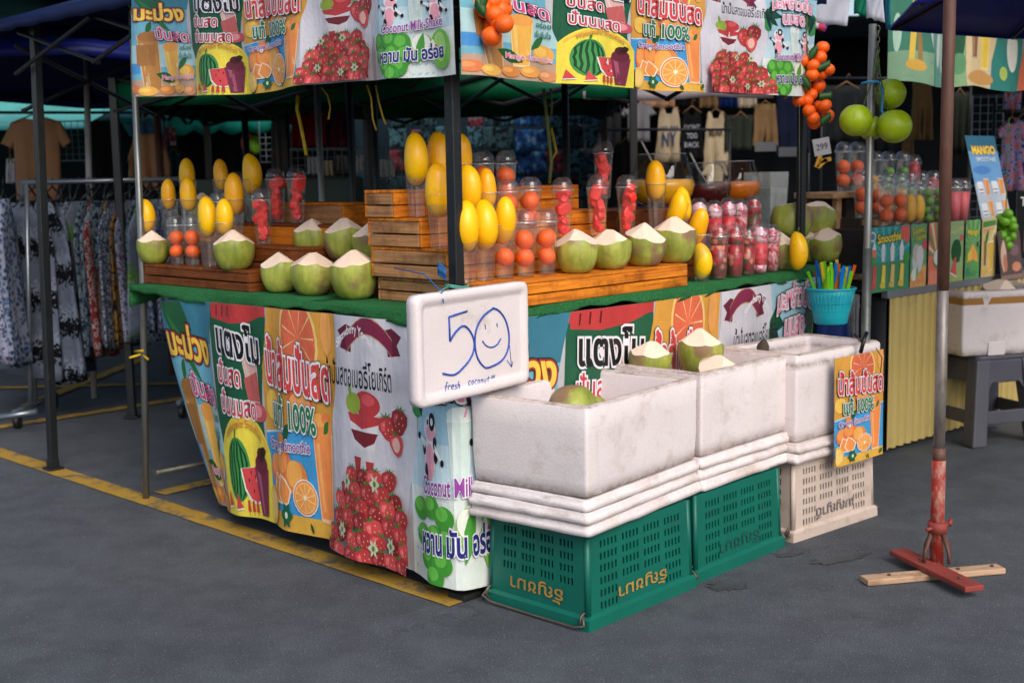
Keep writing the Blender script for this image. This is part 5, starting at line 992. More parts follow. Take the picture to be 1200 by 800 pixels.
# posters along the front
def poster(name, label, u0, u1, z0, z1, fn, w=-.03, cat='poster', tilt=.0, group='fruit posters along the juice counter', ang=RA, org=None):
    H = z1 - z0
    def sf(x, z): q = Matrix.Rotation(ang, 3, 'Z'); return (org or rp(0, 0)) + q @ Vector((u0 + x, w + tilt * z + .004 * math.sin(9 * x), z0 + z)), q @ Vector((0, -1, 0))
    return banner(name, label, cat, [('printed_face', fn)], H, sf, [u1 - u0], group=group, wave=False)
YEL, REDC = (.97, .86, .10), (.86, .16, .12)
def d_smoothie(p):
    bg_poly(p, (.20, .56, .36)); p.P([(0, .45), (1, .45), (1, 1), (0, 1)], (.06, .60, .60)); p.use('fruit_print')
    for a in range(-60, 61, 15): p.P([(.5, .45), (.5 + 1.0 * math.sin(R(a - 3)), .45 + .9 * math.cos(R(a - 3))), (.5 + 1.0 * math.sin(R(a + 3)), .45 + .9 * math.cos(R(a + 3)))], (.25, .74, .70))
    p.E(.09, .86, .08, .08, (.85, .88, .9)); p.E(.09, .86, .05, .05, (.4, .5, .6)); p.P([(.78, .99), (.99, .99), (.99, .80), (.94, .70), (.86, .78), (.78, .82)], (.93, .30, .15))
    for i, (x, c1, c2) in enumerate(((.13, (.93, .40, .20), (.86, .20, .18)), (.36, (.80, .86, .88), (.97, .84, .10)), (.58, (.90, .90, .86), (.95, .78, .35)), (.80, (.88, .90, .92), (.96, .82, .15)))):
        p.P([(x - .04, .46), (x + .04, .46), (x + .055, .66), (x - .055, .66)], c1); p.P([(x - .05, .66), (x + .05, .66), (x, .80)], (.92, .93, .95)); p.P([(x - .05, .06), (x + .05, .05), (x + .06, .40), (x - .02, .42)], c2); p.E(x - .02, .10, .06, .05, tuple(q * .9 for q in c2))
    p.E(.92, .50, .09, .08, (.15, .62, .20)); p.E(.09, .5, .07, .06, (.15, .62, .25)); p.use('lettering').T('Smoothie', .20, .74, .58, .15, YEL, [((.10, .30, .12), .09)], 0, 0, .03, .06)
def d_cocopic(p):
    bg_poly(p, (.40, .66, .42)); p.P([(0, 0), (1, 0), (1, .35), (0, .22)], (.90, .66, .32)); p.use('fruit_print').E(.45, .42, .34, .20, (.85, .86, .85)); p.E(.35, .55, .22, .14, (.80, .76, .72)); p.E(.6, .5, .22, .16, (.90, .88, .88)); p.E(.88, .66, .16, .08, (.86, .25, .28)); p.E(.22, .20, .15, .10, (.92, .95, .9)); p.L(.40, .12, .46, .34, .25, (.35, .70, .25)); p.P([(0, .80), (0, .45), (.1, .6)], (.2, .5, .3))
    for x, y in ((.2, .05), (.5, .08), (.8, .1), (.7, .2)): p.E(x, y, .12, .05, (.93, .55, .2))
    p.use('lettering').T('Coconut', .08, .84, .80, .10, YEL, [((.1, .35, .15), .08)], 0, 0, .02, .04); p.T('Smoothie', .28, .74, .66, .08, YEL, [((.1, .35, .15), .08)], 0, 0, .02, .04)
def d_rays(p):
    bg_poly(p, (.92, .42, .22)); p.use('fruit_print')
    for a in range(-80, 81, 20): p.P([(.7, .45), (.7 + 1.4 * math.sin(R(a - 5)), .45 + .6 * math.cos(R(a - 5))), (.7 + 1.4 * math.sin(R(a + 5)), .45 + .6 * math.cos(R(a + 5)))], (.90, .90, .72) if a % 40 else (.30, .60, .35))
    p.E(.7, .42, .35, .16, (.30, .55, .22)); p.E(.7, .44, .3, .13, (.88, .90, .86)); p.P([(0, 0), (1, 0), (1, .2), (0, .24)], (.95, .50, .35))
def d_wmpost(p):
    bg_poly(p, (.58, .74, .48)); p.P([(0, 0), (1, 0), (1, .22), (0, .18)], (.64, .72, .40)); p.use('fruit_print').P([(0, .78), (1, .84), (1, .92), (0, .84)], (.72, .76, .46)); p.E(.5, .50, .36, .20, (.05, .30, .14)); 
    for o in (-.2, -.07, .07, .2): p.P([(.5 + o, .32), (.5 + o + .05, .32), (.5 + o * 1.2 + .05, .50), (.5 + o + .04, .68), (.5 + o, .68), (.5 + o * 1.2, .50)], (.12, .46, .22))
    p.P([(.10, .16), (.55, .08), (.50, .42), (.36, .38)], (.88, .22, .24)); p.P([(.05, .15), (.56, .06), (.55, .09), (.10, .17)], (.90, .93, .85)); p.E(.85, .72, .12, .06, (.85, .3, .3)); p.use('lettering').T('Watermelon', .08, .86, .84, .07, (.85, .88, .6))
def d_mangopost(p):
    bg_poly(p, (.36, .66, .32)); p.use('fruit_print')
    for a in range(-70, 71, 20): p.P([(.5, .5), (.5 + 1.2 * math.sin(R(a - 4)), .5 + .55 * math.cos(R(a - 4))), (.5 + 1.2 * math.sin(R(a + 4)), .5 + .55 * math.cos(R(a + 4)))], (.56, .78, .48))
    p.P([(.12, .28), (.5, .33), (.88, .28), (.82, .44), (.62, .54), (.5, .60), (.38, .54), (.18, .44)], (.98, .70, .05)); p.E(.36, .40, .18, .08, (1, .80, .2)); p.E(.64, .40, .18, .08, (.98, .64, .05)); p.E(.85, .58, .1, .05, (.2, .35, .25)); p.E(.2, .12, .12, .08, (.2, .55, .5)); p.E(.6, .1, .25, .05, (.3, .6, .35)); p.use('lettering').T('Mango', .12, .72, .76, .13, YEL, [((.3, .55, .1), .09)], 0, 0, .03)
def d_pine(p):
    bg_poly(p, (.86, .76, .48)); p.use('fruit_print').P([(.05, .85), (.95, .88), (.95, .97), (.05, .95)], (.25, .55, .25)); p.P([(.05, .76), (.95, .82), (.95, .85), (.05, .82)], (.88, .60, .42)); p.L(.2, .55, .5, .80, .2, (.15, .50, .22)); p.P([(.18, .2), (.32, .2), (.34, .62), (.16, .62)], (.52, .40, .18)); p.glass(.40, .10, .45, .52, (.90, .72, .15), (.98, .95, .8)); p.P([(.6, .6), (.66, .6), (.98, .85), (.93, .88)], (.9, .9, .85)); p.E(.3, .1, .25, .05, (.90, .70, .3))
PX = [(1018, 1066, d_smoothie, 'teal smoothie poster with four drinks, first by the silver pole'), (1067, 1087, d_cocopic, 'coconut poster between the smoothie poster and the rusty pole'), (1088, 1104, d_rays, 'orange ray poster half behind the rusty pole'), (1112, 1130, d_wmpost, 'pale green watermelon poster just right of the rusty pole'), (1131, 1149, d_mangopost, 'green poster of two mangoes under yellow lettering'), (1150, 1168, d_pine, 'tan poster with a yellow drink in a glass, rightmost in the row')]
for a, b, fn, lab in PX: ua, ub_ = rhit(a, 300, -.03)[0], rhit(b, 300, -.03)[0]; poster('fruit_poster', lab, ua, ub_ - .006, CT + .006, CT + .325, fn)
# menu board leaning behind the posters
ua, ub_ = rhit(1137, 250, .12)[0], rhit(1166, 250, .12)[0]
def d_menu(p):
    bg_poly(p, (.36, .62, .84)); p.P([(0, .82), (1, .82), (1, 1), (0, 1)], (.10, .42, .55)); p.P([(0, .0), (1, .0), (1, .45), (0, .45)], (.72, .78, .86)); p.use('fruit_print'); p.E(.35, .60, .3, .05, (.2, .5, .8))
    for x in (.32, .80):
        for y in (.05, .30): p.glass(x, y, .18, .20, (.90, .55, .15), (.95, .8, .5)); p.P([(x - .24, y + .02), (x - .04, y + .02), (x - .04, y + .17), (x - .24, y + .17)], (.92, .92, .94))
        for y in (.08, .12, .33, .37): p.P([(x - .22, y), (x - .06, y), (x - .06, y + .012), (x - .22, y + .012)], (.35, .4, .55))
    p.use('lettering').T('MANGO', .12, .78, .78, .10, YEL, [((.9, .5, .1), .08)], 0, 0, .04); p.T('SMOOTHIE', .2, .70, .66, .05, (.85, .93, 1), (), 0, 0, .03)
poster('menu_board', 'tall blue menu board of mango drinks leaning behind the posters', ua - .05, ub_ - .0, CT + .30, CT + .78, d_menu, w=.02, cat='menu board', tilt=.25, group=None)
# wooden step stand with cups
st = rhit(972, 260, .35); t = thing('wooden_stand', 'raw wooden step stand holding domed cups at the left of the juice counter', 'stand', rp(st[0], .30), RA); zt = 1.325
for x in (.02, .30):
    for y in (.02, .20): m = MB(); m.box((x, y, (.9 + zt) / 2), (.045, .03, zt - .9)); m.build('leg', PALLET, t, bevel=.003)
m = MB(); m.box((.22, .11, zt - .015), (.56, .24, .03)); m.build('top_plank', PALLET, t, bevel=.003); m = MB(); m.box((.40, -.10, 1.17), (.7, .18, .03)); m.build('step_plank', PALLET, t, bevel=.003); m = MB(); m.box((.40, -.10, .905), (1.0, .30, .025)); m.build('shelf_plank', PALLET, t, bevel=.003)
for x in (.10, .68): m = MB(); m.box((x, -.10, 1.03), (.04, .14, .24)); m.build('bracket', PALLET, t, bevel=.003)
def rcup(x, w, z, what, lab, n=2, k=1.0):
    u, _ = rhit(x, 230, w); p = rp(u, w, z); grp = 'domed fruit cups of the juice counter'; cup(p, 'domed cup of %s' % lab, True, grp, k)
    fm = {'lime': LIME, 'yellow': MANGO2, 'red': mat('red_berry', (.70, .08, .12), .4, .2, 20), 'pink': mat('pink_smoothie', (.88, .35, .38), .4, .08, 8)}
    if what == 'orange':
        for i in range(n): orange(p + Vector((0, 0, (.055 + .064 * i) * k)), '%s orange in the cup of %s' % (('lower', 'upper')[i], lab), .95 * k, 'oranges of the juice counter')
    elif what == 'pink' or what == 'red':
        m = MB(); m.lathe([(.0285 * k, .006), (.0385 * k, .165 * k)] if what == 'pink' else [(.026 * k, .06), (.036 * k, .10), (.038 * k, .15), (.03 * k, .18), (.01, .2 * k)], 18); tag(m.build('drink', fm[what], loc=p), '%s in the cup of %s' % ('pink drink' if what == 'pink' else 'filling', lab), 'drink', 'drinks of the juice counter')
    elif what == 'yellow' and n == 1: mango(p + Vector((0, 0, .095 * k)), 'yellow mango in the cup of %s' % lab, 0, 0, 1, .85 * k, 1, 'mangoes of the juice counter')
    else:
        for i in range(n):
            key = ('f', what); o = None
            if key not in _first: m = MB(); m.ell((0, 0, 0), (.026, .026, .024), 14, 10); o = m.build('lime' if what == 'lime' else 'yellow_fruit', fm[what]); _first[key] = o; o['category'] = 'fruit'
            else: o = _first[key].copy(); C.objects.link(o)
            o.location = p + Vector((.008 * (-1) ** i, .006 * (-1) ** (i // 2), (.04 + .042 * i) * k)); tag(o, '%s in the cup of %s' % ({'lime': 'lime', 'yellow': 'yellow fruit'}[what], lab), None, 'fruit stacked in the cup of %s' % lab)
for i, (x, w, z, what, lab, n, k) in enumerate(((988, .37, zt, 'orange', 'two oranges, leftmost on the wooden stand', 2, 1.1), (1004, .37, zt, 'orange', 'two oranges, second on the wooden stand', 2, 1.1), (1010, .20, 1.186, 'orange', 'two oranges behind the silver pole, on the lower step', 2, 1.1), (1028, .20, 1.186, 'orange', 'two oranges just right of the silver pole', 2, 1.0),
    (1026, .40, 1.30, 'yellow', 'yellow fruit in the back row by the pole', 2, 1.0), (1040, .40, 1.30, 'lime', 'limes in the back row, left of two', 3, 1.0), (1057, .40, 1.30, 'lime', 'limes in the back row, right of two', 3, 1.0), (1070, .42, 1.28, 'red', 'dark red fruit at the right end of the back row', 1, 1.0), (1041, .26, 1.19, 'yellow', 'yellow fruit in the middle row, left', 2, 1.0), (1055, .26, 1.19, 'yellow', 'yellow fruit in the middle row, right', 3, 1.0), (1066, .27, 1.19, 'lime', 'limes in the middle row, left', 3, 1.0), (1079, .27, 1.19, 'lime', 'limes in the middle row, right', 3, 1.0), (1093, .28, 1.19, 'red', 'dark red fruit beside the rusty pole', 1, 1.0),
    (1039, .08, CT + .31, 'orange', 'two oranges in the front row, left of two', 2, 1.12), (1055, .08, CT + .31, 'orange', 'two oranges in the front row, right of two', 2, 1.12), (1066, .09, CT + .30, 'yellow', 'slim mango in the front row, left one', 1, 1.05), (1076, .09, CT + .30, 'yellow', 'slim mango in the front row, right one', 1, 1.05), (1087, .09, CT + .30, 'lime', 'limes in the front row, left of the rusty pole', 4, 1.05), (1100, .09, CT + .30, 'lime', 'limes in the front row behind the rusty pole', 4, 1.05), (1118, .09, CT + .30, 'pink', 'pink smoothie right of the rusty pole, left of two', 1, 1.05), (1128, .09, CT + .30, 'pink', 'pink smoothie right of the rusty pole, right of two', 1, 1.05))): rcup(x, w, z, what, lab, n, k)
m = MB(); m.box((0, 0, 0), (1.3, .62, .30)); o = m.build('display_riser', mat('dark_riser_board', (.20, .17, .15), .7, .2), loc=rp(.62, .34, CT + .155), rot=(0, 0, RA)); tag(o, 'dark wooden riser under the domed cups of the juice counter', 'riser')
m = MB(); m.box((0, 0, 0), (.9, .16, .05)); o = m.build('display_riser', mat('dark_riser_board'), loc=rp(.5, .27, CT + .33), rot=(0, 0, RA)); tag(o, 'low upper riser under the middle row of domed cups', 'riser'); m = MB(); m.box((0, 0, 0), (.9, .16, .16)); o = m.build('display_riser', mat('dark_riser_board'), loc=rp(.62, .43, CT + .385), rot=(0, 0, RA)); tag(o, 'tall rear riser under the back row of domed cups', 'riser')
# limes, right-hand posters, chalkboard
lp = at_y(1179, 245, 7.0); t = thing('lime_bunch', 'tight bunch of bright green limes hanging at the right edge', 'fruit bunch', lp)
for i, (x, y) in enumerate(((1181, 251), (1173, 256), (1185, 259), (1177, 260), (1180, 270), (1172, 266), (1187, 266), (1178, 281), (1185, 277), (1174, 276), (1181, 288))): m = MB(); m.ell((0, 0, 0), (.030, .030, .029), 14, 10); m.build('lime', LIME, t, loc=at_y(x, y, 7.0 + .03 * ((i * 7) % 3 - 1)) - lp)
m = MB(); m.tube([(0, 0, .5), (0, 0, .0), (.01, 0, -.2)], .003, 5); m.build('string', STEMG, t)
def d_brown(p): bg_poly(p, (.36, .28, .26)); p.use('fruit_print').L(.15, .15, .25, .85, .2, (.85, .70, .60)); p.E(.25, .35, .1, .18, (.75, .45, .3)); p.E(.7, .6, .2, .12, (.5, .35, .4)); p.E(.75, .25, .2, .1, (.8, .5, .35)); p.P([(0, 0), (1, 0), (1, .1), (0, .1)], (.55, .42, .38))
ua, ub_ = rhit(1168, 310, -.06)[0], rhit(1196, 310, -.06)[0]; poster('fruit_poster', 'dark brown poster leaning at the right end of the counter', ua + .02, ub_, CT - .02, CT + .25, d_brown, w=-.08, tilt=.12)
def d_chalk(p): bg_poly(p, (.06, .07, .08)); p.use('fruit_print').P([(.3, .1), (.9, .1), (.9, .55), (.3, .55)], (.75, .42, .25)); p.E(.6, .35, .2, .15, (.9, .75, .6)); p.use('lettering').T('Thai', .12, .78, .6, .14, (.9, .9, .9), (), 0, 0, .01)
ua, ub_ = rhit(1190, 280, .05)[0], rhit(1225, 280, .05)[0]; poster('chalkboard', 'black menu chalkboard cut off by the right edge of the picture', ua, ub_, CT + .07, CT + .46, d_chalk, w=.05, cat='chalkboard', group=None)
# cooler on a grey stool
STG = mat('grey_stool_plastic', (.30, .30, .34), .5, .08, 6, .06, 70); sx, sy = 2.52, 6.62; t = thing('plastic_stool', 'grey plastic stool carrying the white foam cooler at the right edge', 'stool', (sx, sy, 0), R(18)); SHt = .47
m = MB(); rr = [[(x, y, z) for x, y in ring(.33 + e, .33 + e, .04)] for z, e in ((SHt - .03, .012), (SHt - .005, .006), (SHt, -.004))]; loops(m, rr); m.build('seat', STG, t)
for a in (-1, 1):
    for b in (-1, 1):
        m = MB(); m.add([(a * (.140 + k * .055) + dx, b * (.140 + k * .055) + dy, z) for z, k in ((0, 1), (SHt - .02, 0)) for dx, dy in ((-.045, -.045), (.045, -.045), (.045, .045), (-.045, .045))], [(3, 2, 1, 0), (4, 5, 6, 7), (0, 1, 5, 4), (1, 2, 6, 5), (2, 3, 7, 6), (3, 0, 4, 7)]); m.build('leg', STG, t, bevel=.012)
for k in range(4):
    a = k * math.pi / 2; M4 = Matrix.Rotation(a, 4, 'Z'); m = MB(); m.X = M4; m.box((0, -.170, SHt - .085), (.31, .016, .12)); m.build('apron', STG, t, bevel=.006); m = MB(); m.X = M4; m.box((0, -.205, .15), (.36, .018, .07)); m.build('stretcher', STG, t, bevel=.005)
    m = MB(); m.X = M4
    for s_ in (-1, 1): m.add([(s_ * .125, -.172, SHt - .12), (s_ * .07, -.172, SHt - .12), (s_ * .12, -.182, SHt - .19), (s_ * .14, -.182, SHt - .19)], [(0, 1, 2, 3)])
    m.build('corner_web', STG, t, solid=.01)
cl = foam_box('white foam cooler with a brown tape band, standing on the grey stool', (sx + .04, sy + .06, SHt + .001), R(14), .60, .44, .335, 31, FOAM, group='open foam boxes of coconuts')
m = MB(); m.box((0, -.2225, .285), (.60, .004, .035)); m.box((-.3025, 0, .285), (.004, .44, .035)); m.build('tape_band', mat('brown_packing_tape', (.62, .44, .20), .3, .15, 8), cl); m = MB(); m.box((-.10, -.2225, .035), (.10, .008, .07)); m.build('front_tab', FOAMC, cl, bevel=.003)
coconut((sx + .03, sy - .05, SHt + .20), 'peeled pale coconut poking out of the white foam cooler', 1.28, (.2, .1, .5))
# banner over the juice counter
def d_f1(p): bg_poly(p, (.22, .50, .40)); p.P([(0, 0), (1, 0), (1, .35), (0, .3)], (.50, .66, .52)); p.use('fruit_print'); p.P([(.45, .2), (.55, .2), (.62, .8), (.5, .85)], (.88, .74, .12)); p.P([(.62, .2), (.72, .2), (.66, .75), (.6, .6)], (.62, .46, .2)); p.E(.6, .18, .2, .06, (.85, .65, .12)); p.E(.7, .7, .15, .1, (.92, .6, .15)); p.E(.2, .5, .1, .2, (.7, .85, .75))
def d_f2(p): bg_poly(p, (.34, .56, .50)); p.use('fruit_print'); p.E(.3, .4, .12, .2, (.75, .8, .78)); p.E(.6, .45, .2, .3, (.55, .68, .62)); p.P([(.7, .2), (.95, .2), (.95, .5), (.7, .5)], (.80, .40, .30))
def d_f3(p): bg_poly(p, (.52, .68, .48)); p.use('fruit_print'); p.E(.5, .55, .35, .28, (.12, .35, .22)); p.E(.55, .25, .35, .12, (.35, .6, .4))
def d_f4(p): bg_poly(p, (.86, .76, .56)); p.use('fruit_print'); p.glass(.45, .2, .42, .62, (.94, .78, .06)); p.glass(.1, .3, .3, .5, (.55, .38, .18)); p.E(.5, .1, .5, .08, (.80, .58, .26)); p.E(.75, .85, .2, .1, (.9, .55, .2))
def d_f5(p): bg_poly(p, (.10, .52, .48)); p.use('fruit_print'); p.E(.62, .48, .22, .26, (.92, .92, .86)); p.L(.3, .95, .9, .6, .2, (.15, .55, .2)); p.P([(0, .6), (.3, .6), (.2, .98), (0, .98)], (.95, .6, .1)); p.E(.3, .2, .12, .08, (.7, .8, .3)); p.E(.85, .85, .1, .1, (.95, .7, .2))
def d_f6(p): bg_poly(p, (.90, .40, .18)); p.use('fruit_print'); p.E(.5, .5, .35, .3, (.97, .6, .15)); p.E(.5, .5, .25, .2, (.98, .75, .3))
ub0 = [rhit(x, 90, -.05)[0] for x in (1040, 1094, 1111, 1132, 1165, 1196, 1240)]
def sf(x, z): q = Matrix.Rotation(RA, 3, 'Z'); return rp(ub0[0], -.05) + q @ Vector((x, .012 * math.sin(x * 14) * (1 - z / .5), 1.855 + z + .01 * math.sin(x * 9))), q @ Vector((0, -1, 0))
banner('hanging_banner', 'muted green fruit banner hung over the neighbouring juice counter', 'banner', [('fruit_panel', f) for f in (d_f1, d_f2, d_f3, d_f4, d_f5, d_f6)], .46, sf, [ub0[i + 1] - ub0[i] for i in range(6)])
# ---------------------------------------------------------------- umbrellas, awnings, far canopies
def umbrella(label, c, r, z, rise, mt, tilt=(0, 0, 0), n=8, val=.06, polez=None):
    t = thing('market_umbrella', label, 'umbrella', (c[0], c[1], z), 0, None, tilt); m = MB()
    def f(u, v):
        a = 2 * math.pi * u; k = math.cos(math.pi / n) / math.cos((a % (2 * math.pi / n)) - math.pi / n); rr = r * k * (1 - v); return (rr * math.cos(a), rr * math.sin(a), rise * (1 - (1 - v) ** 1.35) - .02 * math.sin(math.pi * v) )
    m.grid(f, n * 4, 8); m.build('canopy', mt, t, solid=.002); m = MB()
    m.grid(lambda u, v: (f(u, 0)[0] * (1 + .002), f(u, 0)[1] * 1.002, -val * v), n * 4, 1); m.build('valance', mt, t, solid=.002)
    for k in range(n): a = 2 * math.pi * k / n; m = MB(); m.tube([(r * .98 * math.cos(a), r * .98 * math.sin(a), -.012), (r * .5 * math.cos(a), r * .5 * math.sin(a), rise * .58), (0, 0, rise - .03)], .008, 6); m.build('rib', BLKM, t)
    m = MB(); m.tube([(0, 0, -z + .02), (0, 0, rise)], .02, 10); m.build('pole', mat('white_umbrella_pole', (.6, .6, .6), .5), t); return t
umbrella('big dark blue umbrella jutting in at the top right corner', (2.60, 4.95), 1.12, 2.05, .45, tarp('bright_navy_umbrella', (.05, .13, .55), .22, .5), (0, 0, .2), val=.012)
umbrella('large navy umbrella spread behind the stall at the upper left', (-2.75, 8.35), 1.22, 2.13, .42, BLUE, (R(-4), R(2), .3))
TEAL = tarp('teal_translucent_awning', (.52, .88, .85), .55, .5); WHITET = tarp('white_tent_cloth', (.85, .86, .90), .4)
def awning(label, pts, mt, scal=.07, n=24, name='awning', cat='awning', sag=.05):
    """four corners: front left, front right, back right, back left; a scalloped hem hangs from the front"""
    t = thing(name, label, cat, pts[0]); P4 = [Vector(q) - Vector(pts[0]) for q in pts]; m = MB()
    m.grid(lambda u, v: tuple(P4[0].lerp(P4[1], u).lerp(P4[3].lerp(P4[2], u), v) - Vector((0, 0, sag * math.sin(math.pi * u) * math.sin(math.pi * v)))), 16, 8); m.build('awning_cloth', mt, t, solid=.002)
    if scal: m = MB(); m.grid(lambda u, v: tuple(P4[0].lerp(P4[1], u) - Vector((0, .004, v * (scal + .45 * scal * abs(math.sin(u * n * math.pi / 2)))))), n * 4, 1); m.build('scalloped_hem', mt, t, solid=.002)
    return t
awning('pale teal tent roof glowing behind the navy umbrella at the far left', [(-6.2, 11.4, 1.92), (-3.15, 11.4, 1.92), (-3.6, 13.6, 2.55), (-6.8, 13.6, 2.6)], TEAL, .0)
awning('deep teal awning with a scalloped hem above the hanging clothes', [(-3.55, 10.9, 1.97), (-1.7, 10.3, 1.95), (-1.5, 12.4, 2.4), (-3.6, 13.0, 2.4)], tarp('deep_teal_awning', (.08, .55, .50), .4), .10, 16)
awning('grey tarpaulin edge sagging behind the right banner', [(.45, 7.6, 1.93), (1.65, 7.9, 1.95), (1.7, 10.6, 2.45), (.4, 10.4, 2.4)], tarp('grey_tarp', (.62, .58, .60), .25), .045, 3)
awning('black and navy tarpaulin over the clothes rack at the top left', [(-4.6, 5.9, 2.60), (-2.25, 6.45, 2.50), (-2.0, 10.8, 2.62), (-6.6, 11.2, 2.66)], tarp('dark_navy_tarpaulin', (.05, .07, .16), .1), .05, 3)
gg = thing('green_gazebo', 'green canopy with dark scissor frame seen under the banners behind the stall', 'gazebo', (0, 0, 0))
A, B, ap = (-2.35, 7.6), (.75, 9.9), (-.8, 8.8, 2.75); cs = [(A[0], A[1]), (B[0], A[1]), (B[0], B[1]), (A[0], B[1])]; m = MB()
for i in range(4):
    a, b = cs[i], cs[(i + 1) % 4]
    m.grid(lambda u, v, a=a, b=b: ((a[0] + (b[0] - a[0]) * u) * (1 - v) + ap[0] * v, (a[1] + (b[1] - a[1]) * u) * (1 - v) + ap[1] * v, 2.02 * (1 - v) + ap[2] * v), 8, 4); m.grid(lambda u, v, a=a, b=b: (a[0] + (b[0] - a[0]) * u, a[1] + (b[1] - a[1]) * u, 2.02 - .13 * v), 12, 1)
m.build('canopy_cloth', GREEN_T, gg, solid=.002)
for i in range(4): a, b = cs[i], cs[(i + 1) % 4]; xtruss(gg, (a[0], a[1], 0), (b[0], b[1], 0), 1.86, 2.06, 4, BLKM, .013); post(gg, a[0], a[1], 2.06, .045)
for a in cs: m = MB(); m.tube([(a[0], a[1], 2.03), ap], .014, 6); m.build('roof_bar', BLKM, gg)
# rear roofs and cloth walls, added to darken the background behind everything
awning('black shade net roof added to darken the clothes stalls behind the fruit stall', [(-1.6, 11.3, 2.72), (7.4, 10.4, 2.72), (9.0, 15.6, 2.9), (-1.6, 15.6, 2.9)], DARKT, 0, name='shade_roof', cat='canopy'); awning('black cloth roof added to darken the left clothes stall', [(-7.5, 13.7, 2.7), (-1.55, 12.6, 2.7), (-1.55, 16, 2.9), (-7.5, 16, 2.9)], DARKT, 0, name='shade_roof', cat='canopy')  # both roofs are added to block the sky so the background falls dark
awning('dark canopy over the right juice counter', [(1.75, 6.75, 2.5), (4.0, 6.0, 2.5), (6.6, 9.2, 2.55), (2.6, 9.4, 2.55)], DARKT, 0, name='shade_roof', cat='canopy')
def backdrop_sheet(label, a, b, h, mt, z0=.02):
    a, b = Vector(a), Vector(b); n = (b - a).normalized().cross(Vector((0, 0, 1))); m = MB(); L = (b - a).length; q = rnd.uniform(0, 9)
    m.grid(lambda u, v: tuple(a.lerp(b, u) + n * (.03 * math.sin(u * L * 9 + q) + .02 * math.sin(u * L * 23)) + Vector((0, 0, z0 + h * v))), int(L * 14), 4); tag(m.build('backdrop_sheet', mt, solid=.004), label, 'backdrop')
BACKC = mat('black_backdrop_cloth', (.10, .115, .13), .9, .3, 3, .1, 200, spec=.1); BACKT = mat('dark_teal_backdrop', (.09, .15, .18), .9, .35, 3, .1, 200, spec=.1)
backdrop_sheet('black cloth sheet added as dark backdrop at the rear left', (-8.2, 12.9, 0), (-1.3, 12.3, 0), 2.0, BACKC); backdrop_sheet('dark teal cloth sheet added as backdrop behind the packed goods in the middle', (-1.4, 11.2, 0), (.8, 11.2, 0), 2.75, BACKT); backdrop_sheet('black cloth sheet added as dark backdrop behind the hung shirts on the right', (.75, 12.9, 0), (9.5, 12.9, 0), 2.8, BACKC); backdrop_sheet('black side sheet added out of view to close off the far right', (6.4, 8.2, 0), (9.5, 12.8, 0), 2.6, BACKC)  # dark sheets added to close the back where only darkness shows
# ---------------------------------------------------------------- clothes behind
def garment_outline(kind, w, h):
    if kind == 'tee': return [(-.18 * w, 0), (-.08 * w, -.02 * h), (.08 * w, -.02 * h), (.18 * w, 0), (.36 * w, -.05 * h), (.52 * w, -.30 * h), (.38 * w, -.36 * h), (.33 * w, -.28 * h), (.33 * w, -h), (-.33 * w, -h), (-.33 * w, -.28 * h), (-.38 * w, -.36 * h), (-.52 * w, -.30 * h), (-.36 * w, -.05 * h)]
    if kind == 'sweat': return [(-.16 * w, 0), (-.08 * w, -.03 * h), (.08 * w, -.03 * h), (.16 * w, 0), (.36 * w, -.06 * h), (.50 * w, -.55 * h), (.48 * w, -.85 * h), (.38 * w, -.85 * h), (.34 * w, -.35 * h), (.33 * w, -h), (-.33 * w, -h), (-.34 * w, -.35 * h), (-.38 * w, -.85 * h), (-.48 * w, -.85 * h), (-.50 * w, -.55 * h), (-.36 * w, -.06 * h)]
    if kind == 'pants': return [(-.34 * w, 0), (.34 * w, 0), (.46 * w, -h), (.08 * w, -h), (.0, -.42 * h), (-.08 * w, -h), (-.46 * w, -h)]
    if kind == 'tank': return [(-.24 * w, 0), (-.14 * w, 0), (-.08 * w, -.12 * h), (.08 * w, -.12 * h), (.14 * w, 0), (.24 * w, 0), (.30 * w, -.22 * h), (.40 * w, -h), (-.40 * w, -h), (-.30 * w, -.22 * h)]
    if kind == 'dress': return [(-.20 * w, 0), (-.08 * w, -.04 * h), (.08 * w, -.04 * h), (.20 * w, 0), (.46 * w, -.18 * h), (.36 * w, -.24 * h), (.24 * w, -.2 * h), (.24 * w, -.4 * h), (.50 * w, -h), (-.50 * w, -h), (-.24 * w, -.4 * h), (-.24 * w, -.2 * h), (-.36 * w, -.24 * h), (-.46 * w, -.18 * h)]
    return [(-.5 * w, 0), (.5 * w, 0), (.5 * w, -h), (-.5 * w, -h)]
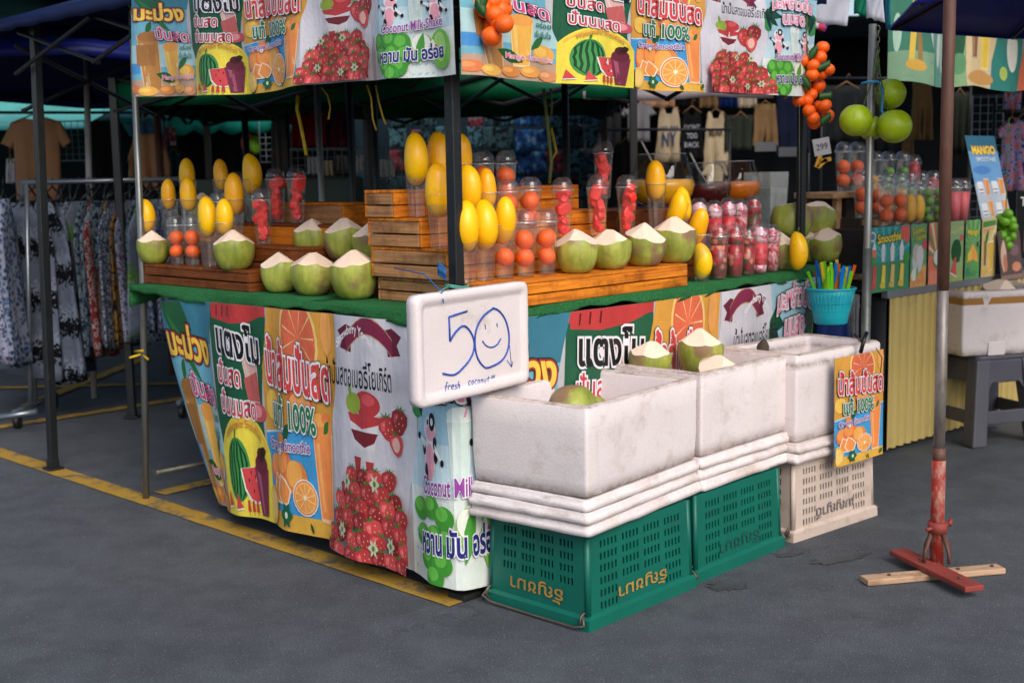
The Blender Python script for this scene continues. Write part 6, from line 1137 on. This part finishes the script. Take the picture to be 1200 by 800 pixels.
def garment(name, label, cat, kind, p, w, h, mt, ang=0, seed=0, group=None, fold=.018, prints=(), hanger=True):
    """a hanging garment with folds, front and back, a hanger hook and an optional print"""
    pts = garment_outline(kind, w, h); b = bmesh.new(); vs = [b.verts.new((x, 0, z)) for x, z in pts]; t3 = tessellate_polygon([[Vector((x, z, 0)) for x, z in pts]])
    for f in t3:
        try: b.faces.new([vs[i] for i in f])
        except ValueError: pass
    st = w / 14; k = math.ceil(-.55 * w / st)
    while k * st < .55 * w: bmesh.ops.bisect_plane(b, geom=b.verts[:] + b.edges[:] + b.faces[:], plane_co=(k * st, 0, 0), plane_no=(1, 0, 0)); k += 1
    for k in range(1, 7): bmesh.ops.bisect_plane(b, geom=b.verts[:] + b.edges[:] + b.faces[:], plane_co=(0, 0, -h * k / 7), plane_no=(0, 0, 1))
    def dy(x, z): q = min(1, -z / h + .15); return fold * q * (math.sin(x / w * 17 + seed) + .6 * math.sin(x / w * 31 + seed * 2 + 3 * z)) + .02 * noise.noise(Vector((x * 6, z * 6, seed)))
    for v in b.verts: v.co.y = dy(v.co.x, v.co.z)
    me = bpy.data.meshes.new(name); b.normal_update(); b.to_mesh(me); b.free(); me.materials.append(mt)
    for q in me.polygons: q.use_smooth = True
    o = bpy.data.objects.new(name, me); C.objects.link(o); o.location = p; o.rotation_euler = (0, 0, ang); md = o.modifiers.new('solid', 'SOLIDIFY'); md.thickness = .022; md.offset = 1; tag(o, label, cat, group)
    for body, x, z, tw, th, col in prints:
        tx, tf = text_shape(body, .02); x0, x1 = min(a for a, _ in tx), max(a for a, _ in tx); z0, z1 = min(c for _, c in tx), max(c for _, c in tx); m = MB()
        m.add([(lambda X, Z: (X, dy(X, Z) - .018, Z))((a - x0) / (x1 - x0) * tw - tw / 2 + x * w, (c - z0) / (z1 - z0) * th + z * h) for a, c in tx], tf); m.build('printed_lettering', mat('shirt_print_' + col, {'blue': (.16, .26, .42), 'white': (.6, .62, .66), 'brown': (.20, .13, .11), 'red': (.6, .15, .1)}[col], .8), o)
    if hanger: m = MB(); m.tube([(-.3 * w, 0, -.035), (0, 0, .03), (.3 * w, 0, -.035)], .006, 6); m.tube([(0, 0, .03), (0, 0, .07), (.02, 0, .09), (.03, 0, .07)], .003, 6); m.build('hanger', mat('wooden_hanger', (.50, .36, .22), .5), o)
    return o
CL = {n: cloth(n + '_cloth', [tuple(min(.92, q * .97) for q in c)]) for n, c in dict(tan=(.74, .56, .42), beige=(.70, .63, .52), cream=(.78, .72, .62), black=(.05, .055, .065), charcoal=(.13, .14, .15), grey=(.46, .46, .48), olive=(.16, .18, .15), khaki=(.50, .39, .26), navy=(.07, .10, .19), red=(.62, .08, .13), plum=(.48, .24, .34), denim=(.10, .17, .27), teal=(.16, .30, .34), blue=(.05, .14, .34), jeans=(.12, .19, .42), white=(.75, .77, .82)).items()}
def hang(kind, x, y, wpx, hpx, Y, col, label, cat='shirt', nm=None, ang=0, **kw):
    p = at_y(x, y, Y); s = Y / FPX; nmap = {'tee': 'tee_shirt', 'sweat': 'sweatshirt', 'pants': 'trousers', 'tank': 'tank_top', 'dress': 'dress', 'flat': 'folded_garment'}
    return garment(nm or nmap[kind], label, cat, kind, p, wpx * s, hpx * s, CL[col] if isinstance(col, str) else col, ang, x * .37, **kw)
# left background
hang('tee', 40, 138, 78, 95, 9.6, 'tan', 'big tan T-shirt hanging at the far left behind the black post'); hang('tee', 122, 140, 52, 75, 9.8, 'black', 'plain black T-shirt hanging above the clothes rack', prints=()); hang('sweat', 172, 150, 44, 72, 9.5, 'tan', 'tan sweatshirt with blue shoulders hanging left of the rusty pole'); hang('flat', 168, 143, 34, 13, 9.4, cloth('sky_blue_yoke', [(.22, .42, .58)]), 'folded sky blue top tucked over the tan sweatshirt', 'shirt'); hang('pants', 203, 178, 22, 50, 9.7, 'teal', 'teal trousers hanging right of the rusty pole', 'trousers'); hang('flat', 199, 150, 13, 20, 9.4, cloth('white_pink_scrap', [(.7, .68, .76), (.6, .25, .35), (.5, .5, .7)], 1, 14), 'small white and pink printed top hanging by the rusty pole')
hang('flat', 12, 186, 9, 28, 9.2, 'white', 'narrow white cloth hanging at the left edge')
for i, (x, y, w, h, Y, c, lab) in enumerate(((228, 150, 40, 80, 11.2, 'black', 'black shirt left of the dark backdrop behind the left mangoes'), (262, 150, 36, 90, 11.4, 'charcoal', 'charcoal shirt behind the left mangoes'), (300, 150, 30, 70, 11.4, 'black', 'black shirt right of the charcoal one behind the left mangoes'), (328, 132, 20, 68, 9.9, 'grey', 'pale grey narrow top left of the red garments'))): hang('tee' if i < 3 else 'flat', x, y, w, h, Y, c, lab, group='dark clothes behind the left display')
hang('tee', 351, 133, 26, 38, 9.4, 'red', 'dark red top hanging left of the inner silver pole'); hang('tee', 372, 131, 26, 38, 9.3, 'red', 'bright red top hanging behind the inner silver pole'); hang('dress', 394, 130, 26, 42, 9.4, 'plum', 'dusty plum dress right of the red tops', 'dress'); hang('flat', 404, 130, 8, 32, 9.3, 'plum', 'thin plum scarf beside the plum dress', 'scarf')
m = MB(); o_ = at_y(290, 168, 10.6); m.ell((0, 0, 0), (.055, .04, .09), 12, 8); 
tag(m.build('orange_pouch', mat('orange_cloth', (.75, .22, .06), .8), loc=o_), 'small orange pouch hanging in the dark behind the mangoes', 'pouch'); m = MB(); m.ell((0, 0, 0), (.05, .04, .08), 12, 8); tag(m.build('green_pouch', mat('lime_cloth', (.40, .62, .08), .8), loc=at_y(299, 170, 10.55)), 'small lime green pouch hanging beside the orange one', 'pouch')
GRIDM = mat('pale_grid_wire', (.50, .55, .58), .5, .1, 5, metal=.3)
def grid_panel(label, x0, y0, x1, y1, Y, st=.05, r=.0028):
    a, b = at_y(x0, y0, Y), at_y(x1, y1, Y); t = thing('wire_grid', label, 'wire grid', (a.x, Y, b.z)); w, h = b.x - a.x, a.z - b.z; m = MB(); k = 0
    while k * st <= w: m.tube([(k * st, 0, 0), (k * st, 0, h)], r, 4, caps=False); k += 1
    k = 0
    while k * st <= h: m.tube([(0, .004, k * st), (w, .004, k * st)], r, 4, caps=False); k += 1
    m.build('wire_mesh', GRIDM, t); m = MB(); m.tube([(0, 0, 0), (w, 0, 0), (w, 0, h), (0, 0, h), (0, 0, 0)], r * 2, 6); m.build('frame', GRIDM, t)
grid_panel('white wire grid beside the tan T-shirt at the left', 68, 142, 106, 188, 9.9); grid_panel('wire grid panel behind the left watermelon cups', 340, 175, 472, 218, 8.6); grid_panel('tall dark wire grid at the right behind the rusty pole', 1140, 112, 1170, 300, 9.6, .06); grid_panel('small wire grid left of the red garments', 303, 135, 322, 190, 10.4)
for i, (x, y, w, h, cc) in enumerate(((366, 192, 12, 20, 'white'), (382, 196, 14, 18, 'cream'), (425, 190, 14, 20, 'white'), (400, 190, 12, 18, 'grey'), (452, 195, 16, 20, 'white'))): hang('flat', x, y - 8, w, h, 8.55, cc, 'small packed garment %s on the wire grid behind the watermelon cups' % ('farthest left', 'second', 'fourth', 'third', 'farthest right')[i], 'package', 'packed_garment', group='packets on the wire grid', hanger=False)
m = MB(); m.box((0, 0, .35), (1.1, .5, .7)); tag(m.build('storage_box', mat('green_grey_chest', (.20, .27, .25), .6, .15, 5), loc=(-1.55, 8.4, .75), bevel=.02), 'dull green storage chest below the wire grid behind the stall', 'chest'); m = MB(); m.box((0, 0, .36), (1.2, .55, .72)); tag(m.build('storage_box', mat('stand_under_chest', (.10, .11, .12), .8), loc=(-1.55, 8.4, .01), bevel=.01), 'dark box stand beneath the green storage chest', 'box')
m = MB(); m.box((0, 0, .5), (1.6, .5, 1.0)); tag(m.build('storage_box', mat('navy_storage', (.03, .05, .08), .8), loc=(-.35, 9.1, .02), bevel=.01), 'tall dark navy cabinet behind the wooden crates', 'cabinet')
# packed goods hung in rows in the middle
PK = [cloth('packed_print_%d' % i, [tuple(min(.9, x * .95 + .01) for x in q) for q in c], 1, 16) for i, c in enumerate(([(.05, .09, .14), (.22, .36, .40), (.06, .12, .18)], [(.06, .14, .30), (.10, .28, .48), (.35, .50, .60)], [(.10, .10, .13), (.42, .14, .18), (.30, .38, .42)], [(.04, .05, .07), (.15, .25, .28), (.04, .08, .12)]))]
q = random.Random(11); row = 0
for y in (122, 150, 178, 206):
    x = 466
    while x < 705:
        w = q.uniform(15, 22); k = 1 if x > 605 and x < 632 else q.choice((0, 3, 0, 2, 3)); k = 1 if 600 < x < 640 and y > 140 else k
        if not (520 < x < 545): hang('flat', x, y + q.uniform(-2, 2), w * .9, 25, 10.7 + q.uniform(-.1, .1), PK[k], 'dim packed garment in the hanging rows behind the orange cups', 'package', 'packed_garment', group='packed garments in rows behind the stall', hanger=False, fold=.008)
        x += w
def rail(label, x0, x1, y, Y, r=.012):
    a, b = at_y(x0, y, Y), at_y(x1, y, Y); t = thing('clothes_rail', label, 'rail', (a.x, Y + .01, a.z)); L = b.x - a.x; m = MB(); m.tube([(0, 0, 0), (L, 0, b.z - a.z)], r, 8); m.build('bar', BLKM, t)
    for x in (0, L): m = MB(); m.tube([(x, .03, -a.z + .0), (x, .03, .06)], r, 8); m.build('upright', BLKM, t)
rail('black rail carrying the tan and black shirts at the left', -14, 190, 132, 9.75); rail('black rail carrying the dark clothes behind the left mangoes', 205, 320, 142, 11.45); rail('rail carrying the red tops and the plum dress', 335, 412, 127, 9.45); rail('rail carrying the shirts above the juice bowls', 690, 950, 108, 11.7); rail('rail carrying the low shirts behind the watermelon cups', 680, 856, 152, 11.0); rail('rail carrying the trousers and garments behind the pomelos', 965, 1140, 92, 10.2); rail('rail carrying the floral dresses at the right edge', 1168, 1225, 130, 8.75)
cord = mat('yellow_ribbon', (.78, .68, .18), .7, .2, 30); corg = mat('pale_green_cord', (.50, .58, .36), .8, .2, 30)
def dangle(label, pts, Y, mt, r=.006): m = MB(); m.tube([at_y(x, y, Y) for x, y in pts], r, 6); tag(m.build('dangling_ribbon', mt), label, 'cord')
dangle('yellow cord dangling right of the inner silver pole', [(377, 103), (384, 112), (387, 125), (385, 140)], 5.05, cord, .004); dangle('flat yellow ribbon dangling left of the inner silver pole', [(349, 112), (348, 128), (352, 145), (356, 165), (359, 182)], 5.25, cord, .008); dangle('thin yellow cord under the strawberry panel, left of two', [(430, 100), (435, 115), (437, 140), (441, 153)], 4.7, cord, .0035); dangle('thin yellow cord under the strawberry panel, right of two', [(440, 100), (444, 120), (448, 135), (452, 146)], 4.7, cord, .0035)
dangle('long pale cords hanging behind the orange cups', [(637, 104), (640, 130), (643, 160), (646, 190), (644, 212)], 5.6, corg, .008); dangle('short pale cord hanging beside the long ones', [(645, 104), (647, 120), (646, 135)], 5.6, corg, .005); dangle('yellow loop of cord hanging by the dark pole', [(646, 150), (652, 178), (646, 188), (644, 215)], 5.7, cord, .006)
dangle('yellow ribbon knotted at the top of the left grey pole', [(148, 2), (155, 10), (158, 4), (154, 14), (156, 22)], 5.55, cord, .008)
# shirts hung in two rows on the right
TS = [('tee', 716, 118, 30, 60, 'charcoal', 'charcoal shirt at the left end of the right-hand shirt rows'), ('tee', 748, 120, 34, 45, 'grey', 'pale grey T-shirt in the shirt rows above the watermelon cups'), ('tank', 784, 126, 36, 62, 'beige', 'beige tank top lettered in blue, above the juice bowls'), ('tank', 811, 128, 32, 60, 'black', 'black top with pale lettering above the dark red bowl'), ('tank', 839, 131, 34, 66, 'beige', 'beige top with a brown square print above the orange bowl'), ('flat', 868, 135, 30, 40, 'olive', 'dark olive shorts hung right of the beige tops'), ('pants', 897, 122, 30, 48, 'khaki', 'khaki trousers hung near the right post'), ('flat', 930, 112, 34, 66, 'navy', 'navy garment hung beside the right post')]
for kd, x, y, w, h, c, lab in TS:
    pr = {784: [('WE ARE', 0, -.42, .17, .04, 'blue'), ('NY', 0, -.72, .13, .13, 'blue')], 811: [('DONT', 0, -.40, .14, .05, 'white'), ('TOO', 0, -.56, .10, .05, 'white'), ('BACK', 0, -.73, .14, .05, 'white')], 839: [('BEAR', 0, -.42, .13, .06, 'brown')]}.get(x, ())
    hang(kd, x, y, w * 1.12, h, 11.6, c, lab, {'pants': 'trousers', 'flat': 'shorts'}.get(kd, 'shirt'), prints=pr, group='clothes hung in rows on the right')
for i, (x, w, c, lab) in enumerate(((770, 40, 'tan', 'tan garment hem in the top row, leftmost'), (808, 26, 'black', 'black garment hem in the top row'), (832, 24, 'khaki', 'khaki garment hem in the top row'), (853, 18, 'blue', 'blue garment hem in the top row'), (874, 26, 'cream', 'cream garment hem with a red print in the top row'))): hang('flat', x, 88, w, 37, 11.75, c, lab, 'garment', group='upper row of hung clothes')
for i, (x, y, w, h, c, lab) in enumerate(((700, 160, 36, 55, 'grey', 'pale grey blouse hanging low behind the raised watermelon cup'), (735, 165, 34, 50, 'black', 'black shirt hanging low behind the watermelon cups'), (770, 190, 30, 40, 'charcoal', 'charcoal shirt low behind the yellow juice bowl'), (838, 192, 30, 40, 'cream', 'cream shirt low behind the dark red bowl'))): hang('tee', x, y, w, h, 10.9, c, lab, group='lower row of hung clothes')
hang('pants', 1081, 96, 30, 66, 9.4, 'khaki', 'tan cargo trousers hanging right of the pomelos', 'trousers'); hang('pants', 1064, 158, 18, 36, 9.6, 'khaki', 'tan trousers hanging low behind the domed cups', 'trousers'); hang('flat', 992, 100, 50, 66, 10.4, 'charcoal', 'dark grey garments hanging behind the pomelos', 'garment'); hang('flat', 1032, 110, 34, 70, 10.6, 'black', 'black garment hanging behind the upper pomelo', 'garment'); hang('flat', 1125, 108, 22, 70, 10.2, 'olive', 'dark olive garment right of the rusty pole', 'garment')
FLOR = cloth('blue_floral_cloth', [(.12, .20, .50), (.55, .60, .78), (.75, .45, .50)], 2, 34)
hang('dress', 1186, 142, 36, 80, 8.6, FLOR, 'blue floral dress hanging at the right edge', 'dress'); hang('dress', 1199, 138, 34, 78, 8.8, cloth('pink_blue_floral', [(.30, .36, .66), (.70, .60, .72), (.20, .26, .5)], 2, 30), 'pale pink and blue floral dress cut by the right edge', 'dress'); hang('flat', 1187, 108, 20, 22, 8.8, FLOR, 'blue floral cloth bundle above the floral dresses', 'garment')
hang('pants', 976, 345, 46, 110, 6.1, 'jeans', 'dark blue jeans behind the turquoise straw basket', 'jeans', 'jeans', hanger=False); hang('flat', 1001, 345, 14, 52, 6.12, 'grey', 'pale grey cloth hanging beside the jeans', 'cloth', hanger=False)
m = MB(); m.box((0, 0, .5), (1.3, .05, 1.0)); tag(m.build('gap_fill_board', mat('near_black_board', (.05, .06, .075), .8), loc=(1.95, 7.35, .02), rot=(0, 0, RA)), 'near black board added to fill the dark gap between the two stalls', 'board')  # added board, its near black stands in for the shaded interior between the stalls
# price card and yellow clip
pc = at_y(963, 172, 6.4); t = thing('price_card', 'white handwritten price card 299 hanging right of the stall post', 'card', pc, 0, None, (0, R(-10), 0)); m = MB(); m.box((0, 0, 0), (.085, .004, .085)); m.build('card', mat('white_card', (.62, .63, .66), .6, .05), t)
text_flat('lettering', '299', .06, .032, mat('grey_ink', (.25, .26, .30), .7), t, Matrix.Translation((0, -.0035, .0))); 
for i in range(3): m = MB(); m.box((-.03 + .018 * i, 0, -.07 - .012 * (i % 2)), (.02, .015, .06), 0, Matrix.Rotation(.5 + .5 * i, 3, 'Y')); m.build('yellow_clip', mat('yellow_clip_plastic', (.75, .55, .08), .5), t)
pc = at_y(897, 172, 9.5)
for x, y, lab in ((897, 172, 'pale price card pinned below the khaki trousers'), (925, 178, 'pale price card pinned below the navy garment')): m = MB(); m.box((0, 0, 0), (.16, .006, .07)); o = m.build('price_card', mat('dim_card', (.45, .46, .48), .7, .1), loc=at_y(x, y, 9.5)); tag(o, lab, 'card', 'price cards under the hung clothes')
# white cloth scraps at the top right
def scrap(label, quad, Y, mt):
    P4 = [at_y(x, y, Y) for x, y in quad]; m = MB(); m.grid(lambda u, v: tuple(P4[0].lerp(P4[1], u).lerp(P4[3].lerp(P4[2], u), v) + Vector((0, .02 * math.sin(u * 7 + v * 3), .004 * math.sin(u * 11)))), 10, 8); tag(m.build('cloth_scrap', mt, solid=.002), label, 'cloth')
scrap('white cloth hanging at the top beside the right banner', [(947, -25), (1002, -25), (992, 30), (948, 28)], 6.0, WHITET); scrap('green cloth corner hanging at the top left of the silver pole', [(1004, -20), (1025, -20), (1016, 21), (1001, 17)], 6.1, tarp('bright_green_cloth', (.05, .50, .36), .3)); scrap('white cloth twisted round the top of the silver pole', [(1018, -20), (1037, -20), (1036, 26), (1016, 22)], 5.3, WHITET); scrap('teal plastic strip hanging right of the silver pole', [(1038, -20), (1046, -20), (1043, 32), (1039, 36)], 5.6, tarp('teal_strip', (.10, .50, .55), .3))
m = MB(); p = at_y(955, 29, 6.0); m.tube([p + Vector((-.06, 0, 0)), p, p + Vector((.05, 0, -.02))], .022, 8); tag(m.build('cloth_knot', cloth('blue_pink_knot', [(.12, .22, .55), (.75, .25, .35), (.8, .8, .85)], 1, 20)), 'blue and pink cloth knot below the white cloth', 'cloth')
# the clothes rack at the left
RK = mat('chrome_rack_tube', (.50, .54, .58), .3, .1, 6, metal=.7, dirt=.3); t = thing('clothes_rack', 'chrome clothes rack packed with printed dresses at the left', 'clothes rack', (0, 0, 0)); r0, r1 = at_y(24, 214, 7.62), at_y(214, 210, 7.85); dx = r1 - r0
m = MB(); m.tube([r0, r1], .016, 10); m.build('top_rail', RK, t)
for e, nm in ((.0, 1), (1.0, 1)):
    c = r0.lerp(r1, e); m = MB(); m.tube([(c.x, c.y, c.z), (c.x, c.y, .1)], .015, 10); m.build('upright', RK, t); m = MB(); m.tube([(c.x - .02, c.y - .30, .10), (c.x, c.y, .10), (c.x + .02, c.y + .3, .10)], .016, 8); m.build('foot_bar', RK, t)
    for s_ in (-.3, .3): m = MB(); m.tube([(c.x - .015, c.y + s_, .045), (c.x + .015, c.y + s_, .045)], .04, 14); m.build('wheel', mat('black_caster', (.12, .12, .13), .5), t)
b2 = at_y(31, 250, 7.5); m = MB(); m.tube([at_y(31, 216, 7.3), at_y(36, 480, 7.3)], .014, 8); m.build('front_upright', RK, t)
PRN = [cloth('dress_print_%d' % i, [tuple(x * .86 for x in y) for y in c], k, s * (1.5 if k in (1, 2) else 1)) for i, (c, k, s) in enumerate((([(.05, .06, .09), (.58, .62, .70), (.46, .50, .58)], 3, 3.2), ([(.66, .69, .76), (.25, .32, .42), (.72, .74, .8)], 1, 26), ([(.44, .14, .14), (.70, .62, .62), (.55, .20, .20)], 2, 20), ([(.10, .20, .28), (.50, .56, .62), (.20, .34, .40)], 1, 18), ([(.06, .09, .14), (.62, .46, .22), (.35, .42, .50)], 1, 22), ([(.30, .34, .46), (.66, .68, .78), (.45, .20, .28)], 1, 20), ([(.62, .66, .74), (.40, .62, .10), (.50, .54, .62)], 3, 2.4), ([(.12, .16, .24), (.34, .42, .56), (.60, .62, .7)], 2, 24)))]
def rack_dress(label, c, dep, th, h, mt, ang, seed, grp):
    m = MB(); rows = 12; n = 30; q = random.Random(seed); ph = q.uniform(0, 6); vs = []
    for j in range(rows + 1):
        v = j / rows; d = dep * (.36 + .64 * min(1, v * 5)) * (1 + .12 * v); w = th * (.5 + .6 * v)
        for k in range(n):
            a = 2 * math.pi * k / n; x = w * math.cos(a) * (1 + .5 * v * math.sin(6 * math.sin(a) * 2 + ph)) + .025 * v * math.sin(7 * math.sin(a) + ph) ; y = d / 2 * math.sin(a) * (1 + .05 * math.sin(3 * a + ph)); vs.append((x + .03 * v * math.sin(ph), y, -v * h * (1 + .02 * math.sin(a * 2 + ph))))
    m.add(vs, [(j * n + k, j * n + (k + 1) % n, (j + 1) * n + (k + 1) % n, (j + 1) * n + k) for j in range(rows) for k in range(n)], 0, True); m.add(vs[:n], [list(range(n))[::-1]]); m.add(vs[-n:], [list(range(n))])
    o = m.build('printed_dress', mt, loc=c, rot=(0, 0, ang)); tag(o, label, 'dress', grp)
    m = MB(); m.tube([(0, -dep * .2, .0), (0, 0, .055), (0, dep * .2, .0)], .004, 6); m.tube([(0, 0, .055), (0, 0, .10), (0, .018, .125), (0, .03, .105)], .0025, 6); m.build('hanger', BLKM, o)
DL = ['grey and black banded dress at the left end, seen almost flat', 'second pale grey banded dress from the left', 'third banded dress just behind the black post', 'pale blue mottled dress behind the black post', 'white dress with lime green bands', 'narrow teal patterned dress left of the maroon one', 'maroon and white patterned dress in the middle of the rack', 'slim slate blue dress right of the maroon one', 'dark dress with ochre pattern', 'pale mottled dress between two dark ones', 'navy and ochre patterned dress', 'pale violet flowered dress', 'dim teal mottled dress near the grey pole', 'white and lime dress beside the grey pole', 'slate dotted dress just left of the grey pole', 'blue patterned dress right of the grey pole', 'pale flowered dress partly behind the mangoes', 'dark dotted dress near the right end of the rack', 'mottled blue dress at the right end of the rack']
DM = [0, 0, 0, 1, 6, 3, 2, 3, 4, 1, 4, 5, 3, 6, 7, 3, 5, 7, 1]
for i, lab in enumerate(DL):
    u = (.05, .15, .23)[i] if i < 3 else .26 + .72 * (i - 2) / 16; c = r0.lerp(r1, u); q = random.Random(i); rack_dress(lab, (c.x - (.06 if i < 1 else 0), c.y - (.05 if i < 2 else 0), c.z - .12), .47 + .05 * math.sin(i * 3) + (.12 if i < 2 else 0), .034 if i > 2 else .06, (1.04, 1.08, 1.03)[i] if i < 3 else .98 - .010 * i + q.uniform(-.05, .04), PRN[DM[i]], (1.02, .72, .4)[i] if i < 3 else -.16 + q.uniform(-.18, .18), i + 2, 'printed dresses on the clothes rack')
for i in range(22):
    c = r0.lerp(r1, .05 + .92 * i / 21 + .01 * math.sin(i * 5)); a = rnd.uniform(-.4, .4); m = MB(); m.tube([(-.05 * math.sin(a) * 3, -.19, -.105), (0, -.02, -.035), (0, 0, -.02), (0, .02, -.035), (.05 * math.sin(a) * 3, .19, -.105)], .0055, 6); m.tube([(0, 0, -.02), (0, 0, .010), (0, .014, .026), (0, .026, .010)], .0026, 6); tag(m.build('clothes_hanger', mat('dark_plastic_hanger', (.10, .12, .15), .4), loc=c), 'dark plastic hanger hooked on the chrome rack rail', 'hanger', 'hangers on the clothes rack')
for i, (x, c, lab) in enumerate(((4, 7, 'dark dotted dress at the extreme left edge of the picture'), (-6, 5, 'violet dress cut by the left edge of the picture'))): p = at_y(x, 225, 7.3); rack_dress(lab, (p.x, p.y, 1.36), .44, .06, .95, PRN[c], .2, 40 + i, 'printed dresses on the clothes rack')
m = MB(); m.tube([at_y(-20, 492, 7.15), at_y(44, 482, 7.15)], .018, 8); tag(m.build('rack_foot_rail', RK), 'low chrome rail of a second rack at the left edge', 'rail')
